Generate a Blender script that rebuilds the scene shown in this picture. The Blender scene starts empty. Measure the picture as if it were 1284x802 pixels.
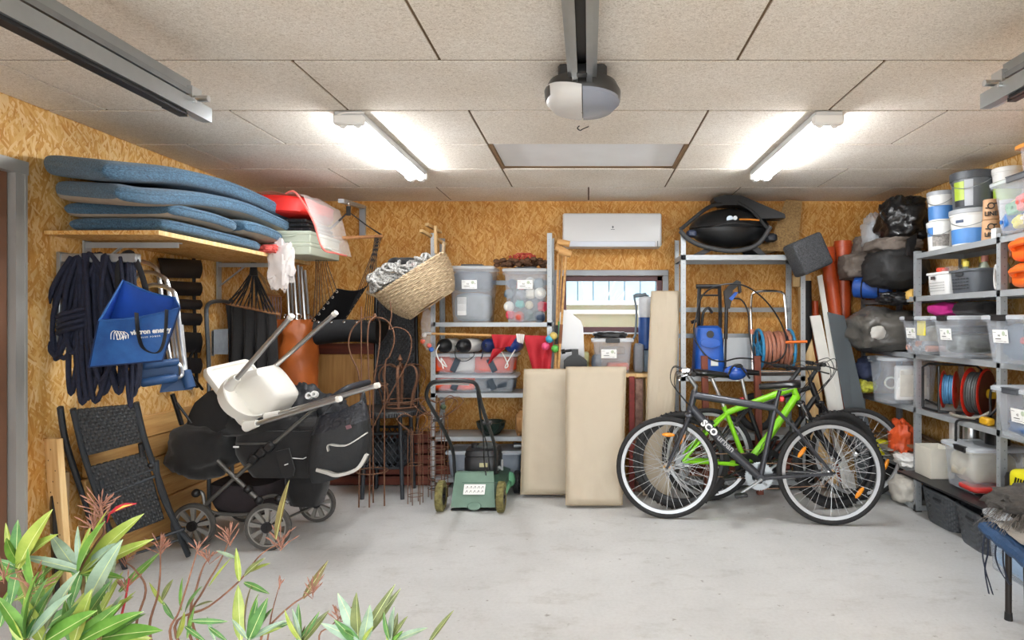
import bpy, bmesh, math, random
from mathutils import Vector, Matrix, noise
V = Vector; PI = math.pi; R = math.radians
SC = bpy.context.scene; C = SC.collection

# ---------------------------------------------------------------- camera, world, exposure
F, VX, VY, CZ = 785.0, 738.0, 402.0, 1.37          # focal length in pixels of 1284x802, vanishing point, eye height
cam = bpy.data.cameras.new('camera'); cam.sensor_width = 36; cam.lens = F / 1284 * 36
cam.shift_x = -(VX - 642) / 1284; cam.shift_y = (VY - 401) / 1284; cam.clip_start = .02
co = bpy.data.objects.new('camera', cam); C.objects.link(co)
co.location = (0, 0, CZ); co.rotation_euler = (PI / 2, 0, 0); SC.camera = co

w = bpy.data.worlds.new('sky'); SC.world = w; w.use_nodes = True       # bright overcast sky, seen through door and window
wn = w.node_tree; bg = wn.nodes['Background']
bg.inputs[0].default_value = (.93, .97, 1, 1); bg.inputs[1].default_value = 2.2
TUBE_LIGHT = 38.0
vs = SC.view_settings; vs.view_transform = 'Standard'; vs.look = 'None'; vs.gamma = 1; vs.use_curve_mapping = False
vs.exposure = 1.4
SC.cycles.max_bounces = 10; SC.cycles.transparent_max_bounces = 24; SC.cycles.diffuse_bounces = 5
SC.cycles.caustics_reflective = False; SC.cycles.caustics_refractive = False; SC.cycles.sample_clamp_indirect = 6

# ---------------------------------------------------------------- helpers
def P(px, py, Y): return V(((px - VX) * Y / F, Y, CZ - (py - VY) * Y / F))
def catmull(pts, n=6, closed=False):
    pts = [V(p) for p in pts]; N = len(pts); out = []
    for i in range(N if closed else N - 1):
        if closed: a, b, c, d = (pts[(i + k) % N] for k in (-1, 0, 1, 2))
        else: a, b, c, d = pts[max(i - 1, 0)], pts[i], pts[i + 1], pts[min(i + 2, N - 1)]
        for k in range(n):
            t = k / n
            out.append(.5 * ((2 * b) + (c - a) * t + (2 * a - 5 * b + 4 * c - d) * t * t + (3 * b - a - 3 * c + d) * t ** 3))
    if not closed: out.append(pts[-1])
    return out
def basis(z, up=(0, 0, 1)):
    z = V(z).normalized(); up = V(up)
    x = up.cross(z)
    if x.length < 1e-4: x = V((1, 0, 0)).cross(z)
    if x.length < 1e-4: x = V((0, 1, 0)).cross(z)
    x.normalize(); y = z.cross(x)
    return x, y, z
def frame(o, x, y, z=None):                          # matrix from an origin and axes
    x = V(x).normalized(); y = V(y).normalized(); z = x.cross(y) if z is None else V(z)
    m = Matrix.Identity(4)
    for i in range(3): m[i][0], m[i][1], m[i][2], m[i][3] = x[i], y[i], z[i], o[i]
    return m
class MB:
    def __init__(s, m=None): s.v = []; s.f = []; s.m = m or Matrix()
    def add(s, vs_, fs):
        o = len(s.v); m = s.m
        s.v += [m @ V(v) for v in vs_]; s.f += [[i + o for i in f] for f in fs]; return s
    def box(s, c, d, rot=None, bev=0, seg=1):
        m = Matrix.Translation(V(c))
        if rot is not None: m = m @ (rot if isinstance(rot, Matrix) else Matrix.Rotation(rot, 4, 'Z'))
        if not bev:
            x, y, z = d[0] / 2, d[1] / 2, d[2] / 2
            vs_ = [m @ V(q) for q in ((-x, -y, -z), (x, -y, -z), (x, y, -z), (-x, y, -z), (-x, -y, z), (x, -y, z), (x, y, z), (-x, y, z))]
            return s.add(vs_, [(3, 2, 1, 0), (4, 5, 6, 7), (0, 1, 5, 4), (1, 2, 6, 5), (2, 3, 7, 6), (3, 0, 4, 7)])
        bm = bmesh.new(); bmesh.ops.create_cube(bm, size=1)
        bmesh.ops.scale(bm, vec=d, verts=bm.verts)
        bmesh.ops.bevel(bm, geom=list(bm.edges), offset=min(bev, min(d) * .49), segments=seg, affect='EDGES', profile=.5)
        return s.bm(bm, m)
    def bm(s, bm, m=Matrix()):
        bm.verts.index_update()
        s.add([m @ v.co for v in bm.verts], [[v.index for v in f.verts] for f in bm.faces]); bm.free(); return s
    def hexa(s, p):                                  # four bottom corners then four top corners, counter-clockwise from above
        return s.add(p, [(3, 2, 1, 0), (4, 5, 6, 7), (0, 1, 5, 4), (1, 2, 6, 5), (2, 3, 7, 6), (3, 0, 4, 7)])
    def beam(s, a, b, wd, th, up=(0, 0, 1)):          # square bar from a to b; th is measured along up
        a, b = V(a), V(b); x, y, z = basis(b - a, up); x = x * wd / 2; y = y * th / 2
        return s.add([a - x - y, a + x - y, a + x + y, a - x + y, b - x - y, b + x - y, b + x + y, b - x + y],
                     [(3, 2, 1, 0), (4, 5, 6, 7), (0, 1, 5, 4), (1, 2, 6, 5), (2, 3, 7, 6), (3, 0, 4, 7)])
    def loft(s, rings, cap=True, closed=True):
        n = len(rings[0]); vs_ = [p for r in rings for p in r]; fs = []
        for i in range(len(rings) - 1):
            for j in range(n if closed else n - 1):
                k = (j + 1) % n
                fs.append((i * n + j, i * n + k, (i + 1) * n + k, (i + 1) * n + j))
        if cap and closed:
            fs.append(list(range(n))[::-1]); fs.append([(len(rings) - 1) * n + j for j in range(n)])
        return s.add(vs_, fs)
    def tube(s, pts, r, n=6, closed=False, flat=None, up=None):
        pts = [V(p) for p in pts]; N = len(pts)
        rr = r if isinstance(r, (list, tuple)) else [r] * N
        t0 = (pts[1] - pts[0]).normalized(); x = basis(t0, up or (0, 0, 1))[0]; rings = []
        for i in range(N):
            if closed: t = pts[(i + 1) % N] - pts[i - 1]
            else: t = pts[min(i + 1, N - 1)] - pts[max(i - 1, 0)]
            if t.length < 1e-9: t = t0
            t = t.normalized(); x = (x - t * x.dot(t))
            if x.length < 1e-5: x = basis(t)[0]
            x.normalize(); y = t.cross(x); f = flat or 1
            rings.append([pts[i] + x * (math.cos(2 * PI * k / n) * rr[i]) + y * (math.sin(2 * PI * k / n) * rr[i] * f) for k in range(n)])
        if closed: rings.append(rings[0]); return s.loft(rings, cap=False)
        return s.loft(rings)
    def cyl(s, a, b, r, r2=None, n=14, cap=True):
        a, b = V(a), V(b); x, y, z = basis(b - a); r2 = r if r2 is None else r2
        ring = lambda c, q: [c + x * math.cos(2 * PI * k / n) * q + y * math.sin(2 * PI * k / n) * q for k in range(n)]
        return s.loft([ring(a, r), ring(b, r2)], cap)
    def pipe(s, a, b, r, th, n=16):                  # hollow
        a, b = V(a), V(b); x, y, z = basis(b - a)
        ring = lambda c, q: [c + x * math.cos(2 * PI * k / n) * q + y * math.sin(2 * PI * k / n) * q for k in range(n)]
        return s.loft([ring(a, r), ring(b, r), ring(b, r - th), ring(a, r - th), ring(a, r)], False)
    def lathe(s, prof, n=24, o=(0, 0, 0), axis=(0, 0, 1), sx=1, sy=1):
        o = V(o); x, y, z = basis(axis); shut = prof[0] == prof[-1]
        return s.loft(cap=not shut, rings=[[o + z * h + x * math.cos(2 * PI * k / n) * q * sx + y * math.sin(2 * PI * k / n) * q * sy for k in range(n)] for q, h in prof])
    def torus(s, o, RR, r, axis=(0, 0, 1), n=32, m=8, a0=0, a1=2 * PI):
        o = V(o); x, y, z = basis(axis); full = abs(a1 - a0 - 2 * PI) < 1e-6; k = n if full else n + 1
        pts = [o + x * math.cos(a0 + (a1 - a0) * i / n) * RR + y * math.sin(a0 + (a1 - a0) * i / n) * RR for i in range(k)]
        return s.tube(pts, r, m, full)
    def ball(s, c, r, n=14, m=9, fn=None):
        rx, ry, rz = r if isinstance(r, (list, tuple)) else (r, r, r); c = V(c); rings = []
        for i in range(m + 1):
            ph = PI * (.02 + .96 * i / m); ring = []
            for j in range(n):
                th = 2 * PI * j / n; d = V((math.sin(ph) * math.cos(th), math.sin(ph) * math.sin(th), -math.cos(ph)))
                q = V((d.x * rx, d.y * ry, d.z * rz))
                ring.append(c + (fn(d, q) if fn else q))
            rings.append(ring)
        return s.loft(rings)
    def blob(s, c, r, seed=0, amp=.15, fr=2., n=32, m=20, sq=1., ridge=.0, rot=None):    # lumpy bag or bundle of cloth
        off = V((seed * 3.1, seed * 1.7, seed * .9))
        def fn(d, q):
            e = V([math.copysign(abs(k) ** sq, k) for k in d]); e = V((e.x * r[0], e.y * r[1], e.z * r[2]))
            k = 1 + amp * noise.noise(d * fr + off) + amp * .5 * noise.noise(d * fr * 2.3 + off)
            if ridge: k -= ridge * (1 - abs(noise.noise(d * fr * 3 + off)) * 2) ** 2
            e = e * k
            return rot @ e if rot is not None else e
        return s.ball(c, r, n, m, fn)
    def grid(s, fn, nu, nv, th=0):
        g = [[V(fn(i / nu, j / nv)) for j in range(nv + 1)] for i in range(nu + 1)]
        if not th:
            vs_ = [p for r in g for p in r]; k = nv + 1
            return s.add(vs_, [(i * k + j, (i + 1) * k + j, (i + 1) * k + j + 1, i * k + j + 1) for i in range(nu) for j in range(nv)])
        h = []
        for i in range(nu + 1):
            row = []
            for j in range(nv + 1):
                a = g[min(i + 1, nu)][j] - g[max(i - 1, 0)][j]; b = g[i][min(j + 1, nv)] - g[i][max(j - 1, 0)]
                q = a.cross(b); q = q.normalized() if q.length > 1e-12 else V((0, 0, 1)); row.append(g[i][j] - q * th)
            h.append(row)
        k = nv + 1; o = (nu + 1) * k; vs_ = [p for r in g for p in r] + [p for r in h for p in r]; fs = []
        for i in range(nu):
            for j in range(nv):
                a, b, c, d = i * k + j, (i + 1) * k + j, (i + 1) * k + j + 1, i * k + j + 1
                fs.append((a, b, c, d)); fs.append((o + d, o + c, o + b, o + a))
        for i in range(nu):
            a, b = i * k, (i + 1) * k; fs.append((a, a + o, b + o, b)); a, b = i * k + nv, (i + 1) * k + nv; fs.append((b, b + o, a + o, a))
        for j in range(nv):
            a, b = j, j + 1; fs.append((b, b + o, a + o, a)); a, b = nu * k + j, nu * k + j + 1; fs.append((a, a + o, b + o, b))
        return s.add(vs_, fs)
    def prism(s, poly, ext):                         # extrude a 3D polygon along ext
        n = len(poly); e = V(ext); p = [V(q) for q in poly]
        return s.add(p + [q + e for q in p], [list(range(n))[::-1], [n + i for i in range(n)]] + [(i, (i + 1) % n, n + (i + 1) % n, n + i) for i in range(n)])

OFF = {}
def mesh_of(mb, name, off, ang=40):
    me = bpy.data.meshes.new(name)
    me.from_pydata([v - off for v in mb.v], [], mb.f)
    bm = bmesh.new(); bm.from_mesh(me); bmesh.ops.recalc_face_normals(bm, faces=bm.faces); bm.to_mesh(me); bm.free()
    if ang:
        me.polygons.foreach_set('use_smooth', [True] * len(me.polygons)); me.set_sharp_from_angle(angle=R(ang))
    uv = me.uv_layers.new(name='UVMap')              # box projection in metres
    co_ = me.vertices; dat = [0.0] * (2 * len(me.loops))
    for p in me.polygons:
        n = p.normal; ax = max(range(3), key=lambda i: abs(n[i])); a, b = ((1, 2), (0, 2), (0, 1))[ax]
        for li in p.loop_indices:
            c = co_[me.loops[li].vertex_index].co; dat[2 * li] = c[a] + off[a]; dat[2 * li + 1] = c[b] + off[b]
    uv.data.foreach_set('uv', dat)
    return me
def build(mb, name, m, parent=None, ang=40, label=None, cat=None, group=None, kind=None):
    if parent is not None: off = OFF[parent.name]
    elif mb.v:
        xs = [v.x for v in mb.v]; ys = [v.y for v in mb.v]; off = V(((min(xs) + max(xs)) / 2, (min(ys) + max(ys)) / 2, min(v.z for v in mb.v)))
    me = mesh_of(mb, name, off, ang)
    o = bpy.data.objects.new(name, me); C.objects.link(o); OFF[o.name] = off
    if m is not None: me.materials.append(m)
    if parent is not None: o.parent = parent
    else: o.location = off
    tag(o, label, cat, group, kind); return o
def tag(o, label=None, cat=None, group=None, kind=None):
    for k, v in (('label', label), ('category', cat), ('group', group), ('kind', kind)):
        if v: o[k] = v
    return o
def thing(name, label, cat, loc, group=None, local=False, rot=None):
    """Empty at the thing's base. Parts are modelled in world coordinates, or in its own when local."""
    o = bpy.data.objects.new(name, None); C.objects.link(o); o.empty_display_size = .05
    o.location = loc; OFF[o.name] = V((0, 0, 0)) if local else V(loc)
    if rot is not None: o.rotation_euler = rot
    return tag(o, label, cat, group)
def struct(name, mb, m, parent=None, ang=40): return build(mb, name, m, parent, ang, kind='structure' if parent is None else None)
def dup(o, loc=None, rot=None, label=None, parent=None, group=None):
    c = o.copy(); C.objects.link(c); OFF[c.name] = OFF.get(o.name, V())
    if parent is not None: c.parent = parent
    if loc is not None: c.location = loc
    if rot is not None: c.rotation_euler = rot
    if label: c['label'] = label
    if group: c['group'] = group
    for ch in list(o.children): dup(ch, parent=c)
    return c
def text(s, size, m, mat, parent, name='lettering', align='CENTER', ext=.0006, bold=0):
    cu = bpy.data.curves.new('t', 'FONT'); cu.body = s; cu.size = size; cu.align_x = align; cu.align_y = 'CENTER'; cu.extrude = ext; cu.offset = bold
    cu.resolution_u = 2
    t = bpy.data.objects.new('t', cu); C.objects.link(t); bpy.context.view_layer.update()
    me = bpy.data.meshes.new_from_object(t.evaluated_get(bpy.context.evaluated_depsgraph_get()))
    bpy.data.objects.remove(t); bpy.data.curves.remove(cu)
    b = MB(m); b.add([v.co for v in me.vertices], [list(p.vertices) for p in me.polygons]); bpy.data.meshes.remove(me)
    return build(b, name, mat, parent, ang=0)

# ---------------------------------------------------------------- materials
def lin(h):
    return tuple((c / 12.92 if c <= .04045 else ((c + .055) / 1.055) ** 2.4) for c in (int(h[i:i + 2], 16) / 255 for i in (0, 2, 4)))
def shade(c, k): return (min(c[0] * k, 1), min(c[1] * k, 1), min(c[2] * k, 1), 1)
MATS = {}
def mat(name, h, rough=.5, metal=0, var=.12, vs_=9., bump=0, bs=150., coord='Object', stretch=(1, 1, 1), h2=None, alpha=1, emit=0, spec=.5, coat=0, sheen=0, var_rough=0):
    if name in MATS: return MATS[name]
    m = bpy.data.materials.new(name); m.use_nodes = True; t = m.node_tree; N = t.nodes; L = t.links
    b = N['Principled BSDF']; c = lin(h)
    b.inputs['Roughness'].default_value = rough; b.inputs['Metallic'].default_value = metal; b.inputs['Specular IOR Level'].default_value = spec
    if coat: b.inputs['Coat Weight'].default_value = coat
    if sheen: b.inputs['Sheen Weight'].default_value = sheen
    tc = N.new('ShaderNodeTexCoord'); mp = N.new('ShaderNodeMapping'); mp.inputs['Scale'].default_value = stretch
    L.new(tc.outputs[coord], mp.inputs[0])
    nz = N.new('ShaderNodeTexNoise'); nz.inputs['Scale'].default_value = vs_; nz.inputs['Detail'].default_value = 5; nz.inputs['Roughness'].default_value = .6
    L.new(mp.outputs[0], nz.inputs[0])
    cr = N.new('ShaderNodeValToRGB'); cr.color_ramp.elements[0].position = .3; cr.color_ramp.elements[1].position = .7
    cr.color_ramp.elements[0].color = shade(c, 1 - var); cr.color_ramp.elements[1].color = shade(c, 1 + var) if not h2 else (*lin(h2), 1)
    L.new(nz.outputs[0], cr.inputs[0]); L.new(cr.outputs[0], b.inputs['Base Color'])
    if bump:
        n2 = N.new('ShaderNodeTexNoise'); n2.inputs['Scale'].default_value = bs; n2.inputs['Detail'].default_value = 3; L.new(mp.outputs[0], n2.inputs[0])
        bp = N.new('ShaderNodeBump'); bp.inputs['Strength'].default_value = bump; bp.inputs['Distance'].default_value = .01
        L.new(n2.outputs[0], bp.inputs['Height']); L.new(bp.outputs[0], b.inputs['Normal'])
    if alpha < 1:
        tr = N.new('ShaderNodeBsdfTransparent'); mx = N.new('ShaderNodeMixShader'); mx.inputs[0].default_value = alpha
        L.new(tr.outputs[0], mx.inputs[1]); L.new(b.outputs[0], mx.inputs[2]); L.new(mx.outputs[0], N['Material Output'].inputs[0])
    if emit:
        b.inputs['Emission Color'].default_value = (*c, 1); b.inputs['Emission Strength'].default_value = emit
    MATS[name] = m; return m
def osb(name, tones, k=1.0):
    """Oriented strand board: four layers of long chips lying at different angles, chosen patch by patch."""
    m = bpy.data.materials.new(name); m.use_nodes = True; t = m.node_tree; N = t.nodes; L = t.links; b = N['Principled BSDF']
    tc = N.new('ShaderNodeTexCoord'); outs = []; hs = []
    for i, ang in enumerate((78, 104, 40, 128)):
        mp = N.new('ShaderNodeMapping'); mp.inputs['Rotation'].default_value = (0, 0, R(ang)); mp.inputs['Location'].default_value = (i * 1.7, i * .9, 0)
        L.new(tc.outputs['UV'], mp.inputs[0])
        m2 = N.new('ShaderNodeMapping'); m2.inputs['Scale'].default_value = (9 * k, 62 * k, 1); L.new(mp.outputs[0], m2.inputs[0])
        vo = N.new('ShaderNodeTexVoronoi'); vo.voronoi_dimensions = '2D'; vo.inputs['Scale'].default_value = 1; L.new(m2.outputs[0], vo.inputs[0])
        sp = N.new('ShaderNodeSeparateColor'); L.new(vo.outputs['Color'], sp.inputs[0])
        gr = N.new('ShaderNodeTexNoise'); gr.noise_dimensions = '2D'; gr.inputs['Scale'].default_value = 1
        m3 = N.new('ShaderNodeMapping'); m3.inputs['Scale'].default_value = (12 * k, 320 * k, 1); L.new(mp.outputs[0], m3.inputs[0]); L.new(m3.outputs[0], gr.inputs[0])
        ad = N.new('ShaderNodeMath'); ad.operation = 'MULTIPLY_ADD'; ad.inputs[1].default_value = .35; L.new(gr.outputs[0], ad.inputs[0]); L.new(sp.outputs[0], ad.inputs[2])
        outs.append(ad.outputs[0]); hs.append(sp.outputs[1])
    def mixf(a, bb, f):
        x = N.new('ShaderNodeMix'); x.data_type = 'FLOAT'; L.new(f, x.inputs[0]); L.new(a, x.inputs[2]); L.new(bb, x.inputs[3]); return x.outputs[0]
    cur, hcur = outs[0], hs[0]
    for i in range(1, 4):
        gt = N.new('ShaderNodeMath'); gt.operation = 'GREATER_THAN'; L.new(hs[i], gt.inputs[0]); L.new(hcur, gt.inputs[1])
        cur = mixf(cur, outs[i], gt.outputs[0]); mxm = N.new('ShaderNodeMath'); mxm.operation = 'MAXIMUM'; L.new(hs[i], mxm.inputs[0]); L.new(hcur, mxm.inputs[1]); hcur = mxm.outputs[0]
    cr = N.new('ShaderNodeValToRGB'); e = cr.color_ramp.elements
    e[0].position = .05; e[0].color = (*lin(tones[0]), 1); e[1].position = 1.25; e[1].color = (*lin(tones[-1]), 1)
    for i, h in enumerate(tones[1:-1]):
        q = e.new(.22 + .26 * i); q.color = (*lin(h), 1)
    L.new(cur, cr.inputs[0])
    bl = N.new('ShaderNodeTexNoise'); bl.inputs['Scale'].default_value = 2.2; bl.inputs['Detail'].default_value = 4; L.new(tc.outputs['UV'], bl.inputs[0])
    c2 = N.new('ShaderNodeValToRGB'); c2.color_ramp.elements[0].position = .32; c2.color_ramp.elements[0].color = (.72, .66, .58, 1); c2.color_ramp.elements[1].position = .62; c2.color_ramp.elements[1].color = (1, 1, 1, 1)
    L.new(bl.outputs[0], c2.inputs[0])
    mu = N.new('ShaderNodeMix'); mu.data_type = 'RGBA'; mu.blend_type = 'MULTIPLY'; mu.inputs[0].default_value = .8
    L.new(cr.outputs[0], mu.inputs[6]); L.new(c2.outputs[0], mu.inputs[7]); L.new(mu.outputs[2], b.inputs['Base Color'])
    bp = N.new('ShaderNodeBump'); bp.inputs['Strength'].default_value = .25; bp.inputs['Distance'].default_value = .003; L.new(cur, bp.inputs['Height']); L.new(bp.outputs[0], b.inputs['Normal'])
    b.inputs['Roughness'].default_value = .6; b.inputs['Specular IOR Level'].default_value = .3
    MATS[name] = m; return m
def concrete():
    m = bpy.data.materials.new('concrete'); m.use_nodes = True; t = m.node_tree; N = t.nodes; L = t.links; b = N['Principled BSDF']
    tc = N.new('ShaderNodeTexCoord')
    def nz(scale, det, lo, hi, c0, c1, st=(1, 1, 1), rg=.6):
        mp = N.new('ShaderNodeMapping'); mp.inputs['Scale'].default_value = st; L.new(tc.outputs['UV'], mp.inputs[0])
        n = N.new('ShaderNodeTexNoise'); n.inputs['Scale'].default_value = scale; n.inputs['Detail'].default_value = det; n.inputs['Roughness'].default_value = rg; L.new(mp.outputs[0], n.inputs[0])
        r = N.new('ShaderNodeValToRGB'); r.color_ramp.elements[0].position = lo; r.color_ramp.elements[1].position = hi
        r.color_ramp.elements[0].color = (*c0, 1); r.color_ramp.elements[1].color = (*c1, 1); L.new(n.outputs[0], r.inputs[0]); return r.outputs[0], n.outputs[0]
    def mul(a, c, f):
        x = N.new('ShaderNodeMix'); x.data_type = 'RGBA'; x.blend_type = 'MULTIPLY'; x.inputs[0].default_value = f; L.new(a, x.inputs[6]); L.new(c, x.inputs[7]); return x.outputs[2]
    a, _ = nz(2.2, 8, .3, .7, lin('c6c7c6'), lin('d3d4d3'))
    c, _ = nz(3.5, 10, .30, .47, lin('a39a8a'), (1, 1, 1), (1, 1.8, 1), .75)      # brownish scuffs
    d, h = nz(55, 6, .25, .6, (.78, .77, .75), (1, 1, 1))
    e, _ = nz(19, 3, .26, .33, lin('8c8477'), (1, 1, 1))                       # specks
    x = mul(mul(mul(a, c, .3), d, .4), e, .6); L.new(x, b.inputs['Base Color'])
    bp = N.new('ShaderNodeBump'); bp.inputs['Strength'].default_value = .12; bp.inputs['Distance'].default_value = .004; L.new(h, bp.inputs['Height']); L.new(bp.outputs[0], b.inputs['Normal'])
    b.inputs['Roughness'].default_value = .65; b.inputs['Specular IOR Level'].default_value = .35
    return m
def woodwool():
    m = bpy.data.materials.new('woodwool'); m.use_nodes = True; t = m.node_tree; N = t.nodes; L = t.links; b = N['Principled BSDF']
    tc = N.new('ShaderNodeTexCoord')
    mp = N.new('ShaderNodeMapping'); mp.inputs['Scale'].default_value = (1, 1.3, 1); L.new(tc.outputs['UV'], mp.inputs[0])
    n = N.new('ShaderNodeTexNoise'); n.inputs['Scale'].default_value = 80; n.inputs['Detail'].default_value = 6; n.inputs['Roughness'].default_value = .75; n.inputs['Distortion'].default_value = 1.6; L.new(mp.outputs[0], n.inputs[0])
    r = N.new('ShaderNodeValToRGB'); r.color_ramp.elements[0].position = .34; r.color_ramp.elements[0].color = (*lin('c9bfb1'), 1); r.color_ramp.elements[1].position = .56; r.color_ramp.elements[1].color = (*lin('fbf6ee'), 1)
    L.new(n.outputs[0], r.inputs[0])
    n2 = N.new('ShaderNodeTexNoise'); n2.inputs['Scale'].default_value = 1.6; n2.inputs['Detail'].default_value = 3; L.new(tc.outputs['UV'], n2.inputs[0])
    r2 = N.new('ShaderNodeValToRGB'); r2.color_ramp.elements[0].position = .3; r2.color_ramp.elements[0].color = (.9, .87, .83, 1); r2.color_ramp.elements[1].position = .65; r2.color_ramp.elements[1].color = (1, 1, 1, 1); L.new(n2.outputs[0], r2.inputs[0])
    x = N.new('ShaderNodeMix'); x.data_type = 'RGBA'; x.blend_type = 'MULTIPLY'; x.inputs[0].default_value = 1; L.new(r.outputs[0], x.inputs[6]); L.new(r2.outputs[0], x.inputs[7]); L.new(x.outputs[2], b.inputs['Base Color'])
    bp = N.new('ShaderNodeBump'); bp.inputs['Strength'].default_value = .5; bp.inputs['Distance'].default_value = .006; L.new(n.outputs[0], bp.inputs['Height']); L.new(bp.outputs[0], b.inputs['Normal'])
    b.inputs['Roughness'].default_value = .9; b.inputs['Specular IOR Level'].default_value = .1
    return m
def wood(name, h, h2, axis=2, rough=.6, k=1.):
    st = [26 * k] * 3; st[axis] = 1.6 * k
    return mat(name, h, rough, stretch=st, vs_=1.3, h2=h2, var=.1, bump=.08, bs=3)
def film(name, h, a, rough=.15): return mat(name, h, rough, alpha=a, var=.04, vs_=20, bump=.3, bs=25)

OSB = osb('osb', ('a3692a', 'bd7e34', 'c88c40', 'd29c50', 'e0b26e'), 1.6)
OSBS = osb('osb_side_lit', ('b57c36', 'cc9348', 'd8a558', 'e2b670', 'eccb94'), 1.4); CONC = concrete(); WOOL = woodwool()  # side-wall copy of osb; brightness of the lit walls put into the colour
STEEL = mat('galvanised_steel', 'a6abae', .38, .75, .12, 14)
STEELW = mat('pale_shelf_steel', 'a8adb0', .42, .35, .06, 10)
STEELD = mat('dull_steel', '8a8e90', .4, .85, .15, 10)
ALU = mat('aluminium', 'd3d5d6', .28, .9, .05, 10)
CHROME = mat('chrome', 'dddddd', .12, 1, .02, 10)
WHITE = mat('white_plastic', 'eeeeec', .35, 0, .02, 4)
BLACK = mat('black_plastic', '1b1b1d', .4, 0, .2, 8)
BLACKM = mat('black_metal', '17181a', .35, .3, .2, 8)
RUBBER = mat('black_rubber', '1d1d1e', .75, 0, .2, 30)
DARKCLOTH = mat('black_cloth', '1c1b1c', .85, 0, .3, 14, .3, 260, sheen=.2)
NAVY = mat('navy_rope', '191e33', .8, 0, .35, 60, .6, 240)
GREY = mat('grey_plastic', '565b61', .5, 0, .08, 6)
CLEAR = film('clear_plastic', 'e2eaf4', .19, .15)
CLEARER = film('clear_film', 'f4f6f8', .15, .1)
MILKY = film('milky_plastic', 'e8eef4', .5, .3)
PAPER = mat('paper_label', 'f3f3f0', .6, 0, .02, 4)
INK = mat('ink', '1a1a1a', .6, 0, .1, 4)
PINE = wood('pine', 'c8934f', 'e3bd80', 2)
PINEX = wood('pine_across', 'c8934f', 'e3bd80', 0)
PINEY = wood('pine_along', 'c08a48', 'dcb274', 1)
REDWOOD = wood('dark_red_wood', '4a2118', '7b3a26', 0)
REDWOODZ = wood('dark_red_wood_upright', '5a2a1c', '8a4630', 2)
RUST = mat('rust', '76543f', .75, .3, .3, 40, .3, 200)
# ---------------------------------------------------------------- the room shell
XL, XR, YB, YF, ZC = -2.71, 2.72, 5.5, -.35, 2.42
b = MB(); b.box((0, 2.6, -.05), (5.74, 5.9, .1)); struct('floor', b, CONC)
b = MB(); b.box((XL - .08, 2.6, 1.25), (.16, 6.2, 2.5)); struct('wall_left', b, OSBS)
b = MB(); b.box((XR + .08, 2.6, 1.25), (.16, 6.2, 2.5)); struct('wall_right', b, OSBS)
WX0, WX1, WZ0, WZ1 = -.25, .65, 1.255, 1.765
b = MB(); yb = YB + .07
b.box(((XL + WX0) / 2, yb, 1.25), (WX0 - XL, .14, 2.5)); b.box(((XR + WX1) / 2, yb, 1.25), (XR - WX1, .14, 2.5))
b.box(((WX0 + WX1) / 2, yb, WZ0 / 2), (WX1 - WX0, .14, WZ0)); b.box(((WX0 + WX1) / 2, yb, (2.5 + WZ1) / 2), (WX1 - WX0, .14, 2.5 - WZ1))
struct('wall_back', b, OSB)
b = MB()                                            # the garage doorway behind the camera
for s in (-1, 1): b.box((s * 2.42, YF - .08, 1.25), (.64, .16, 2.5))
b.box((0, YF - .08, 2.4), (4.3, .16, .2)); struct('wall_front', b, OSB)
drive = mat('driveway', 'b9b6b0', .85, 0, .12, 3)
b = MB(); b.box((0, -5.4, -.06), (16, 10, .1)); struct('ground_driveway', b, drive)

ceil_back = mat('ceiling_joint', '6b5740', .9)
b = MB()
for x0, x1, y0, y1 in ((-2.72, 2.72, -.35, 3.73), (-2.72, 2.72, 4.33, 5.55), (-2.72, -.6, 3.73, 4.33), (.6, 2.72, 3.73, 4.33)): b.box(((x0 + x1) / 2, (y0 + y1) / 2, ZC + .053), (x1 - x0, y1 - y0, .094))
b.box((0, 4.03, ZC + .08), (1.2, .6, .04)); ceiling = struct('ceiling', b, ceil_back)
row = -.35; rows = [-.47 + .6 * k for k in range(11)]; gap = .006; pmesh = {}
trim_m = mat('hatch_trim_brown', '7d6244', .8); hatch_m = mat('hatch_white', 'eef1f5', .5, 0, .04, 3)
for r, y0 in enumerate(rows):
    y1 = min(y0 + .6, YB); y0 = max(y0, YF)
    xs = [-4.2 + .6 * (r % 2) + 1.2 * k for k in range(8)]
    if r == 7:
        xs = [-3.6, -2.4, -1.2, -.6, .6, 1.2, 2.4, 3.6]
    for x0, x1 in zip(xs, xs[1:]):
        x0c, x1c = max(x0, XL), min(x1, XR)
        if x1c - x0c < .03: continue
        if r == 7 and x0 == -.6:
            b = MB(); b.box((0, (y0 + y1) / 2, ZC + .020), (1.15, .56, .012)); build(b, 'hatch', hatch_m, ceiling)
            for s in (-1, 1):
                b = MB(); b.box((s * .587, (y0 + y1) / 2, ZC + .02), (.016, .585, .044)); build(b, 'hatch_trim', trim_m, ceiling)
            b = MB(); b.box((0, y1 - .012, ZC + .025), (1.19, .016, .03)); build(b, 'hatch_trim', trim_m, ceiling)
            continue
        b = MB(); b.box(((x0c + x1c) / 2, (y0 + y1) / 2, ZC + .02), (x1c - x0c - 2 * gap, y1 - y0 - 3 * gap, .04), bev=.001)
        build(b, 'panel', WOOL, ceiling, ang=0)

# steel doorway in the left wall
b = MB(); b.box((-2.685, 2.935, 1.06), (.05, .055, 2.12)); b.box((-2.66, 2.96, 1.05), (.006, .012, 2.1))
d1 = struct('door_1', b, mat('door_steel', 'a9a8a4', .4, .35, .2, 3, stretch=(1, 1, .3)))
b = MB(); b.box((-2.683, 2.315, 2.09), (.056, 1.31, .062)); build(b, 'head_rail', MATS['door_steel'], d1)
b = MB(); b.box((-2.70, 2.3, 1.03), (.012, 1.2, 2.06)); build(b, 'door_leaf', mat('brown_door', '6d4a35', .45, 0, .1, 4), d1)

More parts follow.
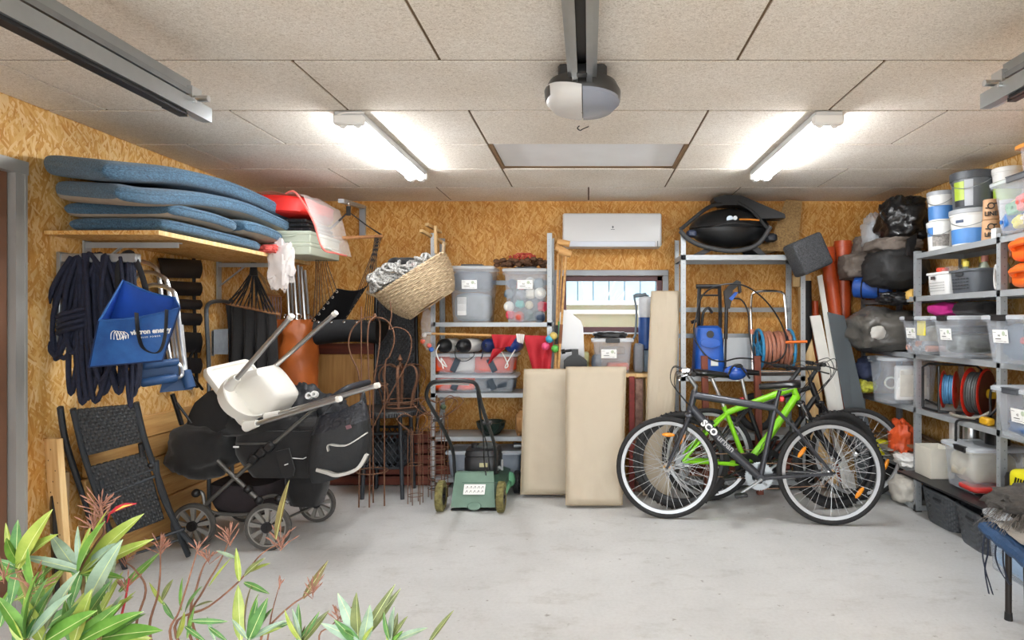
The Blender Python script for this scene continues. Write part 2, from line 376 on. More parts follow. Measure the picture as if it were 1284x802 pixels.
# ---------------------------------------------------------------- window and what lies outside it
fr_m = mat('window_red_brown', '4f2226', .4, 0, .1, 6); cas = mat('window_casing', '9a9ea3', .5, .3, .08, 8)
b = MB(); wy = YB + .05
wx, wz, ww, wh = (WX0 + WX1) / 2, (WZ0 + WZ1) / 2, WX1 - WX0, WZ1 - WZ0
b.box((wx, wy, WZ0 + .03), (ww, .06, .06), bev=.004); b.box((wx, wy, WZ1 - .022), (ww, .06, .044), bev=.004)
for x in (WX0 + .028, WX1 - .022): b.box((x, wy, wz), (.05, .06, wh), bev=.004)
win = struct('window_1', b, fr_m)
gl = film('window_glass', 'dfeaf2', .1, .03)
b = MB(); b.box((wx, wy + .01, wz), (ww - .09, .006, wh - .09)); build(b, 'pane', gl, win, ang=0)
b = MB()
b.box((wx, YB - .006, WZ1 + .025), (ww + .1, .03, .05), bev=.003)
for x in (WX0 - .025, WX1 + .025): b.box((x, YB - .006, wz), (.05, .028, wh), bev=.003)
build(b, 'casing', cas, win)
b = MB(); b.box((wx, YB + .0, WZ0 + .006), (ww, .12, .012)); build(b, 'sill', WHITE, win)
snow = mat('pale_ground', 'd8dbd2', .9, 0, .15, 3)
b = MB(); b.box((0, 14, -.06), (24, 16.6, .1)); struct('ground_garden', b, snow)
fence = thing('garden_fence', 'white rail fence with weathered boards outside the small window', 'fence', (0.3, 7.5, 0))
fw = mat('white_paint', 'd8dada', .6, 0, .04, 6); fb = mat('weathered_board', '948d77', .8, 0, .2, 4, h2='75805e')
for x in (-1.1, .35, 1.8):
    b = MB(); b.box((x, 7.56, .8), (.09, .09, 1.6)); build(b, 'post', fw, fence)
for z in (1.585, 1.475, 1.265, 1.0):
    b = MB(); b.box((.35, 7.48, z), (3.2, .04, .045), bev=.004); build(b, 'rail', fw, fence)
for z in (1.53, 1.41, 1.33, 1.2, 1.1, .95, .8): 
    b = MB(); b.box((.35, 7.52, z), (3.2, .02, .085 if z != 1.53 else .06), bev=.004); build(b, 'board', fb, fence)
shed = thing('garden_shed', 'pale blue boarded shed seen through the window beyond the fence', 'shed', (.5, 10, 0))
sb = mat('pale_blue_board', '86a3b5', .7, 0, .12, 5)
for i in range(16):
    b = MB(); b.box((-1.3 + i * .25, 10 + .012 * (i % 2), 1.3), (.235, .03, 2.6), bev=.006); build(b, 'board', sb, shed)
b = MB(); b.box((.6, 10.5, 2.68), (4.6, 1.6, .08)); build(b, 'roof', mat('shed_roof', '7d7f82', .7), shed)
b = MB(); b.box((.6, 10.6, 1.3), (4.0, 1.1, 2.6)); build(b, 'body', sb, shed)
bush = thing('bare_shrub', 'bare frosted shrub outside the window in front of the shed', 'shrub', (.1, 8.6, 0))
tw = mat('frosted_twig', 'cfd6d6', .8); rnd = random.Random(3)
b = MB(); b.tube([(.1, 8.6, 0), (.12, 8.6, .6), (.08, 8.6, 1.2)], [.03, .025, .02], 6); build(b, 'trunk', tw, bush)
b = MB()
for i in range(34):
    a = rnd.uniform(0, 6.28); l = rnd.uniform(.4, .95); z0 = rnd.uniform(.6, 1.3); p = V((.1, 8.6, z0)); d = V((math.cos(a), math.sin(a) * .5, rnd.uniform(.5, 1.4))).normalized()
    b.tube([p, p + d * l * .5 + V((0, 0, .02)), p + d * l + V((rnd.uniform(-.1, .1), 0, -.03))], [.012, .009, .004], 4)
o = build(b, 'twigs', tw, bush); o['kind'] = 'stuff'

# ---------------------------------------------------------------- lights and fittings under the ceiling
tube_m = mat('lit_tube', 'fbfdff', .3, 0, 0, 1, emit=TUBE_LIGHT); house = mat('fixture_housing', 'c9ccce', .4, .1, .03, 5)
fx = thing('fluorescent_light', 'white twin-tube fluorescent light on the ceiling left of the door opener', 'lamp', (-1.2, 3.75, ZC - .08), local=True)
b = MB(); b.box((0, 0, .058), (.14, 1.26, .04), bev=.006); build(b, 'housing', house, fx)
for x in (-.036, .036):
    b = MB(); b.cyl((x, -.585, .022), (x, .585, .022), .0135, n=10); build(b, 'tube', tube_m, fx)
for y in (-.61, .61):
    b = MB(); b.box((0, y, .035), (.15, .045, .05), bev=.008)
    for x in (-.036, .036): b.cyl((x, y - .02 * (1 if y > 0 else -1) - .01, .02), (x, y + .02, .02), .022, n=10)
    build(b, 'end_cap', WHITE, fx)
dup(fx, (1.2, 3.75, ZC - .08), label='white twin-tube fluorescent light on the ceiling right of the door opener')
cab = MB(); cab.tube(catmull([(-1.28, 3.3, 2.41), (-1.26, 3.14, 2.395), (-1.2, 3.1, 2.40), (-1.12, 3.13, 2.41)], 5), .004, 5)
build(cab, 'lamp_cable', WHITE, label='short white cable looped at the near end of the left ceiling light', cat='cable')

rail_m = mat('rail_steel', 'a8adb0', .3, .85, .1, 5)
op = thing('garage_door_opener', 'dark grey garage door opener with a white lamp cover under the ceiling', 'door opener', (-.025, 2.62, 2.17))
b = MB(); rx = -.025
b.box((rx, 1.1, 2.375), (.08, 2.75, .006))
for s in (-1, 1): b.box((rx + s * .037, 1.1, 2.345), (.005, 2.75, .06)); b.box((rx + s * .028, 1.1, 2.315), (.022, 2.75, .005)); b.box((rx + s * .047, 1.1, 2.335), (.02, 2.75, .004))
build(b, 'rail', rail_m, op)
b = MB(); b.box((rx, 1.1, 2.362), (.04, 2.74, .012)); b.box((rx, 2.40, 2.33), (.045, .05, .04), bev=.005); build(b, 'belt', BLACK, op)
b = MB(); b.lathe([(.09, .0), (.14, -.008), (.16, -.045), (.157, -.085), (.13, -.112), (.02, -.122)], 36, (rx, 2.62, 2.37), sx=.95); b.box((rx, 2.62, 2.38), (.2, .16, .07), bev=.01)
build(b, 'motor_cover', mat('opener_dark', '3c3b3a', .35, 0, .05, 5), op)
def half_cap(s, z0, nm, m):
    bb = MB(); prof = [(.162, z0), (.161, z0 - .012), (.158, -.092), (.132, -.118), (.07, -.128), (.004, -.13)]; rings = []
    for q, h in prof: rings.append([V((rx + s * abs(q * math.sin(PI * k / 16)) * .95 + s * .002, 2.62 + q * math.cos(PI * k / 16), 2.37 + h + (.035 * math.sin(PI * k / 16) if h > -.09 and s < 0 else 0))) for k in range(17)])
    bb.loft(rings, cap=False, closed=False); build(bb, nm, m, op)
half_cap(-1, -.07, 'lamp_cover', mat('opener_lamp_white', 'd9d8d6', .4, 0, .02, 4)); half_cap(1, -.078, 'lower_cover', mat('opener_bluegrey', '9096a3', .25, 0, .04, 4))
hk = MB(); hk.tube(catmull([(-.05, 3.36, 2.415), (-.06, 3.35, 2.40), (-.045, 3.34, 2.385), (-.03, 3.33, 2.39), (.0, 3.36, 2.412)], 6), .003, 5)
build(hk, 'ceiling_hook', BLACKM, label='small bent wire hook in the ceiling behind the door opener', cat='hook')
for s, x, ye, lb in ((-1, -1.53, 2.49, 'galvanised double garage door track under the ceiling at upper left'), (1, 1.49, 2.33, 'galvanised double garage door track under the ceiling at upper right')):
    t = thing('door_track', lb, 'rail', (x, ye / 2, 2.15)); L = ye - YF; yc = (ye + YF) / 2
    b = MB(); xx = x - s * .03                         # lower channel, open sideways
    b.box((xx, yc, 2.185), (.005, L, .055)); b.box((xx + s * .018, yc, 2.21), (.036, L, .004)); b.box((xx + s * .018, yc, 2.16), (.036, L, .004)); b.box((xx + s * .035, yc, 2.168), (.004, L, .014)); build(b, 'lower_track', rail_m, t)
    b = MB(); xx = x + s * .035; L2 = L - .03
    b.box((xx, yc - .015, 2.28), (.005, L2, .06)); b.box((xx + s * .02, yc - .015, 2.309), (.04, L2, .004)); b.box((xx + s * .02, yc - .015, 2.252), (.04, L2, .004)); b.box((xx + s * .038, yc - .015, 2.26), (.004, L2, .014)); build(b, 'upper_track', rail_m, t)
    b = MB(); b.box((x + s * .0, yc - .06, 2.235), (.045, L - .12, .02)); build(b, 'spacer_bar', STEELD, t)
    b = MB(); b.box((x - s * .0, yc - .07, 2.152), (.04, L - .14, .012)); b.box((x + s * .01, ye - .16, 2.155), (.03, .1, .02)); build(b, 'seal_strip', BLACK, t)
    b = MB(); b.box((x + s * .012, ye - .04, 2.22), (.02, .06, .12)); b.cyl((x, ye - .05, 2.235), (x - s * .05, ye - .05, 2.235), .012, n=10); b.cyl((x, ye - .12, 2.2), (x - s * .045, ye - .12, 2.2), .006, n=8); build(b, 'end_bracket', ALU, t)
    for yy in (ye - .75, ye - 1.9):
        b = MB(); b.box((x + s * .05, yy, 2.365), (.035, .004, .11)); b.box((x + s * .05, yy + .02, 2.418), (.035, .045, .004)); build(b, 'hanger', STEEL, t)

ac = thing('air_conditioner', 'white wall-mounted air conditioner above the small window', 'air conditioner', (.2, 5.4, 1.985))
b = MB(); b.box((.2, 5.4, 2.14), (.84, .2, .285), bev=.018, seg=3); build(b, 'body', mat('ac_white', 'cdcecf', .35, 0, .02, 3), ac)
b = MB(); b.box((.185, 5.302, 2.02), (.76, .012, .045), bev=.004); build(b, 'air_flap', mat('ac_flap', 'ccd2de', .3, 0, .02, 3), ac)
b = MB(); b.box((.585, 5.298, 2.02), (.006, .004, .05)); build(b, 'flap_joint', GREY, ac)
mk = MB(); mk.prism([(.197, 5.2985, 2.165), (.205, 5.2985, 2.175), (.215, 5.2985, 2.165), (.205, 5.2985, 2.15)], (0, .001, 0)); mk.box((.205, 5.2985, 2.143), (.032, .001, .004)); build(mk, 'emblem', GREY, ac)
# ---------------------------------------------------------------- left wall: plank panel, boards, shelf
pp = thing('plank_panel', 'low panel of horizontal pine planks along the left wall behind the pram', 'panel', (-2.66, 4.3, 0))
for i in range(6):
    b = MB(); b.box((-2.665 + .012 * (i % 2), 4.33, .068 + i * .134), (.03, 2.1 - .06 * (i % 3), .128), bev=.004); build(b, 'plank', PINEY, pp)
for y in (3.45, 5.1):
    b = MB(); b.box((-2.692, y, .4), (.02, .08, .8)); build(b, 'batten', PINE, pp)
def board(label, p, wd, th, m, name='wooden_board', cat='board', side=(1, 0, 0), group=None):   # leaning board through two points
    b = MB(); a, c = V(p[0]), V(p[1]); z = (c - a).normalized(); x = V(side); x = (x - z * x.dot(z)).normalized(); y = z.cross(x); h = (c - a).length
    b.m = frame((a + c) / 2, x, y, z); b.box((0, 0, 0), (wd, th, h), bev=.003)
    return build(b, name, m, label=label, cat=cat, group=group)
PALE = wood('pale_pine', 'd3a566', 'e8cb96', 2)
pb = board('upright pale pine board dotted with nail holes beside the black folding chairs', [(-2.61, 3.12, 0), (-2.65, 3.1, .79)], .125, .028, PALE, side=(1, -.5, 0))
b = MB(); b.m = Matrix()
for i in range(14): 
    t = .06 + .067 * i; q = V((-2.61, 3.12, 0)).lerp(V((-2.65, 3.1, .79)), t); nrm = V((-.44, -.89, -.05)).normalized(); sd = V((.89, -.44, .13)).normalized()
    q = q + nrm * .0145 + sd * (.03 * ((i * 7) % 3 - 1)); b.cyl(q, q + nrm * .001, .004, n=6)
build(b, 'nail_holes', mat('hole_brown', '5a3a1c', .8), pb, kind='stuff')
board('grey weathered board end standing behind the pale pine board', [(-2.66, 3.16, 0), (-2.685, 3.2, .60)], .10, .03, wood('grey_wood', '8d7656', 'b39b78', 2), side=(.8, -.6, 0))
board('dark painted board standing at the foot of the left wall by the steel doorway', [(-2.6, 3.06, 0), (-2.67, 3.12, .5)], .05, .02, BLACKM, side=(.8, -.6, 0))

LSH = 1.82
sh = thing('wall_shelf', 'pine chipboard shelf on the left wall under the blue cushions', 'shelf', (-2.43, 3.95, 1.795))
b = MB(); b.box((-2.424, 3.96, LSH - .011), (.568, 1.70, .022), bev=.002); build(b, 'shelf_board', osb('shelf_osb', ('a06a2c', 'c08640', 'd09a52', 'dcae68', 'e6c288'), 2.2), sh)
b = MB(); b.box((-2.139, 3.96, LSH - .011), (.006, 1.70, .023)); build(b, 'front_edge', PALE, sh)
for y in (3.36, 4.56):
    b = MB(); b.box((-2.44, y, LSH - .034), (.5, .03, .006)); b.box((-2.44, y - .014, LSH - .046), (.5, .004, .03)); b.box((-2.692, y, LSH - .16), (.01, .05, .3)); b.beam((-2.69, y, LSH - .2), (-2.5, y, LSH - .05), .02, .006)
    build(b, 'bracket', STEELW, sh)

BLUEF = mat('blue_upholstery', '1b3850', .85, 0, .3, 2.6, .35, 6, stretch=(60, 24, 60), h2='4d738d', sheen=.15)
UNDER = mat('beige_underside', 'a89b8a', .9, 0, .08, 20)
def cushion(label, path, x0, x1, th, under=True, skew=0, roll=0):
    """Foam lounger cushion: rounded slab swept along the shelf through (y, z centre) points."""
    pts = catmull([V((0, y, z)) for y, z in path], 8); n = len(pts); N = 28; rings = []; L = (pts[-1] - pts[0]).length
    xc, hw = (x0 + x1) / 2, (x1 - x0) / 2; s = 0
    for i, p in enumerate(pts):
        if i: s += (p - pts[i - 1]).length
        e = min(s, L - s); k = 1.0
        if e < .05: k = .25 + .75 * math.sqrt(max(0, 1 - (1 - e / .05) ** 2))
        kw = 1 - .10 * max(0, 1 - e / .12) ** 2
        t = (pts[min(i + 1, n - 1)] - pts[max(i - 1, 0)]).normalized(); up = V((0, -t.z, t.y)); ring = []
        for j in range(N):
            a = 2 * PI * (j + .5) / N; c, d = math.cos(a), math.sin(a)
            c = math.copysign(abs(c) ** .32, c); d = math.copysign(abs(d) ** .55, d)
            wob = 1 + .04 * noise.noise(V((c * 2, p.y * 4, d * 2 + x0)))
            ring.append(V((xc + c * hw * kw, p.y - c * skew * max(0, 1 - s / .7) ** 1.5, p.z)) + up * (d * th / 2 * k * wob - c * roll * max(0, 1 - s / .8) ** 1.5))
        rings.append(ring)
    dense = []
    b = MB(); b.loft(rings); o = build(b, 'cushion', BLUEF, label=label, cat='cushion', group='blue lounger cushions on the wall shelf', ang=60)
    if under:
        b = MB(); sub = [[r[j] + V((0, 0, -.0015)) for j in range(N // 2 + 2, N - 2)] for r in rings[2:-2]]
        b.loft(sub, cap=False, closed=False); build(b, 'underside', UNDER, o)
    b = MB(); edge = [max(r, key=lambda q: q.x - .0 * q.z) for r in rings[2:-2]]; b.tube(edge, .004, 5); build(b, 'piping', BLUEF, o)
    return o
def dens(p): return p
cushion('blue lounger cushion, topmost of the stack on the left wall shelf', [(2.90, 2.085), (2.96, 2.09), (3.06, 2.105), (3.3, 2.14), (3.7, 2.158), (4.1, 2.15), (4.38, 2.12), (4.46, 2.10), (4.50, 2.095)], -2.68, -2.11, .10, False, skew=.15, roll=.055)
cushion('blue lounger cushion, second from the top of the stack on the wall shelf', [(2.94, 1.985), (3.0, 1.985), (3.1, 1.992), (3.4, 2.035), (3.8, 2.055), (4.15, 2.04), (4.36, 2.022), (4.44, 2.005), (4.48, 2.0)], -2.67, -2.07, .092, skew=.16, roll=.045)
cushion('short dark blue cushion lying third from the top at the near end of shelf', [(3.14, 1.935), (3.2, 1.936), (3.3, 1.938), (3.5, 1.942), (3.66, 1.936), (3.71, 1.934), (3.75, 1.93)], -2.66, -2.08, .078)
cushion('short blue cushion squeezed third from the top at the far end of shelf', [(3.78, 1.94), (3.83, 1.945), (4.0, 1.945), (4.15, 1.935), (4.2, 1.93), (4.24, 1.925)], -2.6, -2.05, .085)
cushion('dented blue cushion lying flat on the shelf board under the other cushions', [(3.15, 1.858), (3.21, 1.86), (3.4, 1.862), (3.7, 1.86), (3.98, 1.858), (4.05, 1.855), (4.10, 1.852)], -2.64, -2.125, .07, False)

GRN = mat('grey_green_box', 'b3b9a8', .55, 0, .04, 6)
for i, (z, lb) in enumerate(((1.821, 'grey-green flat storage box on the far end of the wall shelf, the lower one'), (1.902, 'grey-green flat storage box stacked on its twin at the end of the wall shelf'))):
    t = thing('flat_box', lb, 'box', (-2.19, 4.5, z), group='grey-green flat boxes')
    b = MB(); b.box((-2.19, 4.5, z + .032), (.6, .5, .064), bev=.006); build(b, 'base', GRN, t)
    b = MB(); b.box((-2.19, 4.5, z + .067), (.612, .512, .024), bev=.005); build(b, 'lid', GRN, t)
    b = MB(); b.tube(catmull([(-2.12, 4.247, z + .05), (-2.08, 4.232, z + .04), (-2.02, 4.232, z + .042), (-1.98, 4.247, z + .052)], 5), .004, 5); build(b, 'handle', GRN, t)
for k in range(3):
    b = MB(); z = 1.988 + .03 * k; b.box((-2.17, 4.53, z + .014), (.5 - .03 * k, .42, .026), bev=.006)
    for q in range(4): b.box((-2.3 + .1 * q, 4.32, z + .014), (.05, .012, .016), bev=.003)
    build(b, 'folding_crate', BLACK, label=('black folded crate, %s of three flat on the grey-green boxes' % ('lowest', 'middle', 'topmost')[k]), cat='crate', group='folded crates')
REDF = mat('red_fabric', 'd6261f', .5, 0, .1, 9)
b = MB(); b.blob((-2.27, 4.55, 2.165), (.34, .33, .075), 4, .06, 2, 36, 18, .45); rd = build(b, 'folded_awning', REDF, label='bright red folded fabric bundle in clear plastic at the far end of the wall shelf', cat='fabric')
def bagfn(u, v):
    a = -.15 + u * 1.3; x = -2.62 + .72 * min(a, 1.0) + .0; z = 2.256
    if a > .9: x = -1.94 + (a - .9) * .55; z = 2.25 - (a - .9) * 1.55
    y = 4.24 + .62 * v
    z += .012 * noise.noise(V((u * 9, v * 6, 1))) + .02 * noise.noise(V((u * 3, v * 3, 5)))
    return (min(x, -1.70) - .05 * v * max(0, a - .9) * 3, y + .05 * noise.noise(V((u * 6, v * 5, 9))), min(z, 2.30) - .03 * abs(v - .5) * (1 if a < .9 else 0))
b = MB(); b.grid(bagfn, 40, 16, .001); bg_ = build(b, 'plastic_bag', film('white_film', 'f2efec', .3, .25), label='clear plastic cover draped over the red bundle and hanging off the shelf end', cat='plastic bag', ang=60)
b = MB(); b.tube(catmull([V(bagfn(.72, .03)), V(bagfn(.8, 0)), V(bagfn(.9, 0)), V(bagfn(1, .0)), V(bagfn(1, .4)), V(bagfn(1, .8))], 5), .007, 5); build(b, 'red_hem', mat('pink_hem', 'e8776f', .5), bg_)
def crumple(label, c, r, seed, m, name='plastic_bag', cat='plastic bag', **k):
    b = MB(); b.blob(c, r, seed, .3, 2.2, 36, 24, .8, ridge=.10); return build(b, name, m, label=label, cat=cat, ang=30, **k)
crumple('crumpled clear plastic bag hanging below the front edge of the wall shelf', P(352, 332, 4.2), (.085, .06, .165), 8, film('crumple_film', 'efe9e6', .5, .22))
crumple('small red crumpled fabric poking out under the blue cushions', P(338, 312, 4.16), (.07, .05, .03), 3, mat('faded_red', 'c9564f', .7), 'red_cloth', 'cloth')

# ---------------------------------------------------------------- hook arm with ropes and the blue bag
ra = thing('hook_arm', 'grey steel bracket arm on the left wall that the ropes hang from', 'bracket', (-2.6, 3.22, 1.2))
b = MB(); b.box((-2.69, 3.2, 1.47), (.02, .055, .5), bev=.003); build(b, 'wall_plate', STEEL, ra)
b = MB(); b.box((-2.5, 3.2, 1.69), (.4, .04, .045), bev=.004); build(b, 'arm', STEEL, ra)
def rope_coil(label, top, bottom, wd, n, seed, r=.0125, wrap=None, m=NAVY, dy=.05):
    rn = random.Random(seed); b = MB(); top = V(top); bottom = V(bottom); ln = (bottom - top)
    pts = []
    for i in range(n):
        x = rn.uniform(-.55, .55) * wd; w_ = rn.uniform(.12, .34) * wd; k = rn.uniform(.78, 1.0); y = (i / max(1, n - 1) - .5) * dy; tx = (rn.uniform(-.5, .5) + i / n - .5) * .05
        pts += [top + V((tx, y, .015)), top + ln * .30 * k + V((x * .6 - w_, y - .01, 0)), top + ln * .7 * k + V((x - w_, y, 0)), top + ln * k + V((x, y + .012, 0)), top + ln * .7 * k + V((x + w_, y + .012, 0)), top + ln * .28 * k + V((x * .6 + w_ * .8, y + .01, 0))]
    b.tube(catmull(pts, 7), r, 7)
    o = build(b, 'rope_coil', m, label=label, cat='rope', ang=70)
    if wrap:
        b = MB(); c = top + ln * wrap; q = []
        for i in range(40): a = i / 40 * 2 * PI * 4; q.append(c + V((math.cos(a) * wd * .42, math.sin(a) * .055, (i / 40 - .5) * .11 + .02 * math.cos(a))))
        b.tube(q, r * 1.05, 7); build(b, 'wrap', m, o)
    return o
rope_coil('knotted coil of dark navy rope, nearest the steel doorway on the left wall', P(104, 326, 3.2), P(92, 452, 3.16), .2, 9, 1, wrap=.62)
rope_coil('long coil of dark navy rope drooping to the top of the woven folding chair', P(122, 322, 3.2), P(104, 518, 3.13), .17, 8, 2, dy=.05)
rope_coil('navy rope coil with big round loops below the blue bag', P(140, 324, 3.2), P(148, 500, 3.17), .15, 7, 5, dy=.06)
rope_coil('thin navy rope hanging in narrow loops at the right of the rope bundle', P(166, 326, 3.2), P(169, 526, 3.14), .075, 4, 7, r=.009, dy=.04)

BAGB = mat('blue_bag_nylon', '1f4f94', .5, 0, .18, 8, .12, 60, h2='2f68ad'); BAGI = mat('blue_bag_lining', '2a55b0', .35, 0, .2, 6)
tb = thing('tote_bag', 'open blue nylon tote bag with white lettering hanging on the ropes', 'bag', tuple(P(165, 465, 3.02)))
YF_, YB_ = 2.90, 3.06
fbl, fbr, ftr, ftl = P(112, 460, YF_), P(204, 452, YF_), P(226, 386, YF_), P(124, 402, YF_)
bbl, bbr, btr, btl = P(118, 452, YB_), P(200, 446, YB_), P(219, 373, YB_ + .0), P(154, 351, YB_ + .02)
def bagring(t, ins=0):
    fl, fr_, br, bl = (a.lerp(c, t) for a, c in ((fbl, ftl), (fbr, ftr), (bbr, btr), (bbl, btl)))
    c = (fl + fr_ + br + bl) / 4; pts = []
    bulge = .02 * math.sin(PI * min(t * 1.0, 1))
    for a, d, k in ((fl, fr_, 1), (fr_, br, 0), (br, bl, 1), (bl, fl, 0)):
        m_ = 10 if k else 5
        for i in range(m_):
            u = i / m_; q = a.lerp(d, u); q = q + V((0, (-1 if a is fl else 1) * bulge * math.sin(PI * u), -.015 * math.sin(PI * u) * t)) if k else q
            pts.append(c + (q - c) * (1 - ins))
    return pts
b = MB(); b.loft([[p + V((0, 0, .012)) if False else p for p in bagring(t)] for t in (0, .08, .25, .5, .75, 1)] , cap=False); b.add(bagring(0), [list(range(30))]); build(b, 'outer', BAGB, tb, ang=50)
b = MB(); b.loft([bagring(t, .03) for t in (1, .75, .5, .25, .06)], cap=False); b.add(bagring(.06, .03), [list(range(30))]); build(b, 'lining', BAGI, tb, ang=50)
b = MB()
b.tube(bagring(1, .012), .0055, 6, True); build(b, 'rim', BAGB, tb)
b = MB(); b.tube([p for p in bagring(0)[:11]] , .004, 5); b.tube([bagring(t)[0] + V((0, -.002, 0)) for t in (0, .25, .5, .75, 1)], .0035, 5); b.tube([bagring(t)[10] + V((0, -.002, 0)) for t in (0, .25, .5, .75, 1)], .0035, 5); build(b, 'piping', mat('dark_piping', '132a52', .6), tb)
STRAP = mat('black_webbing', '17171a', .8, 0, .15, 60)
b = MB(); b.tube(catmull([P(171, 392, 2.875), P(173, 415, 2.865), P(178, 434, 2.86), P(190, 442, 2.855), P(201, 439, 2.86), P(207, 420, 2.865), P(209, 388, 2.877)], 6), .014, 6, flat=.18, up=(1, 0, 0)); build(b, 'front_handle', STRAP, tb)
b = MB(); b.tube(catmull([P(148, 360, 3.16), P(147, 338, 3.17), P(153, 320, 3.19), P(163, 316, 3.2), P(170, 326, 3.19), P(178, 345, 3.17), P(184, 368, 3.15)], 6), .013, 6, flat=.2, up=(0, 1, 0)); build(b, 'rear_handle', STRAP, tb)
ux = (fbr - fbl).normalized(); uz = (ftl - fbl); uz = (uz - ux * uz.dot(ux)).normalized()
def bagtext(px, py): return frame(P(px, py, YF_ - .0265), ux, uz, ux.cross(uz))
text('victron energy', .0315, bagtext(189, 415), WHITE, tb, bold=.0012)
text('B L U E   P O W E R', .0105, bagtext(189, 422), WHITE, tb, name='small_lettering')
b = MB(bagtext(149, 420)); 
for i in range(5): b.tube(catmull([(-.038 + i * .014, -.016 - .002 * i, 0), (-.034 + i * .014, .012, 0), (-.018 + i * .012, .022 - .003 * i, 0), (-.012 + i * .013, .002, 0), (-.006 + i * .012, -.02, 0), (.004 + i * .01, -.012 + .003 * i, 0)], 4), .0017, 4)
build(b, 'emblem', WHITE, tb)

# ---------------------------------------------------------------- folded seats hung on the wall
ch = thing('beach_chair', 'folded aluminium beach chair with blue foam arms hanging behind the blue bag', 'chair', tuple(P(205, 490, 3.6)))
for k, (dx, dz, dy) in enumerate(((0, 0, 0), (12, 14, -.05), (22, 30, -.09))):
    b = MB(); y = 3.62 + dy
    b.tube(catmull([P(152 + dx, 410, y), P(155 + dx, 345 + dz, y), P(160 + dx, 331 + dz, y), P(172 + dx, 327 + dz, y), P(190 + dx, 332 + dz, y), P(199 + dx, 345 + dz, y), P(205 + dx, 400 + dz, y), P(214 + dx, 455 + dz, y)], 6), .0125, 8); build(b, 'frame_tube', ALU, ch)
b = MB()
for i in range(4): b.cyl(P(214 + i * 4.5, 398 + i * 3, 3.55), P(221 + i * 4, 462, 3.55), .010, n=8)
build(b, 'frame_rods', ALU, ch, kind='stuff')
BLUEP = mat('navy_blue_vinyl', '1e4470', .5, 0, .1, 6)
for a, c, r in ((P(178, 459, 3.3), P(224, 453, 3.42), .021), (P(176, 480, 3.3), P(222, 473, 3.42), .024), (P(232, 464, 3.5), P(239, 487, 3.5), .028)):
    b = MB(); b.tube([a, a.lerp(c, .06), a.lerp(c, .5), a.lerp(c, .94), c], [r * .7, r, r, r, r * .7], 12); build(b, 'arm_pad', BLUEP, ch)
b = MB(); b.tube(catmull([P(222, 474, 3.42), P(228, 470, 3.42), P(227, 460, 3.43), P(221, 454, 3.42)], 5), .010, 8); build(b, 'arm_tube', ALU, ch)
b = MB(); b.hexa([P(177, 478, 3.36), P(224, 472, 3.46), P(224, 472, 3.49), P(177, 478, 3.39), P(177, 459, 3.36), P(224, 455, 3.46), P(224, 455, 3.49), P(177, 459, 3.39)]); b.hexa([P(200, 492, 3.45), P(242, 488, 3.55), P(242, 488, 3.58), P(200, 492, 3.48), P(205, 474, 3.45), P(240, 466, 3.55), P(240, 466, 3.58), P(205, 474, 3.48)])
build(b, 'fabric_seat', BLUEP, ch)
b = MB(); b.cyl(P(216, 494, 3.6), P(228, 532, 3.66), .013, n=8); b.cyl(P(222, 505, 3.62), P(240, 530, 3.64), .007, n=8); build(b, 'black_leg', BLACKM, ch)

sc = thing('slatted_chair', 'black folded garden chair with wide slats hanging flat on the left wall', 'chair', (-2.64, 4.02, .9))
def wallp(px, py, X=-2.65): Y = X * F / (px - VX); return P(px, py, Y)
for i, (yt, ybm) in enumerate(((323, 347), (351, 369), (373, 386), (390, 406), (414, 440), (446, 466))):
    a, c, d, e = wallp(200, yt + 0), wallp(252, yt + 3), wallp(251, ybm + 2), wallp(200, ybm + 1)
    b = MB()
    def slat(u, v): q = e.lerp(d, u).lerp(a.lerp(c, u), v); return (q.x + .015 * math.sin(PI * v), q.y, q.z)
    b.grid(slat, 8, 5, .014); build(b, 'slat', BLACK, sc)
for px in (206, 243):
    b = MB(); b.tube([wallp(px, 324, -2.672), wallp(px + 1, 400, -2.672), wallp(px + 4, 486, -2.672)], .011, 8); build(b, 'frame_rail', BLACKM, sc)
b = MB(); b.tube([wallp(204, 440), wallp(240, 470), wallp(254, 488)], .009, 8); b.tube([wallp(250, 425), wallp(232, 460), wallp(218, 488)], .009, 8); build(b, 'cross_leg', BLACKM, sc)

st = thing('step_stool', 'folded grey step stool with square treads standing by the left wall', 'stool', (-2.55, 4.35, 0))
b = MB(); fl = lambda px, py: wallp(px, py, -2.5)
pa = [wallp(262, 470, -2.5)]; foot = V((pa[0].x, pa[0].y, .012))
b.tube(catmull([foot, pa[0], wallp(259, 400, -2.5), wallp(260, 384, -2.52), wallp(268, 378, -2.56), wallp(286, 379, -2.62), wallp(291, 392, -2.62), V((-2.62, wallp(291, 392, -2.62).y, .5)), V((-2.62, wallp(291, 392, -2.62).y, .012))], 6), .0135, 8); build(b, 'frame_tube', mat('tread_grey_tube', '5c6267', .35, .6, .1, 8), st)
b = MB(); a = wallp(268, 444, -2.53); b.hexa([a, wallp(286, 444, -2.53), wallp(286, 444, -2.55), wallp(268, 444, -2.55), wallp(268, 413, -2.53), wallp(286, 412, -2.53), wallp(286, 412, -2.55), wallp(268, 413, -2.55)]); build(b, 'tread', mat('step_grey', '858d94', .5, .1, .15, 20), st)
b = MB(); b.hexa([wallp(265, 446, -2.55), wallp(269, 446, -2.55), wallp(269, 446, -2.58), wallp(265, 446, -2.58), wallp(265, 415, -2.55), wallp(269, 414, -2.55), wallp(269, 414, -2.58), wallp(265, 415, -2.58)]); build(b, 'tread_edge', STEELW, st)

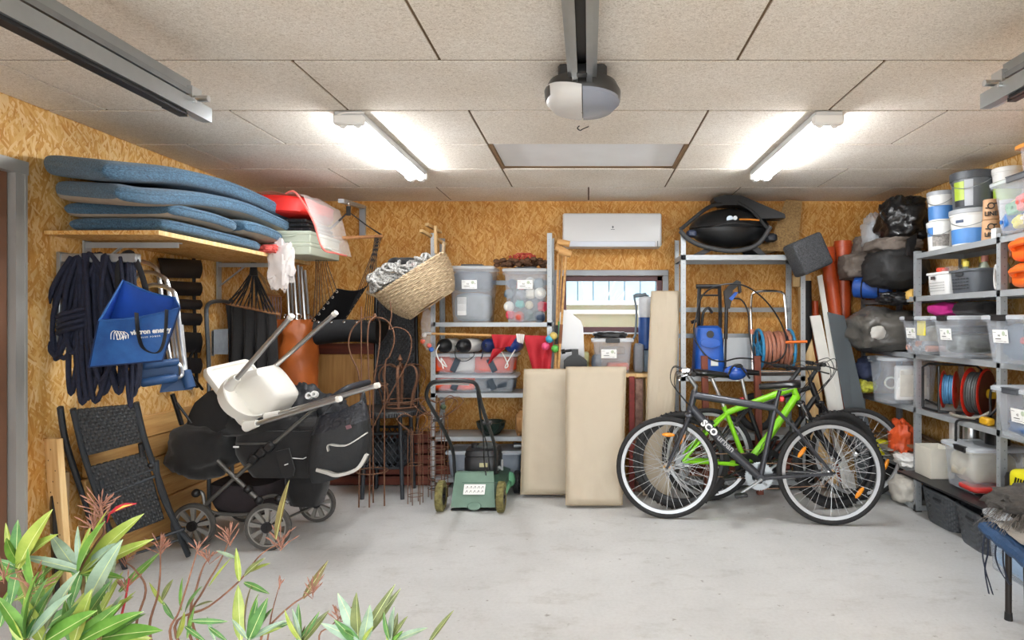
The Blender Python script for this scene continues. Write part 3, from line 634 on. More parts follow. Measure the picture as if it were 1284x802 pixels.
# two woven folding chairs leaning at the left
WEAVE = mat('black_wicker', '26282b', .45, 0, .25, 12, spec=.6)
def weave(b, a, c, d, e, nu, nv, amp=.004, th=.01):          # a..e corners bl, br, tr, tl: raised checks of an over-and-under weave
    nrm = (c - a).cross(e - a).normalized()
    sub = 3
    def fn(u, v):
        q = a.lerp(c, u).lerp(e.lerp(d, u), v); i, j = u * nu, v * nv
        k = math.sin(PI * i) ** 2 * math.sin(PI * j) ** 2; s = 1 if (int(min(i, nu - .01)) + int(min(j, nv - .01))) % 2 else .15
        return q + nrm * (amp * k * s * 2)
    b.grid(fn, nu * sub, nv * sub, th)
BT = mat('charcoal_tube', '33373c', .45, .3, .12, 10)
def woven_chair(label, ox, oy, dY):
    def Q(px, py):
        fx_ = min(1, max(0, (px - 80 - (py - 510) * .3) / 100)); fy = min(1.2, max(0, (py - 505) / 190)); return P(px + ox, py + oy, 3.03 + .30 * fx_ + (.36 - .08 * fx_) * fy + dY)
    t = thing('woven_folding_chair', label, 'chair', tuple(V((Q(190, 690).x, Q(190, 690).y, 0))))
    b = MB(); weave(b, Q(110, 571), Q(181, 553), Q(169, 507), Q(94, 514), 20, 12); build(b, 'backrest', WEAVE, t, ang=25)
    b = MB(); weave(b, Q(153, 671), Q(205, 651), Q(181, 567), Q(108, 587), 18, 20); build(b, 'seat', WEAVE, t, ang=25)
    def leg(*pts, nm='leg', r=.0125):
        bb = MB(); bb.tube(catmull([Q(*p) for p in pts], 6), r, 8); build(bb, nm, BT, t)
    leg((75, 511), (80, 545), (88, 575), (104, 622), (118, 668)); leg((91, 513), (104, 567), (118, 610), (135, 660), (150, 696), (158, 716))
    leg((170, 505), (181, 551), (195, 591), (215, 647), (236, 697)); leg((195, 578), (201, 615), (222, 660), (244, 685))
    leg((131, 611), (195, 587), nm='stretcher', r=.006); leg((134, 621), (194, 597), nm='stretcher', r=.009); leg((160, 688), (231, 663), nm='stretcher', r=.009); leg((170, 694), (226, 676), nm='stretcher', r=.006)
    leg((126, 600), (132, 630), nm='hinge', r=.012)
    b = MB(); b.ball(Q(190, 583), .018, 8, 6); b.cyl(Q(176, 556), Q(178, 572), .012, n=8); build(b, 'hinge', BLACK, t)
woven_chair('black woven folding chair, front one of the two leaning at the left wall', 0, 0, 0)
woven_chair('black woven folding chair leaning behind its twin at the left wall', 1, -1, .07)
# ---------------------------------------------------------------- the pram
GREYT = mat('grey_pram_tube', '6b6a67', .35, .6, .1, 10); TYRE = mat('grey_tyre', '4b4946', .8, 0, .2, 25); SPK = mat('grey_spokes', '8d8b86', .45, .2, .08, 12)
PCL = mat('pram_cloth', '1a191a', .9, 0, .3, 18, .3, 300, sheen=.25); BRN = mat('brown_black_cloth', '2a2326', .9, 0, .2, 18, .3, 300)
pram = thing('pram', 'black pram with spoked grey wheels standing by the left wall', 'pram', (-2.1, 4.0, 0))
def pram_wheel(x, y, r, rw=.034, ax=(0, 1, 0), nm='wheel'):
    w_ = bpy.data.objects.new(nm, None); C.objects.link(w_); w_.parent = pram; OFF[w_.name] = OFF[pram.name]
    c = V((x, y, r)); A = V(ax).normalized(); xx = A.cross(V((0, 0, 1))).normalized(); zz = V((0, 0, 1))
    m = frame(c, xx, zz, A)
    b = MB(m); b.lathe([(r * .82, -rw * .45), (r * .95, -rw * .5), (r, -rw * .22), (r, rw * .22), (r * .95, rw * .5), (r * .82, rw * .45), (r * .82, -rw * .45)], 40); build(b, 'tyre', TYRE, w_)
    b = MB(m); b.lathe([(r * .83, -rw * .42), (r * .83, rw * .42), (r * .76, rw * .40), (r * .76, -rw * .40), (r * .83, -rw * .42)], 40)
    for i in range(9):
        a = 2 * PI * i / 9 + .2; d = V((math.cos(a), math.sin(a), 0)); p = V((-d.y, d.x, 0)); q0, q1 = d * r * .2, d * r * .78
        b.hexa([q0 - p * .008 + V((0, 0, -.010)), q0 + p * .008 + V((0, 0, -.010)), q1 + p * .014 + V((0, 0, -.010)), q1 - p * .014 + V((0, 0, -.010)), q0 - p * .008 + V((0, 0, .012)), q0 + p * .008 + V((0, 0, .012)), q1 + p * .014 + V((0, 0, .010)), q1 - p * .014 + V((0, 0, .010))])
    build(b, 'spoke_rim', SPK, w_)
    b = MB(m); b.cyl((0, 0, -rw * .7), (0, 0, rw * .7), r * .23, n=20); b.box((0, 0, -rw * .72), (.012, .03, .004)); build(b, 'hub', BLACK, w_); return w_
WN, WF = 3.76, 4.24
pram_wheel(-1.915, 3.74, .14); pram_wheel(-2.385, 3.78, .135); pram_wheel(-1.85, WF + .03, .125); pram_wheel(-2.34, WF + .03, .125)
def px_at(px, py, Y): return P(px, py, Y)
b = MB()
for Y, o in ((3.80, 0), (4.2, 1)):
    def Q(px, py): p = P(px, py, 3.80); return V((p.x, Y, p.z))
    b.tube([Q(257, 562), Q(292, 596), Q(325, 627)], .014, 10); b.tube([Q(258, 632), Q(330, 567), Q(400, 508), Q(428, 491)], .0125, 10)
    b.tube(catmull([Q(244, 616), Q(254, 618), Q(262, 640), Q(300, 645), Q(330, 640), Q(325, 627), Q(345, 621), Q(362, 630)], 5), .011, 8)
b.cyl((-1.915, 3.74, .14), (-1.85, WF, .125), .008); b.cyl((-2.385, 3.78, .135), (-2.34, WF, .125), .008)
b.tube([P(296, 556, 3.8), P(345, 556, 3.8)], .007, 8)
build(b, 'frame', GREYT, pram)
b = MB(); h0, h1 = P(428, 491, 3.80), None; p = P(428, 491, 3.8); b.tube(catmull([p + V((-.05, 0, -.035)), p, p + V((.03, .02, .02)), V((p.x + .04, 3.9, p.z + .025)), V((p.x + .04, 4.1, p.z + .025)), V((p.x + .03, 4.18, p.z + .02)), V((p.x, 4.2, p.z)), V((p.x - .05, 4.2, p.z - .035))], 5), .019, 10); build(b, 'handle_bar', mat('pram_handle', '2c2f36', .5, 0, .1, 20), pram)
b = MB()
for px, py in ((328, 567), (318, 575), (338, 560)): q = P(px, py, 3.785); b.box(q, (.05, .045, .06), Matrix.Rotation(R(40), 4, 'Y'), bev=.01)
build(b, 'folding_joint', BLACK, pram)
for px, py in ((325, 627), (350, 625), (246, 618), (311, 613)): b = MB(); b.ball(P(px, py, 3.79), .026, 10, 7); build(b, 'joint', BLACK, pram)
def sag(z0, z1, x0, x1, y0, y1, top=1., n=9, sq=.35):
    rs = []
    for i in range(n):
        t = i / (n - 1); z = z0 + (z1 - z0) * t; k = .72 + .28 * math.sin(PI / 2 * min(1, t * 1.6)); r_ = []
        for j in range(32):
            a = 2 * PI * j / 32; c, d = math.copysign(abs(math.cos(a)) ** sq, math.cos(a)), math.copysign(abs(math.sin(a)) ** sq, math.sin(a)); wv = .012 * noise.noise(V((c * 3, d * 3, z * 9)))
            r_.append(V(((x0 + x1) / 2 + c * ((x1 - x0) / 2 * k + wv), (y0 + y1) / 2 + d * ((y1 - y0) / 2 * k + wv), z)))
        rs.append(r_)
    return rs
b = MB(); b.loft(sag(.40, .70, -2.18, -1.60, 3.80, 4.2)); build(b, 'carrycot', PCL, pram)
b = MB(); b.blob((-2.08, 4.0, .735), (.30, .21, .085), 3, .12, 2, 36, 20, .6, ridge=.03); build(b, 'apron', PCL, pram)
b = MB(); b.blob((-1.72, 4.0, .71), (.17, .2, .05), 7, .2, 2.2, 30, 16, .6, ridge=.05); build(b, 'mattress', mat('pram_lining', '2f2d2d', .9, 0, .2, 20), pram)
b = MB(); hood = []
for i in range(11):
    a = R(-10 + 125 * i / 10); hood.append([V((-2.20 - math.sin(a) * .24, 3.80 + .4 * j / 12, .72 + math.cos(a) * .24 + .015 * math.sin(PI * j / 12) + .008 * (i % 2))) for j in range(13)])
b.loft(hood, cap=False, closed=False)
hood2 = [[q + V((.02, .0, -.02)) for q in r_] for r_ in hood]; b.loft(hood2, cap=False, closed=False)
for j in (0, 12): b.add([r_[j] for r_ in hood] + [V((-2.20, hood[0][j].y, .72))], [list(range(12))])
build(b, 'hood', PCL, pram)
b = MB(); b.blob((-2.40, 3.93, .575), (.19, .2, .18), 11, .22, 1.6, 40, 26, .75, ridge=.02); build(b, 'folded_cover', PCL, pram, ang=60)
b = MB(); b.loft(sag(.16, .36, -2.36, -1.96, 3.82, 4.18, sq=.6)); build(b, 'basket', BRN, pram); b = MB(); b.loft(sag(.17, .40, -1.97, -1.72, 4.0, 4.22, sq=.6)); build(b, 'shadow_cloth', PCL, pram)  # second trough: added dark cloth standing for the black shadow beyond the basket
b = MB(); b.prism([P(345, 566, 3.775), P(362, 562, 3.775), P(369, 588, 3.77), P(367, 597, 3.77), P(360, 600, 3.77), P(353, 596, 3.77)], (0, .012, 0)); fl_ = build(b, 'flap', PCL, pram)
b = MB(); b.box(P(359, 582, 3.768), (.024, .002, .006), Matrix.Rotation(R(-20), 4, 'Y')); build(b, 'white_tag', WHITE, fl_)
b = MB(); b.box(P(296, 560, 3.785), (.035, .003, .010)); b.tube([P(365, 574, 3.79), P(380, 575, 3.79), P(384, 573, 3.79)], .003, 5); build(b, 'white_mark', WHITE, pram)
# bag hung on the handle
nb = thing('changing_bag', 'black bag with pale reflective stripes hanging from the pram handle', 'bag', tuple(P(430, 600, 3.68)))
prof = [(392, 604, 462, 578), (388, 590, 465, 565), (389, 565, 465, 545), (392, 545, 463, 525), (397, 528, 459, 506), (400, 520, 456, 500)]
rs = []
for i, (x0, y0, x1, y1) in enumerate(prof):
    r_ = []; wd = (.10, .15, .16, .14, .10, .07)[i]; a, c = P(x0, y0, 3.70), P(x1, y1, 3.73)
    for j in range(24):
        t = 2 * PI * j / 24; cc, dd = math.copysign(abs(math.cos(t)) ** .6, math.cos(t)), math.copysign(abs(math.sin(t)) ** .7, math.sin(t)); q = a.lerp(c, .5 + .5 * cc)
        r_.append(q + V((0, dd * wd / 2 + .012 * noise.noise(V((cc * 4, dd * 3, i * .7))), -.03 * (1 - cc * cc) * (1 if i == 0 else (.6 if i > 3 else 0)))))
    rs.append(r_)
b = MB(); b.loft(rs[:4], cap=True); build(b, 'body', mat('bag_nylon', '1f2124', .6, 0, .25, 25, .2, 200), nb, ang=60)
b = MB(); b.loft(rs[3:], cap=False); build(b, 'gathered_top', mat('bag_shiny_nylon', '1d2027', .35, 0, .3, 25, .5, 60), nb, ang=60)
REFL = mat('reflective_grey', 'c3c2bd', .45, .2, .05, 20)
def fy(px, py): return 3.70 - .095 + .03 * (abs(px - 428) / 38) ** 2
def strip(pts, wd, nm='stripe'):
    bb = MB(); pts = catmull([P(px, py, fy(px, py)) for px, py in pts], 6); rr = []
    for i, p in enumerate(pts):
        t = (pts[min(i + 1, len(pts) - 1)] - pts[max(i - 1, 0)]).normalized(); n = t.cross(V((0, 1, 0))).normalized()
        rr.append([p + n * wd / 2, p - n * wd / 2, p - n * wd / 2 + V((0, .03, 0)), p + n * wd / 2 + V((0, .03, 0))])
    bb.loft(rr); build(bb, nm, REFL, nb)
strip([(396, 589), (410, 593), (423, 596), (447, 588), (459, 570)], .018); strip([(411, 566), (411, 558), (425, 559), (437, 557), (459, 543)], .007)
b = MB(); b.box(P(437, 535, 3.60), (.03, .004, .022), Matrix.Rotation(R(-20), 4, 'Y')); build(b, 'maker_tag', mat('faded_red_tag', '7d5a60', .7), nb)
b = MB(); b.tube([P(452, 506, 3.7), P(456, 492, 3.8), P(458, 505, 3.76)], .010, 6, flat=.4); b.tube([P(402, 523, 3.7), P(414, 510, 3.78), P(425, 496, 3.83), P(428, 506, 3.78)], .010, 6, flat=.4); build(b, 'strap', STRAP, nb)
g = MB(); g.blob(P(380, 515, 4.05), (.13, .13, .17), 21, .3, 2, 36, 24, .8, ridge=.06); g.blob(P(408, 517, 4.1), (.13, .12, .12), 25, .25, 2, 36, 20, .8, ridge=.05)
gg = build(g, 'rain_jacket', mat('jacket_black', '25272b', .6, 0, .25, 16, .3, 120), label='crumpled black jacket with white letters lying on the pram', cat='jacket', ang=60)
text('co', .085, frame(P(391, 494, 3.945), V((1, -.05, .3)), V((-.25, .35, .9)), None), WHITE, gg, bold=.002, ext=.012)

# white high chair turned over on the pram
hc = thing('high_chair', 'white plastic high chair with metal legs lying tipped over on the pram', 'high chair', tuple(P(309, 534, 3.85)))
HW = mat('high_chair_white', 'e9e6de', .4, 0, .02, 5)
A_, B_, C_, D_ = P(254, 463, 3.72), P(311, 450, 4.02), P(364, 521, 4.02), P(307, 534, 3.72)
nn = (B_ - A_).cross(D_ - A_).normalized();
if nn.x < 0: nn = -nn
def tray(u, v, k=1.0): u = .5 + (u - .5) * k; v = .5 + (v - .5) * k; return A_.lerp(B_, u).lerp(D_.lerp(C_, u), v)
def rr_ring(u0, u1, v0, v1, h, n=7, rad=.12):
    pts = []
    for cu, cv, a0 in ((u1 - rad, v1 - rad, 0), (u0 + rad, v1 - rad, 90), (u0 + rad, v0 + rad, 180), (u1 - rad, v0 + rad, 270)):
        for i in range(n): a = R(a0 + 90 * i / (n - 1)); pts.append(tray(cu + rad * math.cos(a), cv + rad * math.sin(a)) + nn * h)
    return pts
b = MB(); b.loft([rr_ring(0, 1, 0, 1, -.03), rr_ring(-.015, 1.015, -.015, 1.015, -.01), rr_ring(0, 1, 0, 1, .012), rr_ring(.04, .96, .04, .96, .014), rr_ring(.06, .94, .06, .94, .004)]); build(b, 'tray', HW, hc)
b = MB(); b.loft([rr_ring(.28, 1.0, .22, .99, .0), rr_ring(.30, 1.0, .24, .98, .05), rr_ring(.34, .98, .30, .95, .12), rr_ring(.38, .95, .36, .90, .19), rr_ring(.45, .90, .45, .84, .21)]); build(b, 'seat_shell', HW, hc)
b = MB(); m_ = frame(tray(.42, .66) + nn * .02, (B_ - A_), (D_ - A_) - (B_ - A_) * ((D_ - A_).dot(B_ - A_) / (B_ - A_).length_squared), None)
b.m = frame(tray(.30, .60), (B_ - A_), nn.cross(B_ - A_), nn); b.lathe([(.15, .0), (.152, .07), (.145, .075), (.14, .0)], 32); build(b, 'seat_rim', HW, hc)
for (s, e) in (((294, 478, 3.62), (365, 397, 3.45)), ((337, 466, 3.95), (420, 393, 3.78)), ((318, 532, 3.62), (425, 500, 3.42)), ((345, 520, 3.72), (473, 483, 3.58))):
    a, c = P(*s), P(*e); b = MB(); b.cyl(a, c, .0145, n=14); l = build(b, 'leg', ALU, hc)
    b = MB(); b.cyl(c - (c - a).normalized() * .012, c + (c - a).normalized() * .012, .018, .016, n=14); build(b, 'foot_cap', HW, l)
    b = MB(); q = a + (c - a).normalized() * .03; b.cyl(a - (c - a).normalized() * .06, q, .03, .021, n=14); build(b, 'leg_socket', HW, l)

# ---------------------------------------------------------------- punch bag, hanging chairs, rods
pbg = thing('punch_bag', 'tall tan leather punch bag standing behind the pram', 'punch bag', (-2.31, 4.97, 0))
TAN = mat('tan_leather', 'b5602a', .38, 0, .1, 6, .12, 30)
rs = []
for i in range(34):
    t = i / 33; z = .02 + 1.36 * t; r_ = []; k = .15 * (1 if t < .78 else 1 - .16 * ((t - .78) / .22) ** 1.5); cr = max(0, (t - .62) / .38)
    for j in range(36):
        a = 2 * PI * j / 36; rr = k + cr * .055 * (noise.noise(V((math.cos(a) * 2.2, math.sin(a) * 2.2, t * 14))) + .6 * abs(noise.noise(V((math.cos(a) * 4, math.sin(a) * 4, t * 22))))); r_.append(V((-2.31 + rr * math.cos(a), 4.97 + rr * math.sin(a), z)))
    rs.append(r_)
b = MB(); b.loft(rs); build(b, 'body', TAN, pbg, ang=70)
b = MB()
for i in range(6): a = i * PI / 3; b.torus((-2.31 + .1 * math.cos(a), 4.97 + .1 * math.sin(a), 1.40), .022, .004, (math.cos(a), math.sin(a), .2), 16, 5)
build(b, 'hanging_rings', CHROME, pbg, kind='stuff')

WB = wood('spreader_wood', '8a5a34', 'b07d4e', 0)
def strings(b, a, ends, r=.003, sagk=.0, seed=0):
    rn = random.Random(seed)
    for e in ends: m_ = V(a).lerp(V(e), .5) + V((rn.uniform(-.015, .015), rn.uniform(-.015, .015), -sagk)); b.tube([a, m_, e], r, 4)
hs = thing('hanging_chair', 'black hanging chair of gathered cords and cloth, left of the punch bag', 'hanging chair', tuple(P(318, 500, 4.62)))
a, c = P(279, 379, 4.55), P(351, 394, 4.72); b = MB(); b.cyl(a, c, .012, n=10); build(b, 'spreader_bar', WB, hs)
ap = P(318, 337, 4.62); b = MB(); strings(b, ap, [a.lerp(c, .06 + .88 * i / 25) + V((0, .012 * (-1) ** i, 0)) for i in range(26)], .0042, .02); b.cyl(ap + V((0, 0, -.05)), ap + V((0, 0, .05)), .03, .02, n=10); build(b, 'cords', DARKCLOTH, hs, kind='stuff')
b = MB()
def drape(u, v):
    q = a.lerp(c, .08 + .86 * u) + V((0, 0, -.01 - .68 * v)); f = .028 * math.sin(u * 26 + v * 1.5) * (.4 + .6 * min(1, v * 2)) + .02 * noise.noise(V((u * 5, v * 2, 3)))
    return q + V((.01 * math.sin(v * 3), -.02 + f, 0))
b.grid(drape, 60, 16, .003); build(b, 'cloth_seat', DARKCLOTH, hs, ang=60)
be = thing('rope_hammock', 'small beige cord hammock end with a short wooden bar beside the black hanging chair', 'hammock', tuple(P(342, 372, 4.95)))
a2, c2 = P(331, 369, 4.95), P(352, 372, 5.0); ap2 = P(322, 338, 4.95); BEI = mat('beige_cord', 'b79a72', .9, 0, .15, 30)
b = MB(); strings(b, ap2, [a2.lerp(c2, i / 9) for i in range(10)], .003, .0, 4); build(b, 'cords', BEI, be, kind='stuff'); b = MB(); b.cyl(a2, c2, .009, n=8); build(b, 'spreader_bar', WB, be)
b = MB()
for i in range(7): b.tube([a2.lerp(c2, i / 6), a2.lerp(c2, i / 6) + V((.005, 0, -.12)), a2.lerp(c2, .3 + i / 12) + V((0, 0, -.3))], .004, 4)
build(b, 'netting', mat('lilac_cord', 'a794a0', .9), be, kind='stuff')
rd = thing('rod_bundle', 'bundle of grey metal parasol rods leaning in the corner behind the punch bag', 'rods', (-2.42, 5.25, 0))
for i in range(6):
    b = MB(); x = -2.54 + .035 * i; b.tube([(x + .06, 5.26 + .02 * (i % 2), .01), (x + .02, 5.30, 1.1), (x - .03 - .004 * i, 5.33, 1.86 - .03 * (i % 3))], .011 if i % 2 else .014, 8); build(b, 'rod', STEELW if i % 2 else ALU, rd)
b = MB(); b.cyl((-2.455, 5.30, 1.25), (-2.455, 5.30, 1.29), .11, n=14); build(b, 'binding', STEELD, rd)

sw = thing('swing_seat', 'black sling swing seat with eyelets hanging by cords under a wooden bar', 'swing seat', tuple(P(432, 434, 4.85)))
SLING = mat('black_leatherette', '121214', .62, 0, .15, 12, .1, 80, spec=.25)
k0, k1 = P(396, 300, 4.62), P(479, 296, 5.0); b = MB(); b.cyl(k0, k1, .014, n=10); build(b, 'spreader_bar', WB, sw)
ring = P(437, 270, 4.85); b = MB()
for e in (k0, k1):
    for i in range(4): b.tube([ring + V((0, 0, .03)), ring.lerp(e, .5) + V((0, .012 * i, .01)), e + V((-.006 * i, .01 * i, .012))], .004, 5)
b.cyl(ring, ring + V((0, 0, .07)), .018, n=8); build(b, 'top_cords', DARKCLOTH, sw, kind='stuff')
s00, s10, s11, s01 = P(391, 403, 4.7), P(434, 400, 5.0), P(461, 358, 5.08), P(424, 362, 4.75)
b = MB(); b.grid(lambda u, v: s00.lerp(s10, u).lerp(s01.lerp(s11, u), v) + V((0, .07 * math.sin(PI * u), -.05 * math.sin(PI * u) * (1 - .5 * v))), 14, 10, .008); build(b, 'back_sling', SLING, sw)
t0, t1 = P(391, 404, 4.66), P(470, 404, 4.92)
def seatf(u, v): a_ = -.5 + PI * 1.15 * v; return t0.lerp(t1, u) + V((0, .20 - .20 * math.cos(a_ - .0), -.165 * max(0, math.sin(min(a_ + .5, PI))) + .02 * math.sin(PI * u)))
b = MB(); b.grid(seatf, 16, 14, .008); build(b, 'seat_sling', SLING, sw)
b = MB()
for i in range(6): q = s00.lerp(s01, .06 + .17 * i) + V((.012, -.012, 0)); b.torus(q, .008, .0035, (.3, -1, .2), 12, 5)
for i in range(6): q = s11.lerp(s10, .1 + .16 * i) + V((-.012, -.012, -.0)); b.torus(q, .008, .0035, (-.3, -1, .2), 12, 5)
for i in range(5): q = t0.lerp(t1, .1 + .2 * i) + V((0, -.006, .004)); b.torus(q, .007, .003, (0, -1, .2), 12, 5)
build(b, 'eyelets', CHROME, sw, kind='stuff')
b = MB()
for i in range(8): q = s00.lerp(s01, .04 + .13 * i); b.tube([k0 + V((.004 * i, .006 * i, 0)), k0.lerp(q, .5) + V((.01, 0, 0)), q], .0028, 4)
for i in range(10): q = s11.lerp(s10, .05 + .2 * i) if i < 5 else t1.lerp(t0, .02 + .04 * (i - 5)); b.tube([k1 + V((-.004 * i, -.006 * i, 0)), k1.lerp(q, .5) + V((-.004 * i, 0, 0)), q], .0028, 4)
build(b, 'side_cords', DARKCLOTH, sw, kind='stuff')
hb = thing('ceiling_bracket', 'steel angle bracket under the ceiling that carries the swing seat', 'bracket', tuple(P(455, 296, 5.46)))
e0 = P(454, 262, 5.46); b = MB(); b.box((e0.x, 5.475, e0.z - .1), (.05, .03, .26)); build(b, 'wall_leg', STEELW, hb)
b = MB(); b.beam((e0.x, 5.47, e0.z + .02), (ring.x - .03, 4.78, ring.z + .10), .045, .03); build(b, 'arm', STEELW, hb); b = MB(); b.cyl(ring + V((0, 0, .06)), ring + V((0, 0, .10)), .008); build(b, 'hook', CHROME, hb)
# ---------------------------------------------------------------- centre left: boards, table, iron supports
PLY = wood('plywood', 'bf8a48', 'd9ab6c', 2)
for i, (x0, x1, h, y) in enumerate(((-2.35, -1.98, 1.08, 5.40), (-1.99, -1.80, 1.04, 5.37))):
    b = MB(); b.box(((x0 + x1) / 2, y, h / 2), (x1 - x0, .018, h)); build(b, 'plywood_sheet', PLY, label=('wide plywood sheet standing at the back wall beside the punch bag', 'narrow plywood sheet standing in front of the wide plywood sheet')[i], cat='board')
b = MB(); b.box((-2.1, 5.40, 1.13), (.56, .08, .09)); build(b, 'wooden_beam', REDWOOD, label='short dark red beam lying on the plywood edge under the swing seat', cat='beam')
for i in range(5):
    b = MB(); b.box((-1.72 + .03 * (i % 2), 5.26 + .012 * i, .045 + .085 * i), (1.15 - .06 * i, .14, .075), bev=.004)
    build(b, 'decking_board', REDWOOD, label='dark red board under the round black table, %s of five in pile' % ('lowest', 'second from the floor', 'middle one', 'second from the top', 'topmost')[i], cat='board', group='dark red boards under the black table')

wp = thing('folded_lounger', 'tall black woven lounger back leaning at the back wall behind the iron crown', 'lounger', (-1.62, 5.35, 0))
b = MB(); weave(b, P(470, 508, 5.3), P(524, 508, 5.3), P(520, 372, 5.42), P(474, 372, 5.42), 20, 44, .005, .015); build(b, 'woven_back', WEAVE, wp, ang=25)
b = MB()
for px in (470, 524): b.tube([V((P(px, 508, 5.3).x, 5.22, .01)), P(px, 508, 5.3), P(472 if px < 500 else 521, 372, 5.42)], .015, 8)
b.tube([P(472, 372, 5.42), P(521, 372, 5.42)], .015, 8); build(b, 'frame', BLACKM, wp)

tbl = thing('side_table', 'round black woven garden table with a lattice basket below, by the back wall', 'table', (-1.58, 4.98, 0))
TX, TY, TZ = -1.585, 4.97, .68
b = MB(); b.lathe([(.01, 0), (.272, 0), (.278, -.008), (.278, -.04), (.262, -.045), (.26, -.02), (.01, -.02)], 48, (TX, TY, TZ)); build(b, 'table_top', WEAVE, tbl)
b = MB()
for i in range(90): a = 2 * PI * i / 90; b.ball((TX + .28 * math.cos(a), TY + .28 * math.sin(a), TZ - .024), (.006, .006, .016), 5, 4)
build(b, 'woven_edge', WEAVE, tbl, kind='stuff')
for sx, sy in ((-1, -1), (1, -1), (1, 1), (-1, 1)):
    b = MB(); b.cyl((TX + sx * .155, TY + sy * .16, 0), (TX + sx * .13, TY + sy * .14, TZ - .03), .016, n=10); build(b, 'leg', BT, tbl)
bk = bpy.data.objects.new('lattice_basket', None); C.objects.link(bk); bk.parent = tbl; OFF[bk.name] = OFF[tbl.name]
z0, z1, xa, xb, ya, yb_ = .235, .50, TX - .28, TX + .135, TY - .14, TY + .17
b = MB()
for z in (z0, z1):
    for p, q in (((xa, ya), (xb, ya)), ((xb, ya), (xb, yb_)), ((xb, yb_), (xa, yb_)), ((xa, yb_), (xa, ya))): b.cyl((*p, z), (*q, z), .011, n=8)
for x, y in ((xa, ya), (xb, ya), (xb, yb_), (xa, yb_)): b.cyl((x, y, z0), (x, y, z1), .011, n=8)
b.box(((xa + xb) / 2, (ya + yb_) / 2, z0), (xb - xa, yb_ - ya, .01)); build(b, 'frame', BT, bk)
b = MB(); H = z1 - z0
def lattice(o, d, L):
    n = int(L / .042)
    for s in (1, -1):
        for i in range(-7, n + 8):
            x0 = i * L / n; x1 = x0 + s * H * .75; t0_, t1_ = 0, 1
            if x1 < 0: t1_ = x0 / (x0 - x1)
            if x1 > L: t1_ = (L - x0) / (x1 - x0)
            if x0 < 0: t0_ = (0 - x0) / (x1 - x0) if x1 != x0 else 0
            if x0 > L: t0_ = (L - x0) / (x1 - x0)
            if t1_ <= t0_ or t0_ > 1 or t1_ < 0: continue
            pt = lambda t: V(o) + V(d) * (x0 + (x1 - x0) * t) + V((0, 0, z0 + H * t))
            b.tube([pt(t0_), pt(t1_)], .0045, 4)
lattice((xa, ya, 0), (1, 0, 0), xb - xa); lattice((xb, ya, 0), (0, 1, 0), yb_ - ya); lattice((xa, yb_, 0), (1, 0, 0), xb - xa)
build(b, 'lattice', BT, bk, kind='stuff')
b = MB(); b.box((TX - .07, TY + .02, .33), (.3, .22, .17), bev=.02); build(b, 'pot_liner', mat('dark_grey_plastic', '2f3236', .6), label='dark grey planter insert inside the lattice basket under the round table', cat='planter')

def wires(b, Y, curves, r=.0045, n=6):
    for c in curves: b.tube(catmull([P(p[0], p[1], Y + (p[2] if len(p) > 2 else 0)) for p in c], 6), r, n)
io = thing('iron_obelisk', 'tall rusty iron plant support with heart-shaped loops behind the pram bag', 'plant support', tuple(P(465, 655, 4.35)))
b = MB(); wires(b, 4.5, [[(470, 397), (456, 399), (442, 412), (437, 430), (441, 448), (449, 466), (452, 500, 0), (451, 560), (450, 636)],
    [(470, 397, 0), (463, 404, -.05), (461, 425, -.06), (462, 460, -.05), (464, 520, -.03), (463, 636, -.05)], [(470, 397), (476, 403, .1), (476, 430, .12), (472, 460, .1), (468, 500, .08), (468, 630, .1)],
    [(470, 397), (484, 401), (493, 414), (494, 430), (488, 447), (483, 458), (482, 520), (482, 634)]], .0055)
build(b, 'loop_rods', RUST, io)
b = MB(); wires(b, 4.5, [[(453, 384), (453, 440), (453, 520)], [(489, 378), (491, 395), (488, 412), (497, 410), (510, 415), (516, 428), (512, 450), (496, 482), (478, 515), (463, 545)]], .0045); build(b, 'thin_rods', RUST, io)
for py in (482, 590): b = MB(); b.torus(P(467, py, 4.55), .108, .005, (0, 0, 1), 32, 6); build(b, 'ring', RUST, io)
b = MB(); b.ball(P(470, 396, 4.5), (.012, .012, .02), 10, 7); build(b, 'finial', RUST, io)
cw = thing('crown_ornament', 'rusty iron garden crown with a pointed finial standing on the round black table', 'ornament', (-1.50, 4.98, .682))
cx, cy = -1.50, 4.98
b = MB(); b.torus((cx, cy, .69), .13, .008, (0, 0, 1), 32, 6); b.torus((cx, cy, .735), .135, .006, (0, 0, 1), 32, 6); build(b, 'base_ring', RUST, cw)
for i in range(8):
    a = 2 * PI * i / 8 + .2; d = V((math.cos(a), math.sin(a), 0)); o_ = V((cx, cy, 0))
    pts = catmull([o_ + d * .13 + V((0, 0, .69)), o_ + d * .15 + V((0, 0, .80)), o_ + d * .20 + V((0, 0, .93)), o_ + d * .17 + V((0, 0, 1.01)), o_ + d * .09 + V((0, 0, 1.02)), o_ + d * .02 + V((0, 0, .985))], 5)
    b = MB(); b.tube(pts, .011, 6, flat=.3, up=d); build(b, 'band', RUST, cw)
b = MB(); b.lathe([(.012, 0), (.02, .012), (.01, .03), (.006, .06), (.022, .075), (.014, .09), (.002, .12)], 14, (cx, cy, .985)); build(b, 'finial', RUST, cw)
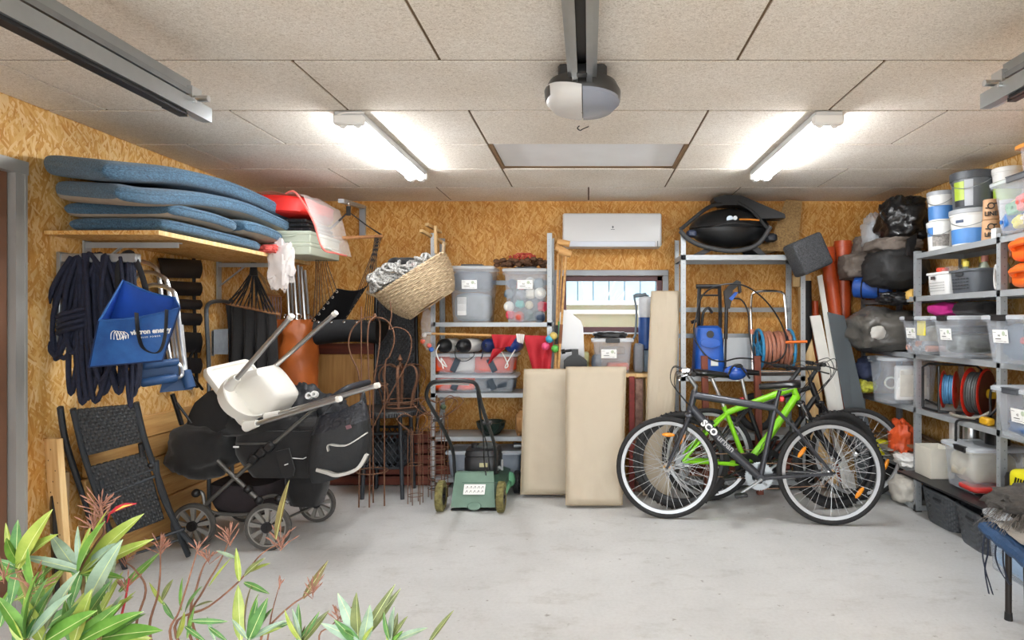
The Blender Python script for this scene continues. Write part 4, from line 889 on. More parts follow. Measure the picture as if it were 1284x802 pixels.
def obelisk(label, x, y, r, h, rings, seed, m=RUST, petals=6):
    t = thing('wire_obelisk', label, 'plant support', (x, y, 0)); rn = random.Random(seed)
    b = MB(); n = 6
    for i in range(n): a = 2 * PI * i / n + seed; b.tube([(x + r * math.cos(a), y + r * math.sin(a), 0), (x + r * math.cos(a), y + r * math.sin(a), h * .8), (x + r * .9 * math.cos(a), y + r * .9 * math.sin(a), h * .9)], .0035, 5)
    build(b, 'upright_rods', m, t, kind='stuff')
    for i in range(rings): b = MB(); b.torus((x, y, h * (.1 + .75 * i / max(1, rings - 1))), r * 1.02, .003, (0, 0, 1), 24, 5); build(b, 'ring', m, t)
    b = MB()
    for i in range(petals):
        a = 2 * PI * i / petals + seed; d = V((math.cos(a), math.sin(a), 0)); o_ = V((x, y, h * .88))
        b.tube(catmull([o_ + d * r * .9, o_ + d * (r + .07) + V((0, 0, .05)), o_ + d * (r + .12) + V((0, 0, .11)), o_ + d * (r + .06) + V((0, 0, .14)), o_ + d * .02 + V((0, 0, .10))], 5), .0035, 5)
    build(b, 'petal_loops', m, t, kind='stuff')
obelisk('slim rusty wire obelisk with petal loops right of the black table', -1.30, 4.70, .055, .62, 3, .4, petals=5)
obelisk('taller ringed rusty wire obelisk standing against the centre shelf post', -1.17, 4.87, .075, .72, 8, 1.1, petals=8)
sp_ = MB(); sp_.ball(P(556, 510, 4.78), .022, 10, 8); build(sp_, 'green_float', mat('dark_green_ball', '3c4a33', .6), label='small dark green ball caught in the wire obelisk', cat='ball')
# ---------------------------------------------------------------- steel shelving and clear boxes
def shelf_unit(label, x0, x1, y0, y1, levels, posts, lip=.034, bars=(), m=STEELW, back=()):
    """Bolted angle-iron shelving. posts: list of (x, y, height, sx, sy) with the direction of the two flanges."""
    t = thing('shelving_unit', label, 'shelving', ((x0 + x1) / 2, (y0 + y1) / 2, 0))
    for x, y, h, sx, sy in posts:
        b = MB(); b.box((x + sx * .019, y, h / 2), (.038, .003, h)); b.box((x, y + sy * .017, h / 2), (.003, .036, h)); p = build(b, 'post', m, t)
        b = MB()
        for k in range(int(h / .05)): b.cyl((x + sx * .022, y - .0022, .03 + .05 * k), (x + sx * .022, y + .0022, .03 + .05 * k), .0042, n=6); b.cyl((x - .0022, y + sy * .02, .03 + .05 * k), (x + .0022, y + sy * .02, .03 + .05 * k), .0042, n=6)
        build(b, 'bolt_holes', STEELD, p, kind='stuff'); b = MB(); b.box((x + sx * .017, y + sy * .015, .004), (.046, .044, .008), bev=.002); build(b, 'foot', BLACK, p)
    for z, xa, xb, ya, yb_ in levels:
        b = MB(); b.box(((xa + xb) / 2, (ya + yb_) / 2, z - .0015), (xb - xa, yb_ - ya, .003))
        for y in (ya, yb_): b.box(((xa + xb) / 2, y, z - lip / 2), (xb - xa, .003, lip)); b.box(((xa + xb) / 2, y + (.006 if y == ya else -.006), z - lip), (xb - xa, .012, .003))
        for x in (xa, xb): b.box((x, (ya + yb_) / 2, z - lip / 2), (.003, yb_ - ya, lip))
        build(b, 'shelf', m, t)
    for a, c in bars: b = MB(); b.beam(a, c, .004, .04); build(b, 'cross_bar', STEELD, t)
    return t

def rrect(w_, d, z, rad, n=5):
    pts = []
    for cx_, cy_, a0 in ((w_ / 2 - rad, d / 2 - rad, 0), (-w_ / 2 + rad, d / 2 - rad, 90), (-w_ / 2 + rad, -d / 2 + rad, 180), (w_ / 2 - rad, -d / 2 + rad, 270)):
        for i in range(n): a = R(a0 + 90 * i / (n - 1)); pts.append(V((cx_ + rad * math.cos(a), cy_ + rad * math.sin(a), z)))
    return pts
def open_box(b, w_, d, h, tap=.88, rad=.03, wall=.0035, rim=.012):
    W = lambda z: (w_ - 2 * rim) * (tap + (1 - tap) * z / h); D = lambda z: (d - 2 * rim) * (tap + (1 - tap) * z / h)
    out = [rrect(W(0) - .01, D(0) - .01, 0, rad * .8), rrect(W(.008), D(.008), .008, rad), rrect(W(h * .9), D(h * .9), h * .9, rad), rrect(w_, d, h * .905, rad), rrect(w_, d, h, rad), rrect(W(h) - 2 * wall, D(h) - 2 * wall, h, rad)]
    b.loft(out + [rrect(W(.012) - 2 * wall, D(.012) - 2 * wall, .006, rad * .8)])
CARD_N = [0]
def tub(label, loc, rz, w_, d, h, lid=True, card=None, clip=True, top_handle=False, body=CLEAR, lidm=MILKY, name='storage_box', group=None, tap=.88, cx_=0, clipm=BLACK, side_clip=0):
    t = thing(name, label, 'box', loc, group, local=True, rot=(0, 0, rz))
    b = MB(); open_box(b, w_, d, h, tap); build(b, 'body', body, t)
    if lid:
        b = MB(); b.loft([rrect(w_ + .006, d + .006, h - .012, .03), rrect(w_ + .008, d + .008, h + .004, .03), rrect(w_ - .01, d - .01, h + .012, .03), rrect(w_ - .05, d - .05, h + .012, .03), rrect(w_ - .06, d - .06, h + .006, .03)]); build(b, 'lid', lidm, t)
    if clip:
        b = MB(); k = min(.16, w_ * .34); b.box((cx_, -d / 2 - .006, h - .004), (k, .014, .034), bev=.004); b.box((cx_, -d / 2 - .004, h + .010), (k * .96, .03, .006), bev=.002); build(b, 'clip', clipm, t)
    if side_clip:
        b = MB(); b.box((side_clip * (w_ / 2 + .006), 0, h - .004), (.014, .15, .034), bev=.004); b.box((side_clip * (w_ / 2 + .002), 0, h + .011), (.03, .14, .006), bev=.002); build(b, 'clip', clipm, t)
    if top_handle:
        b = MB(); b.box((cx_, 0, h + .022), (.18, d * .6, .018), bev=.005); build(b, 'folding_handle', mat('dark_grey_handle', '4b4c50', .5), t)
    if card:
        cx2, cz, num = card; D = lambda z: (d - .024) * (tap + (1 - tap) * z / h); sl = (D(h) - D(0)) / 2 / h
        y = -D(cz) / 2; m_ = frame(V((cx2, y - .003, cz)), (1, 0, 0), V((0, -sl, 1)).normalized())
        b = MB(m_); b.box((0, 0, 0), (.125, .072, .0012)); cd = build(b, 'label_card', PAPER, t)
        b = MB(m_)
        b.box((-.02, -.014, .001), (.045, .004, .0008)); b.box((-.045, .022, .001), (.025, .0018, .0008)); b.box((.035, -.028, .001), (.02, .002, .0008))
        b.box((.047, .006, .001), (.006, .006, .0008)); b.box((-.01, -.026, .001), (.06, .0012, .0008))
        build(b, 'printed_lines', INK, cd)
        b = MB(m_); b.lathe([(.001, 0), (.013, 0), (.013, .001), (.001, .001)], 16, (.028, .016, .0004)); build(b, 'printed_stamp', mat('stamp_green', 'b9c4ad', .7), cd)
        text(num, .019, m_ @ Matrix.Translation((-.012, .004, .0008)), INK, cd, name='number', ext=.0003)
    return t
def lump(name, label, c, r, m, seed=1, cat='bundle', sq=.7, amp=.15, ridge=.03, fr=2., rot=None, group=None):
    b = MB(); b.blob(c, r, seed, amp, fr, 26, 16, sq, ridge=ridge, rot=rot); return build(b, name, m, label=label, cat=cat, ang=60, group=group)
def cloth(nm, h, **k): return mat(nm, h, .85, 0, .15, 14, .2, 200, **k)

# centre unit
AX0, AX1, AY0, AY1 = -1.285, -.30, 5.10, 5.44
shelf_unit('bolted steel shelving unit at the back wall left of the small window', AX0, AX1, AY0, AY1,
    [(1.357, AX0, AX1, AY0, AY1), (.78, AX0, AX1, AY0, AY1), (.425, AX0, AX1, AY0, AY1), (.09, AX0, AX1, AY0, AY1)],
    [(AX0, AY0, 2.085, 1, 1), (AX1, AY0, 2.085, -1, 1), (AX0, AY1, 2.085, 1, -1), (AX1, AY1, 2.085, -1, -1)], bars=[((AX0, AY1, 1.70), (AX1, AY1, 1.70))])
tub('tall clear storage box holding grey cloth, on the top shelf left of the window', (-.965, 5.27, 1.357), 0, .385, .34, .45, card=(-.01, .31, 'A3'), top_handle=True, clip=False, tap=.84)
lump('folded_cloth', 'dark slate cloth in the top of the tall box with the grey contents', (-.97, 5.27, 1.70), (.155, .135, .085), cloth('slate_cloth', '4a515c'), 2, 'cloth', .4, .05, .01)
lump('folded_cloth', 'pale grey cloth filling the lower part of the tall box, beside a white patch', (-.965, 5.27, 1.485), (.145, .125, .115), cloth('grey_cloth', '8c9093'), 5, 'cloth', .4, .05, .01)
b = MB(); b.box((-1.04, 5.137, 1.49), (.075, .01, .15), .0, bev=.003); build(b, 'white_packet', WHITE, label='small white packet at the lower left of the tall box with grey contents', cat='packet')
tub('tall clear storage box full of coloured Christmas decorations, right end of the top shelf', (-.52, 5.27, 1.357), 0, .37, .34, .43, card=(.0, .31, 'A5'), top_handle=True, clip=False, tap=.84)
rn = random.Random(12); cols = ('c8384a', 'd9d5cc', '4fb3a8', '2e4058', 'e4dfd0', 'b8442e', '5a6a74', 'd8cfae', 'c43c58', 'f0ede4', '394f46', '8a8f96'); k_ = 0
WHERE = ('top', 'upper', 'middle', 'lower', 'bottom')
for iz in range(4):
    for ix in range(4):
        c = V((-.645 + ix * .083 + rn.uniform(-.014, .014), 5.16 + .02 * rn.random(), 1.41 + iz * .09 + rn.uniform(-.016, .016))); h = cols[(k_ * 5 + iz) % len(cols)]; r_ = rn.uniform(.034, .05); k_ += 1
        col = {'c8384a': 'red', 'd9d5cc': 'grey-white', '4fb3a8': 'teal', '2e4058': 'navy', 'e4dfd0': 'cream', 'b8442e': 'rust-red', '5a6a74': 'slate', 'd8cfae': 'straw', 'c43c58': 'pink', 'f0ede4': 'white', '394f46': 'dark green', '8a8f96': 'grey'}[h]
        b = MB(); b.ball(c, (r_, r_ * .8, r_), 14, 10) if (ix + iz) % 2 else b.blob(c, (r_, r_ * .8, r_), k_, .25, 2, 14, 10, .7)
        build(b, 'decoration', mat('deco_' + h, h, .4, 0, .2, 30), label='%s Christmas ornament in the tall right-hand box, %s row, %s' % (col, ('bottom', 'lower', 'upper', 'top')[iz], ('left end', 'second from left', 'third from left', 'right end')[ix]), cat='ornament', group='decorations in the tall box')
b = MB(); b.box((-.52, 5.29, 1.54), (.26, .2, .32), bev=.03); build(b, 'packed_cloth', cloth('deco_cloth', '6d7075'), label='grey packing cloth behind the Christmas ornaments in the tall box', cat='cloth')
wr = thing('wreath', 'dried wreath of cones and red berries lying on the box of decorations', 'wreath', (-.575, 5.24, 1.815))
b = MB(); rn = random.Random(5)
for i in range(60):
    a = rn.uniform(0, 6.283); rr_ = rn.uniform(.10, .20); q = V((-.575 + rr_ * math.cos(a) * 1.05, 5.24 + rr_ * math.sin(a) * .62, 1.83 + rn.uniform(0, .05))); b.blob(q, (.03, .022, .018), i, .3, 3, 7, 5)
build(b, 'cones', mat('cone_brown', '5b3d28', .8, 0, .4, 60), wr, kind='stuff')
b = MB()
for i in range(26): a = rn.uniform(0, 6.283); q = V((-.55 + rn.uniform(.02, .17) * math.cos(a), 5.22 + rn.uniform(0, .1) * math.sin(a), 1.865 + rn.uniform(0, .045))); b.ball(q, .013, 7, 5)
build(b, 'berries', mat('berry_red', 'a83a2a', .5), wr, kind='stuff')
b = MB()
for i in range(10): a0 = rn.uniform(0, 6.28); q = V((-.54 + rn.uniform(-.1, .1), 5.2, 1.90)); b.tube(catmull([q, q + V((.03, 0, .03)), q + V((.06, 0, .005)), q + V((.04, 0, -.02))], 4), .006, 5)
build(b, 'ribbon', mat('ribbon_red', 'c2432f', .6), wr)
for i, (z, lb, clips) in enumerate(((.782, 'long clear lidded box of orange life vests, the lower of two on the centre shelving', False), (1.0 - .075, 'long clear lidded box of orange life vests stacked on its twin below the four fenders', True))):
    hh = .135 if i == 0 else .165
    tub(lb, (-.93, 5.27, z), 0, .68, .33, hh, clip=clips, lidm=MILKY, tap=.93, cx_=-.12, clipm=mat('grey_clip', '8b9097', .5))
    OR = cloth('life_vest_orange', 'e4480f'); DG = cloth('slate_nylon', '3f4954'); WHc = cloth('white_nylon', 'd8d5d0')
    seq = ((-.26, OR, 'orange'), (-.09, WHc if i else OR, 'white' if i else 'orange'), (.07, OR if i else DG, 'orange' if i else 'slate'), (.22, OR if i else DG, 'orange' if i else 'slate'))
    for q, (dx, m, cn) in enumerate(seq):
        lump('life_vest', '%s life vest in the %s long clear box, %s' % (cn, 'upper' if i else 'lower', ('left end', 'second from the left', 'second from the right', 'right end')[q]), (-.93 + dx, 5.26, z + hh * .5), (.10, .135, hh * .42), m, q + 5 * i, 'life vest', .5, .12, .03, group='life vests in the clear boxes')
    for q, dx in enumerate((-.16, .14)):
        b = MB(); b.box((-.93 + dx, 5.118, z + hh * .5), (.05, .012, hh * .7), Matrix.Rotation(R(25 - 50 * q), 4, 'Y'), bev=.004); build(b, 'vest_strap', DG, label='dark strap across the vests in the %s long box, %s one' % ('upper' if i else 'lower', 'left' if q == 0 else 'right'), cat='strap')
# fenders on top of the upper box
FZ = 1.105; WF_ = mat('fender_white', 'e6e3dc', .35, 0, .04, 8); BF = mat('fender_black', '18191c', .3, 0, .1, 8); NF = mat('fender_blue', '1e3f8c', .3, 0, .12, 8); NF2 = mat('fender_navy', '1a2a5c', .3, 0, .12, 8)
for i, (px, m0, m1, yaw, lb) in enumerate(((553, WF_, BF, 18, 'white boat fender with a black end, leftmost of the four'), (577, WF_, BF, 24, 'white boat fender with a black end and dark rope, second from left'), (610, NF2, NF2, 4, 'navy blue boat fender, third from left under the red flag'), (640, NF, NF, 6, 'bright blue boat fender with a white rope, rightmost of the four'))):
    p = P(px, 431, 5.10); t = thing('boat_fender', lb, 'fender', (p.x, 5.12, FZ), 'boat fenders on the long clear box', local=True, rot=(0, 0, -R(yaw)))
    r_ = .058; rr_ = MB(); rr_.lathe([(.004, 0), (r_ * .55, .012), (r_ * .9, .04), (r_, .075), (r_, .10)], 24, (0, -.03, r_ + .002), (0, 1, 0)); build(rr_, 'end', m1, t)
    b = MB(); b.lathe([(r_, .10), (r_, .26), (r_ * .8, .30), (r_ * .3, .325)], 24, (0, -.03, r_ + .002), (0, 1, 0)); build(b, 'body', m0, t)
    b = MB(); b.torus((0, -.034, r_ + .004), .012, .005, (1, 0, 0), 14, 6); build(b, 'eye', BF, t)
for lb, pts, m, r_ in (('white rope loop hanging from the leftmost fender', [(551, 432), (547, 440), (550, 450), (557, 458), (560, 459), (553, 449), (556, 462)], WF_, .005), ('dark rope loop hanging from the second fender', [(571, 433), (571, 446), (577, 452), (586, 452), (594, 446), (594, 441)], BF, .004), ('dark short rope on the navy fender', [(605, 434), (605, 444), (603, 450)], NAVY, .005), ('white rope loop hanging from the rightmost fender', [(629, 441), (634, 450), (637, 458), (634, 461), (634, 458), (641, 446), (646, 438)], WF_, .005)):
    b = MB(); b.tube(catmull([P(x, y, 5.03) for x, y in pts], 6), r_, 6); build(b, 'rope_loop', m, label=lb, cat='rope')
fl = thing('flag', 'red flag with a white band draped from a wooden pole over the blue fenders', 'flag', tuple(P(655, 475, 5.0)))
b = MB(); b.cyl(P(540, 418, 4.98), P(668, 422, 5.02), .0095, .011, n=10); build(b, 'pole', wood('flag_pole_wood', 'c08a4c', 'd6a868', 0), fl)
b = MB(); b.cyl(P(532, 417.5, 4.98), P(541, 418, 4.98), .011, n=10); build(b, 'pole_tip', ALU, fl)
FR = mat('flag_red', 'a81524', .75, 0, .12, 8, .1, 120)
def flagf(p, sd):
    a_, b_, c_, d_ = (V(P(x, y, Y)) for x, y, Y in p)
    return lambda u, v: a_.lerp(b_, u).lerp(d_.lerp(c_, u), v) + V((0, .022 * math.sin(u * 9 + sd + v) * (.3 + v), 0))
b = MB(); b.grid(flagf(((616, 419, 4.98), (649, 420, 4.98), (640, 434, 4.97), (620, 437, 4.97)), 0), 14, 8, .002); b.grid(flagf(((618, 437, 4.972), (634, 436, 4.972), (617, 452, 4.95), (611, 458, 4.95)), 1), 8, 8, .002); build(b, 'red_field', FR, fl, ang=60)
b = MB(); b.grid(flagf(((656, 420, 4.98), (694, 421, 5.0), (690, 468, 4.97), (668, 464, 4.96)), 2), 18, 12, .002); build(b, 'red_field', FR, fl, ang=60)
b = MB(); b.grid(flagf(((647, 418, 4.975), (658, 419, 4.975), (656, 431, 4.965), (648, 428, 4.965)), 0), 6, 5, .002); build(b, 'white_band', mat('flag_white', 'dcd8d4', .75), fl, ang=60)
# lower shelves of the centre unit
bw = MB(); bw.lathe([(.03, 0), (.075, .01), (.11, .06), (.125, .11), (.12, .11), (.1, .05), (.03, .012)], 28, (-.93 + .12, 5.2, .427)); bo = build(bw, 'dark_bowl', mat('dark_green_glaze', '1c2a24', .2, 0, .1, 8), label='dark green bowl on the shelf behind the lawnmower handle', cat='bowl')
b = MB(); b.cyl((-.85, 5.2, .52), (-.88, 5.18, .66), .012, .015, n=10); build(b, 'white_brush', WHITE, label='white brush handle sticking out of the dark green bowl', cat='brush')
b = MB(); b.blob((-.46, 5.22, .52), (.14, .13, .115), 9, .22, 1.6, 30, 20, .5, ridge=.04); build(b, 'paper_sack', mat('brown_paper', 'a97b4a', .7, 0, .12, 8, .1, 60), label='crumpled brown paper sack on the shelf right of the dark bowl', cat='sack', ang=35)
tub('milky blue lidded box on the lowest shelf behind the lawnmower', (-.86, 5.27, .092), 0, .62, .33, .2, clip=False, body=film('bluish_plastic', 'c8d4e4', .35, .5), tap=.93)
b = MB(); b.tube([(-.6, 5.2, .335), (-.42, 5.2, .33), (-.34, 5.2, .33)], .02, 12); b.tube([(-.62, 5.2, .335), (-.6, 5.2, .335)], .024, 12); build(b, 'grey_pipe', STEEL, label='short grey pipe lying on the milky blue box behind the mower', cat='pipe')
b = MB(); b.beam((-.6, 5.13, .1), (-.6, 5.13, .1 + .001), .001, .001) if False else b.box((-.44, 5.25, .19), (.2, .26, .19), bev=.02); build(b, 'blue_grey_crate', mat('blue_grey_plastic', '8d9cb0', .5), label='blue-grey crate on the lowest shelf at the right of the milky box', cat='crate')
# bag of balls and croquet set at the posts
bb_ = MB(); bb_.blob(P(536, 412, 4.98), (.05, .045, .16), 14, .15, 2, 24, 18, .8, ridge=.04); build(bb_, 'net_bag', CLEARER, label='long clear bag of small coloured floats hanging left of the shelving post', cat='bag', ang=60)
for x, y, h, cn in ((530, 428, 'd9532f', 'orange'), (538, 433, 'c9402f', 'red'), (541, 438, '3566b8', 'blue'), (532, 420, 'e0d8d0', 'white')):
    b = MB(); b.ball(P(x, y, 4.975), .02, 12, 8); build(b, 'float', mat('float_' + h, h, .4), label='%s small float in the clear bag left of the shelving post' % cn, cat='float')
cr_ = thing('croquet_set', 'croquet mallets standing heads-up against the right post of the centre shelving', 'croquet set', (-.27, 5.0, 0))
MW = wood('mallet_wood', 'b4834c', 'd0a468', 0)
for i, (a_, c_, hd) in enumerate((((706, 312), (685, 455), ((699, 303), (714, 306))), ((700, 318), (694, 455), ((700, 311), (708, 315))), ((710, 316), (690, 455), ((699, 315), (718, 319))))):
    Y = 4.98 - .03 * i; b = MB(); b.cyl(V((P(*c_, Y).x, Y, .02)), P(*a_, Y), .010, n=8); ml = build(b, 'mallet_shaft', MW, cr_)
    b = MB(); p, q = P(*hd[0], Y), P(*hd[1], Y); d = (q - p).normalized() * .05; c = (p + q) / 2; b.cyl(c - d, c + d, .026, n=16); build(b, 'mallet_head', MW, ml)
    b = MB(); e = V((P(*c_, Y).x, Y, .02)).lerp(P(*a_, Y), .62); f_ = V((P(*c_, Y).x, Y, .02)).lerp(P(*a_, Y), .70); b.cyl(e, f_, .0125, n=8); build(b, 'colour_band', mat('band_%d' % i, ('3f9a4a', '2a2a2c', '7a4a30')[i], .5), ml)
for x, y, h, cn in ((689, 425, '3a9fc0', 'turquoise'), (684, 434, 'e0507a', 'pink'), (696, 437, '4c9a3c', 'green'), (694, 421, 'c8b060', 'yellow')):
    b = MB(); b.ball(P(x, y, 4.93), .031, 18, 12); build(b, 'croquet_ball', mat('croquet_' + h, h, .35, 0, .05, 8), label='%s croquet ball hanging by the right post of the centre shelving' % cn, cat='ball', group='croquet balls')

# wicker basket hung on the shelving
wk = thing('wicker_basket', 'tilted oval wicker basket of blankets hung at the top of the centre shelving', 'basket', tuple(P(520, 395, 4.85)))
WI = mat('wicker', 'b09675', .7, 0, .25, 40, h2='d2bd9c'); WI2 = mat('wicker_dark', '7d6244', .7, 0, .2, 40)
bx = V((.82, .1, .56)).normalized(); bz = V((-.56, -.16, .82)); bz = (bz - bx * bz.dot(bx)).normalized(); by = bz.cross(bx)
BM = frame(P(516, 345, 4.85), bx, by, bz)
def wprof(t): return (.20 + .105 * math.sin(t * PI / 2) ** .8, .13 + .085 * math.sin(t * PI / 2) ** .8, -.27 + .27 * t)
b = MB(BM); NS = 30
for i in range(22):
    t = i / 21; rx_, ry_, z = wprof(t); pts = []
    for j in range(NS * 4): a_ = 2 * PI * j / (NS * 4); k = 1 + .022 * math.cos(NS / 2 * a_ + PI * (i % 2)); pts.append((rx_ * k * math.cos(a_), ry_ * k * math.sin(a_), z + .004 * math.sin(3 * a_)))
    b.tube(pts, .0068, 5, True)
build(b, 'woven_wall', WI, wk, kind='stuff')
b = MB(BM)
for j in range(NS): a_ = 2 * PI * (j + .5) / NS; b.tube([(wprof(t)[0] * math.cos(a_), wprof(t)[1] * math.sin(a_), wprof(t)[2]) for t in (0, .2, .4, .6, .8, 1)], .006, 5)
build(b, 'stakes', WI, wk, kind='stuff')
b = MB(BM); rx_, ry_, z = wprof(1)
for ph in (0, 1):
    b.tube([(rx_ * math.cos(2 * PI * j / 90) * (1 + .02 * math.sin(30 * 2 * PI * j / 90 + PI * ph)), ry_ * math.sin(2 * PI * j / 90) * (1 + .02 * math.sin(30 * 2 * PI * j / 90 + PI * ph)), z + .01 + .008 * math.cos(30 * 2 * PI * j / 90 + PI * ph)) for j in range(90)], .009, 6, True)
build(b, 'braided_rim', WI, wk)
b = MB(BM); b.lathe([(.001, 0), (.19, 0), (.2, .006), (.001, .008)], 28, (0, 0, -.27), sx=1, sy=.65); build(b, 'base', WI2, wk)
b = MB(BM)
for s in (-1, 1): b.tube(catmull([(s * .29, -.06, 0), (s * .33, -.05, .05), (s * .345, 0, .075), (s * .33, .05, .05), (s * .29, .06, 0)], 6), .011, 7)
build(b, 'handles', WI, wk, kind='stuff')
KN = mat('knit_wool', '3a3b3e', .95, 0, .3, 1, .6, 120, h2='e4e2dc'); MATS['knit_wool'].node_tree.nodes['Noise Texture'].inputs['Scale'].default_value = 90
b = MB()
def knit(c, R0, n, seed):
    rn = random.Random(seed)
    for i in range(n):
        a_ = rn.uniform(0, 6.28); q = c + bx * rn.uniform(-R0[0], R0[0]) + by * rn.uniform(-R0[1], R0[1]) + bz * rn.uniform(0, R0[2]); rr_ = rn.uniform(.025, .05); ax = V((rn.uniform(-1, 1), rn.uniform(-1, 0), rn.uniform(0, 1)))
        b.torus(q, rr_, .0115, ax, 12, 6)
    b.blob(c + bz * R0[2] * .3, (R0[0] * 1.05, R0[1] * 1.1, R0[2] * .8), seed, .15, 3, 24, 14)
knit(P(488, 350, 4.78), (.13, .09, .07), 70, 1); knit(P(520, 336, 4.78), (.13, .08, .03), 45, 2); knit(P(478, 352, 4.74), (.06, .05, .05), 26, 5)
build(b, 'knitted_blanket', KN, label='chunky grey and white knitted blanket heaped in the wicker basket', cat='blanket', ang=60)
b = MB(); b.blob(P(506, 330, 4.84), (.12, .08, .045), 3, .2, 2, 28, 16, .8, ridge=.04); build(b, 'black_cloth', DARKCLOTH, label='black cloth lying on the knitted blanket in the wicker basket', cat='cloth', ang=60)
hg = thing('wooden_hanger', 'two crossed wooden sticks resting on the top of the left shelving post', 'sticks', tuple(P(545, 300, 5.1)))
for a_, c_ in (((528, 289, 4.95), (558, 306, 5.35)), ((535, 281, 5.0), (552, 291, 5.3)), ((546, 283, 5.08), (547, 318, 5.08))): b = MB(); b.beam(P(*a_), P(*c_), .03, .022); build(b, 'stick', PALE, hg)
# ---------------------------------------------------------------- lawnmower
MG = mat('mower_green', '6a8777', .4, 0, .12, 8); MG2 = mat('mower_green_dark', '2e4a3b', .45, 0, .15, 10); MUD = mat('grass_caked_tyre', '6b6338', .9, 0, .35, 35, .6, 60, h2='8d8654')
mw = thing('lawnmower', 'green push lawnmower with a black engine and grass-stained wheels on the floor', 'lawnmower', (-.78, 4.7, 0))
b = MB(); y0, y1 = 4.52, 4.55
b.hexa([P(565, 636, 4.50), P(621, 636, 4.50), P(619, 636, 4.56), P(567, 636, 4.56), P(571, 592, 4.60), P(619, 592, 4.60), P(619, 590, 4.66), P(571, 590, 4.66)]); build(b, 'rear_flap', MG, mw)
b = MB(); q = P(594, 640, 4.52)
b.box((q.x, 4.53, q.z), (.33, .03, .02)); build(b, 'flap_edge', BLACK, mw)
b = MB(); fn = ((P(571, 592, 4.60) - P(565, 636, 4.5)).normalized()); c_ = P(595, 613, 4.541); sx_ = V((1, 0, 0)); b.m = frame(c_ + V((0, -.006, 0)), sx_, fn); b.box((0, 0, 0), (.155, .072, .002)); st_ = build(b, 'warning_label', PAPER, mw)
b = MB(frame(c_ + V((0, -.0075, 0)), sx_, fn)); rn = random.Random(2)
for i in range(5):
    for j in range(2): 
        x, y = -.055 + .028 * i, -.015 + .03 * j; b.box((x, y, 0), (.022, .022, .0008)) if False else b.tube([(x - .008, y - .008, 0), (x + .002, y + .008, 0), (x + .009, y - .006, 0)], .0015, 4); b.ball((x + .004, y + .006, 0), .003, 6, 4)
build(b, 'pictograms', INK, st_, kind='stuff')
b = MB(frame(P(595, 632, 4.508) + V((0, -.003, .0)), sx_, fn)); b.lathe([(.001, 0), (.05, 0), (.046, .008), (.001, .01)], 24, (0, -.012, 0), sx=.6, sy=1.0); build(b, 'grip_boss', MG, mw)
b = MB(); b.loft([rrect(.36, .46, .07, .05), rrect(.38, .48, .10, .05), rrect(.36, .46, .19, .06), rrect(.26, .34, .225, .06)]); b.v = [v + V((-.80, 4.80, 0)) for v in b.v]; build(b, 'deck', MG2, mw)
b = MB(); ec = V((-.80, 4.78, 0)); 
b.loft([[v + ec for v in rr] for rr in (rrect(.24, .24, .215, .05), rrect(.265, .265, .24, .06), rrect(.265, .265, .34, .06), rrect(.25, .25, .352, .06), rrect(.25, .25, .356, .06), rrect(.262, .262, .362, .06), rrect(.25, .25, .40, .07), rrect(.16, .16, .415, .07))]); b.cyl(ec + V((-.06, -.03, .41)), ec + V((-.06, -.03, .44)), .03); build(b, 'engine_cover', BLACK, mw)
b = MB(); b.lathe([(.002, .0), (.085, .0), (.085, .018), (.05, .026), (.002, .028)], 28, ec + V((.02, 0, .41))); build(b, 'starter_cover', mat('engine_grey', '4a4d4c', .4), mw)
b = MB(); b.box(ec + V((.02, -.134, .30)), (.06, .003, .03)); build(b, 'maker_plate', mat('plate_yellow', 'b9b48a', .5), mw)
b = MB(); b.cyl(ec + V((.11, -.1, .26)), ec + V((.14, -.12, .28)), .014); b.cyl(ec + V((.15, -.08, .25)), ec + V((.15, -.08, .33)), .01); build(b, 'throttle', STEEL, mw)
def mower_wheel(x, y, r, wd, m):
    w_ = bpy.data.objects.new('wheel', None); C.objects.link(w_); w_.parent = mw; OFF[w_.name] = OFF[mw.name]; o_ = (x, y, r); A = (1, 0, 0)
    b = MB(); b.lathe([(r * .62, -wd / 2), (r * .93, -wd / 2), (r, -wd / 2 + .008), (r, wd / 2 - .008), (r * .93, wd / 2), (r * .62, wd / 2), (r * .62, -wd / 2)], 30, o_, A)
    for i in range(20): a = 2 * PI * i / 20; b.box((x, y + r * math.cos(a), r + r * math.sin(a)), (wd * .9, .012, .006), Matrix.Rotation(a + PI / 2, 4, 'X'), bev=.002)
    build(b, 'tyre', m, w_); b = MB(); b.lathe([(.002, -wd * .3), (r * .63, -wd * .42), (r * .63, wd * .42), (.002, wd * .3)], 24, o_, A); b.cyl((x - wd * .6, y, r), (x + wd * .6, y, r), .014); build(b, 'hub', BLACK, w_)
mower_wheel(P(553, 620, 4.52).x, 4.52, .106, .05, MUD); mower_wheel(P(629, 622, 4.52).x, 4.50, .106, .05, MUD); mower_wheel(-.57, 5.0, .085, .045, RUBBER); mower_wheel(-1.03, 5.0, .085, .045, RUBBER)
b = MB(); b.ball((-.62, 4.9, .13), (.05, .08, .06), 12, 8); b.box((-.62, 4.72, .12), (.05, .3, .04), bev=.01); build(b, 'wheel_arch', mat('mower_green_bright', '5f9a78', .5), mw)
b = MB(); hl = [P(571, 606, 4.62), P(570, 588, 4.6), P(567, 562, 4.52), P(552, 530, 4.22), P(537, 503, 3.95), P(535, 492, 3.88), P(540, 481, 3.84), P(548, 478, 3.83), P(570, 477, 3.83), P(588, 478, 3.83), P(595, 480, 3.84), P(599, 487, 3.87), P(604, 508, 4.02), P(613, 535, 4.25), P(621, 562, 4.5), P(622, 590, 4.62)]
b.tube(catmull(hl, 5), .0125, 10); build(b, 'handle', mat('handle_black', '222426', .35, .3, .1, 10), mw)
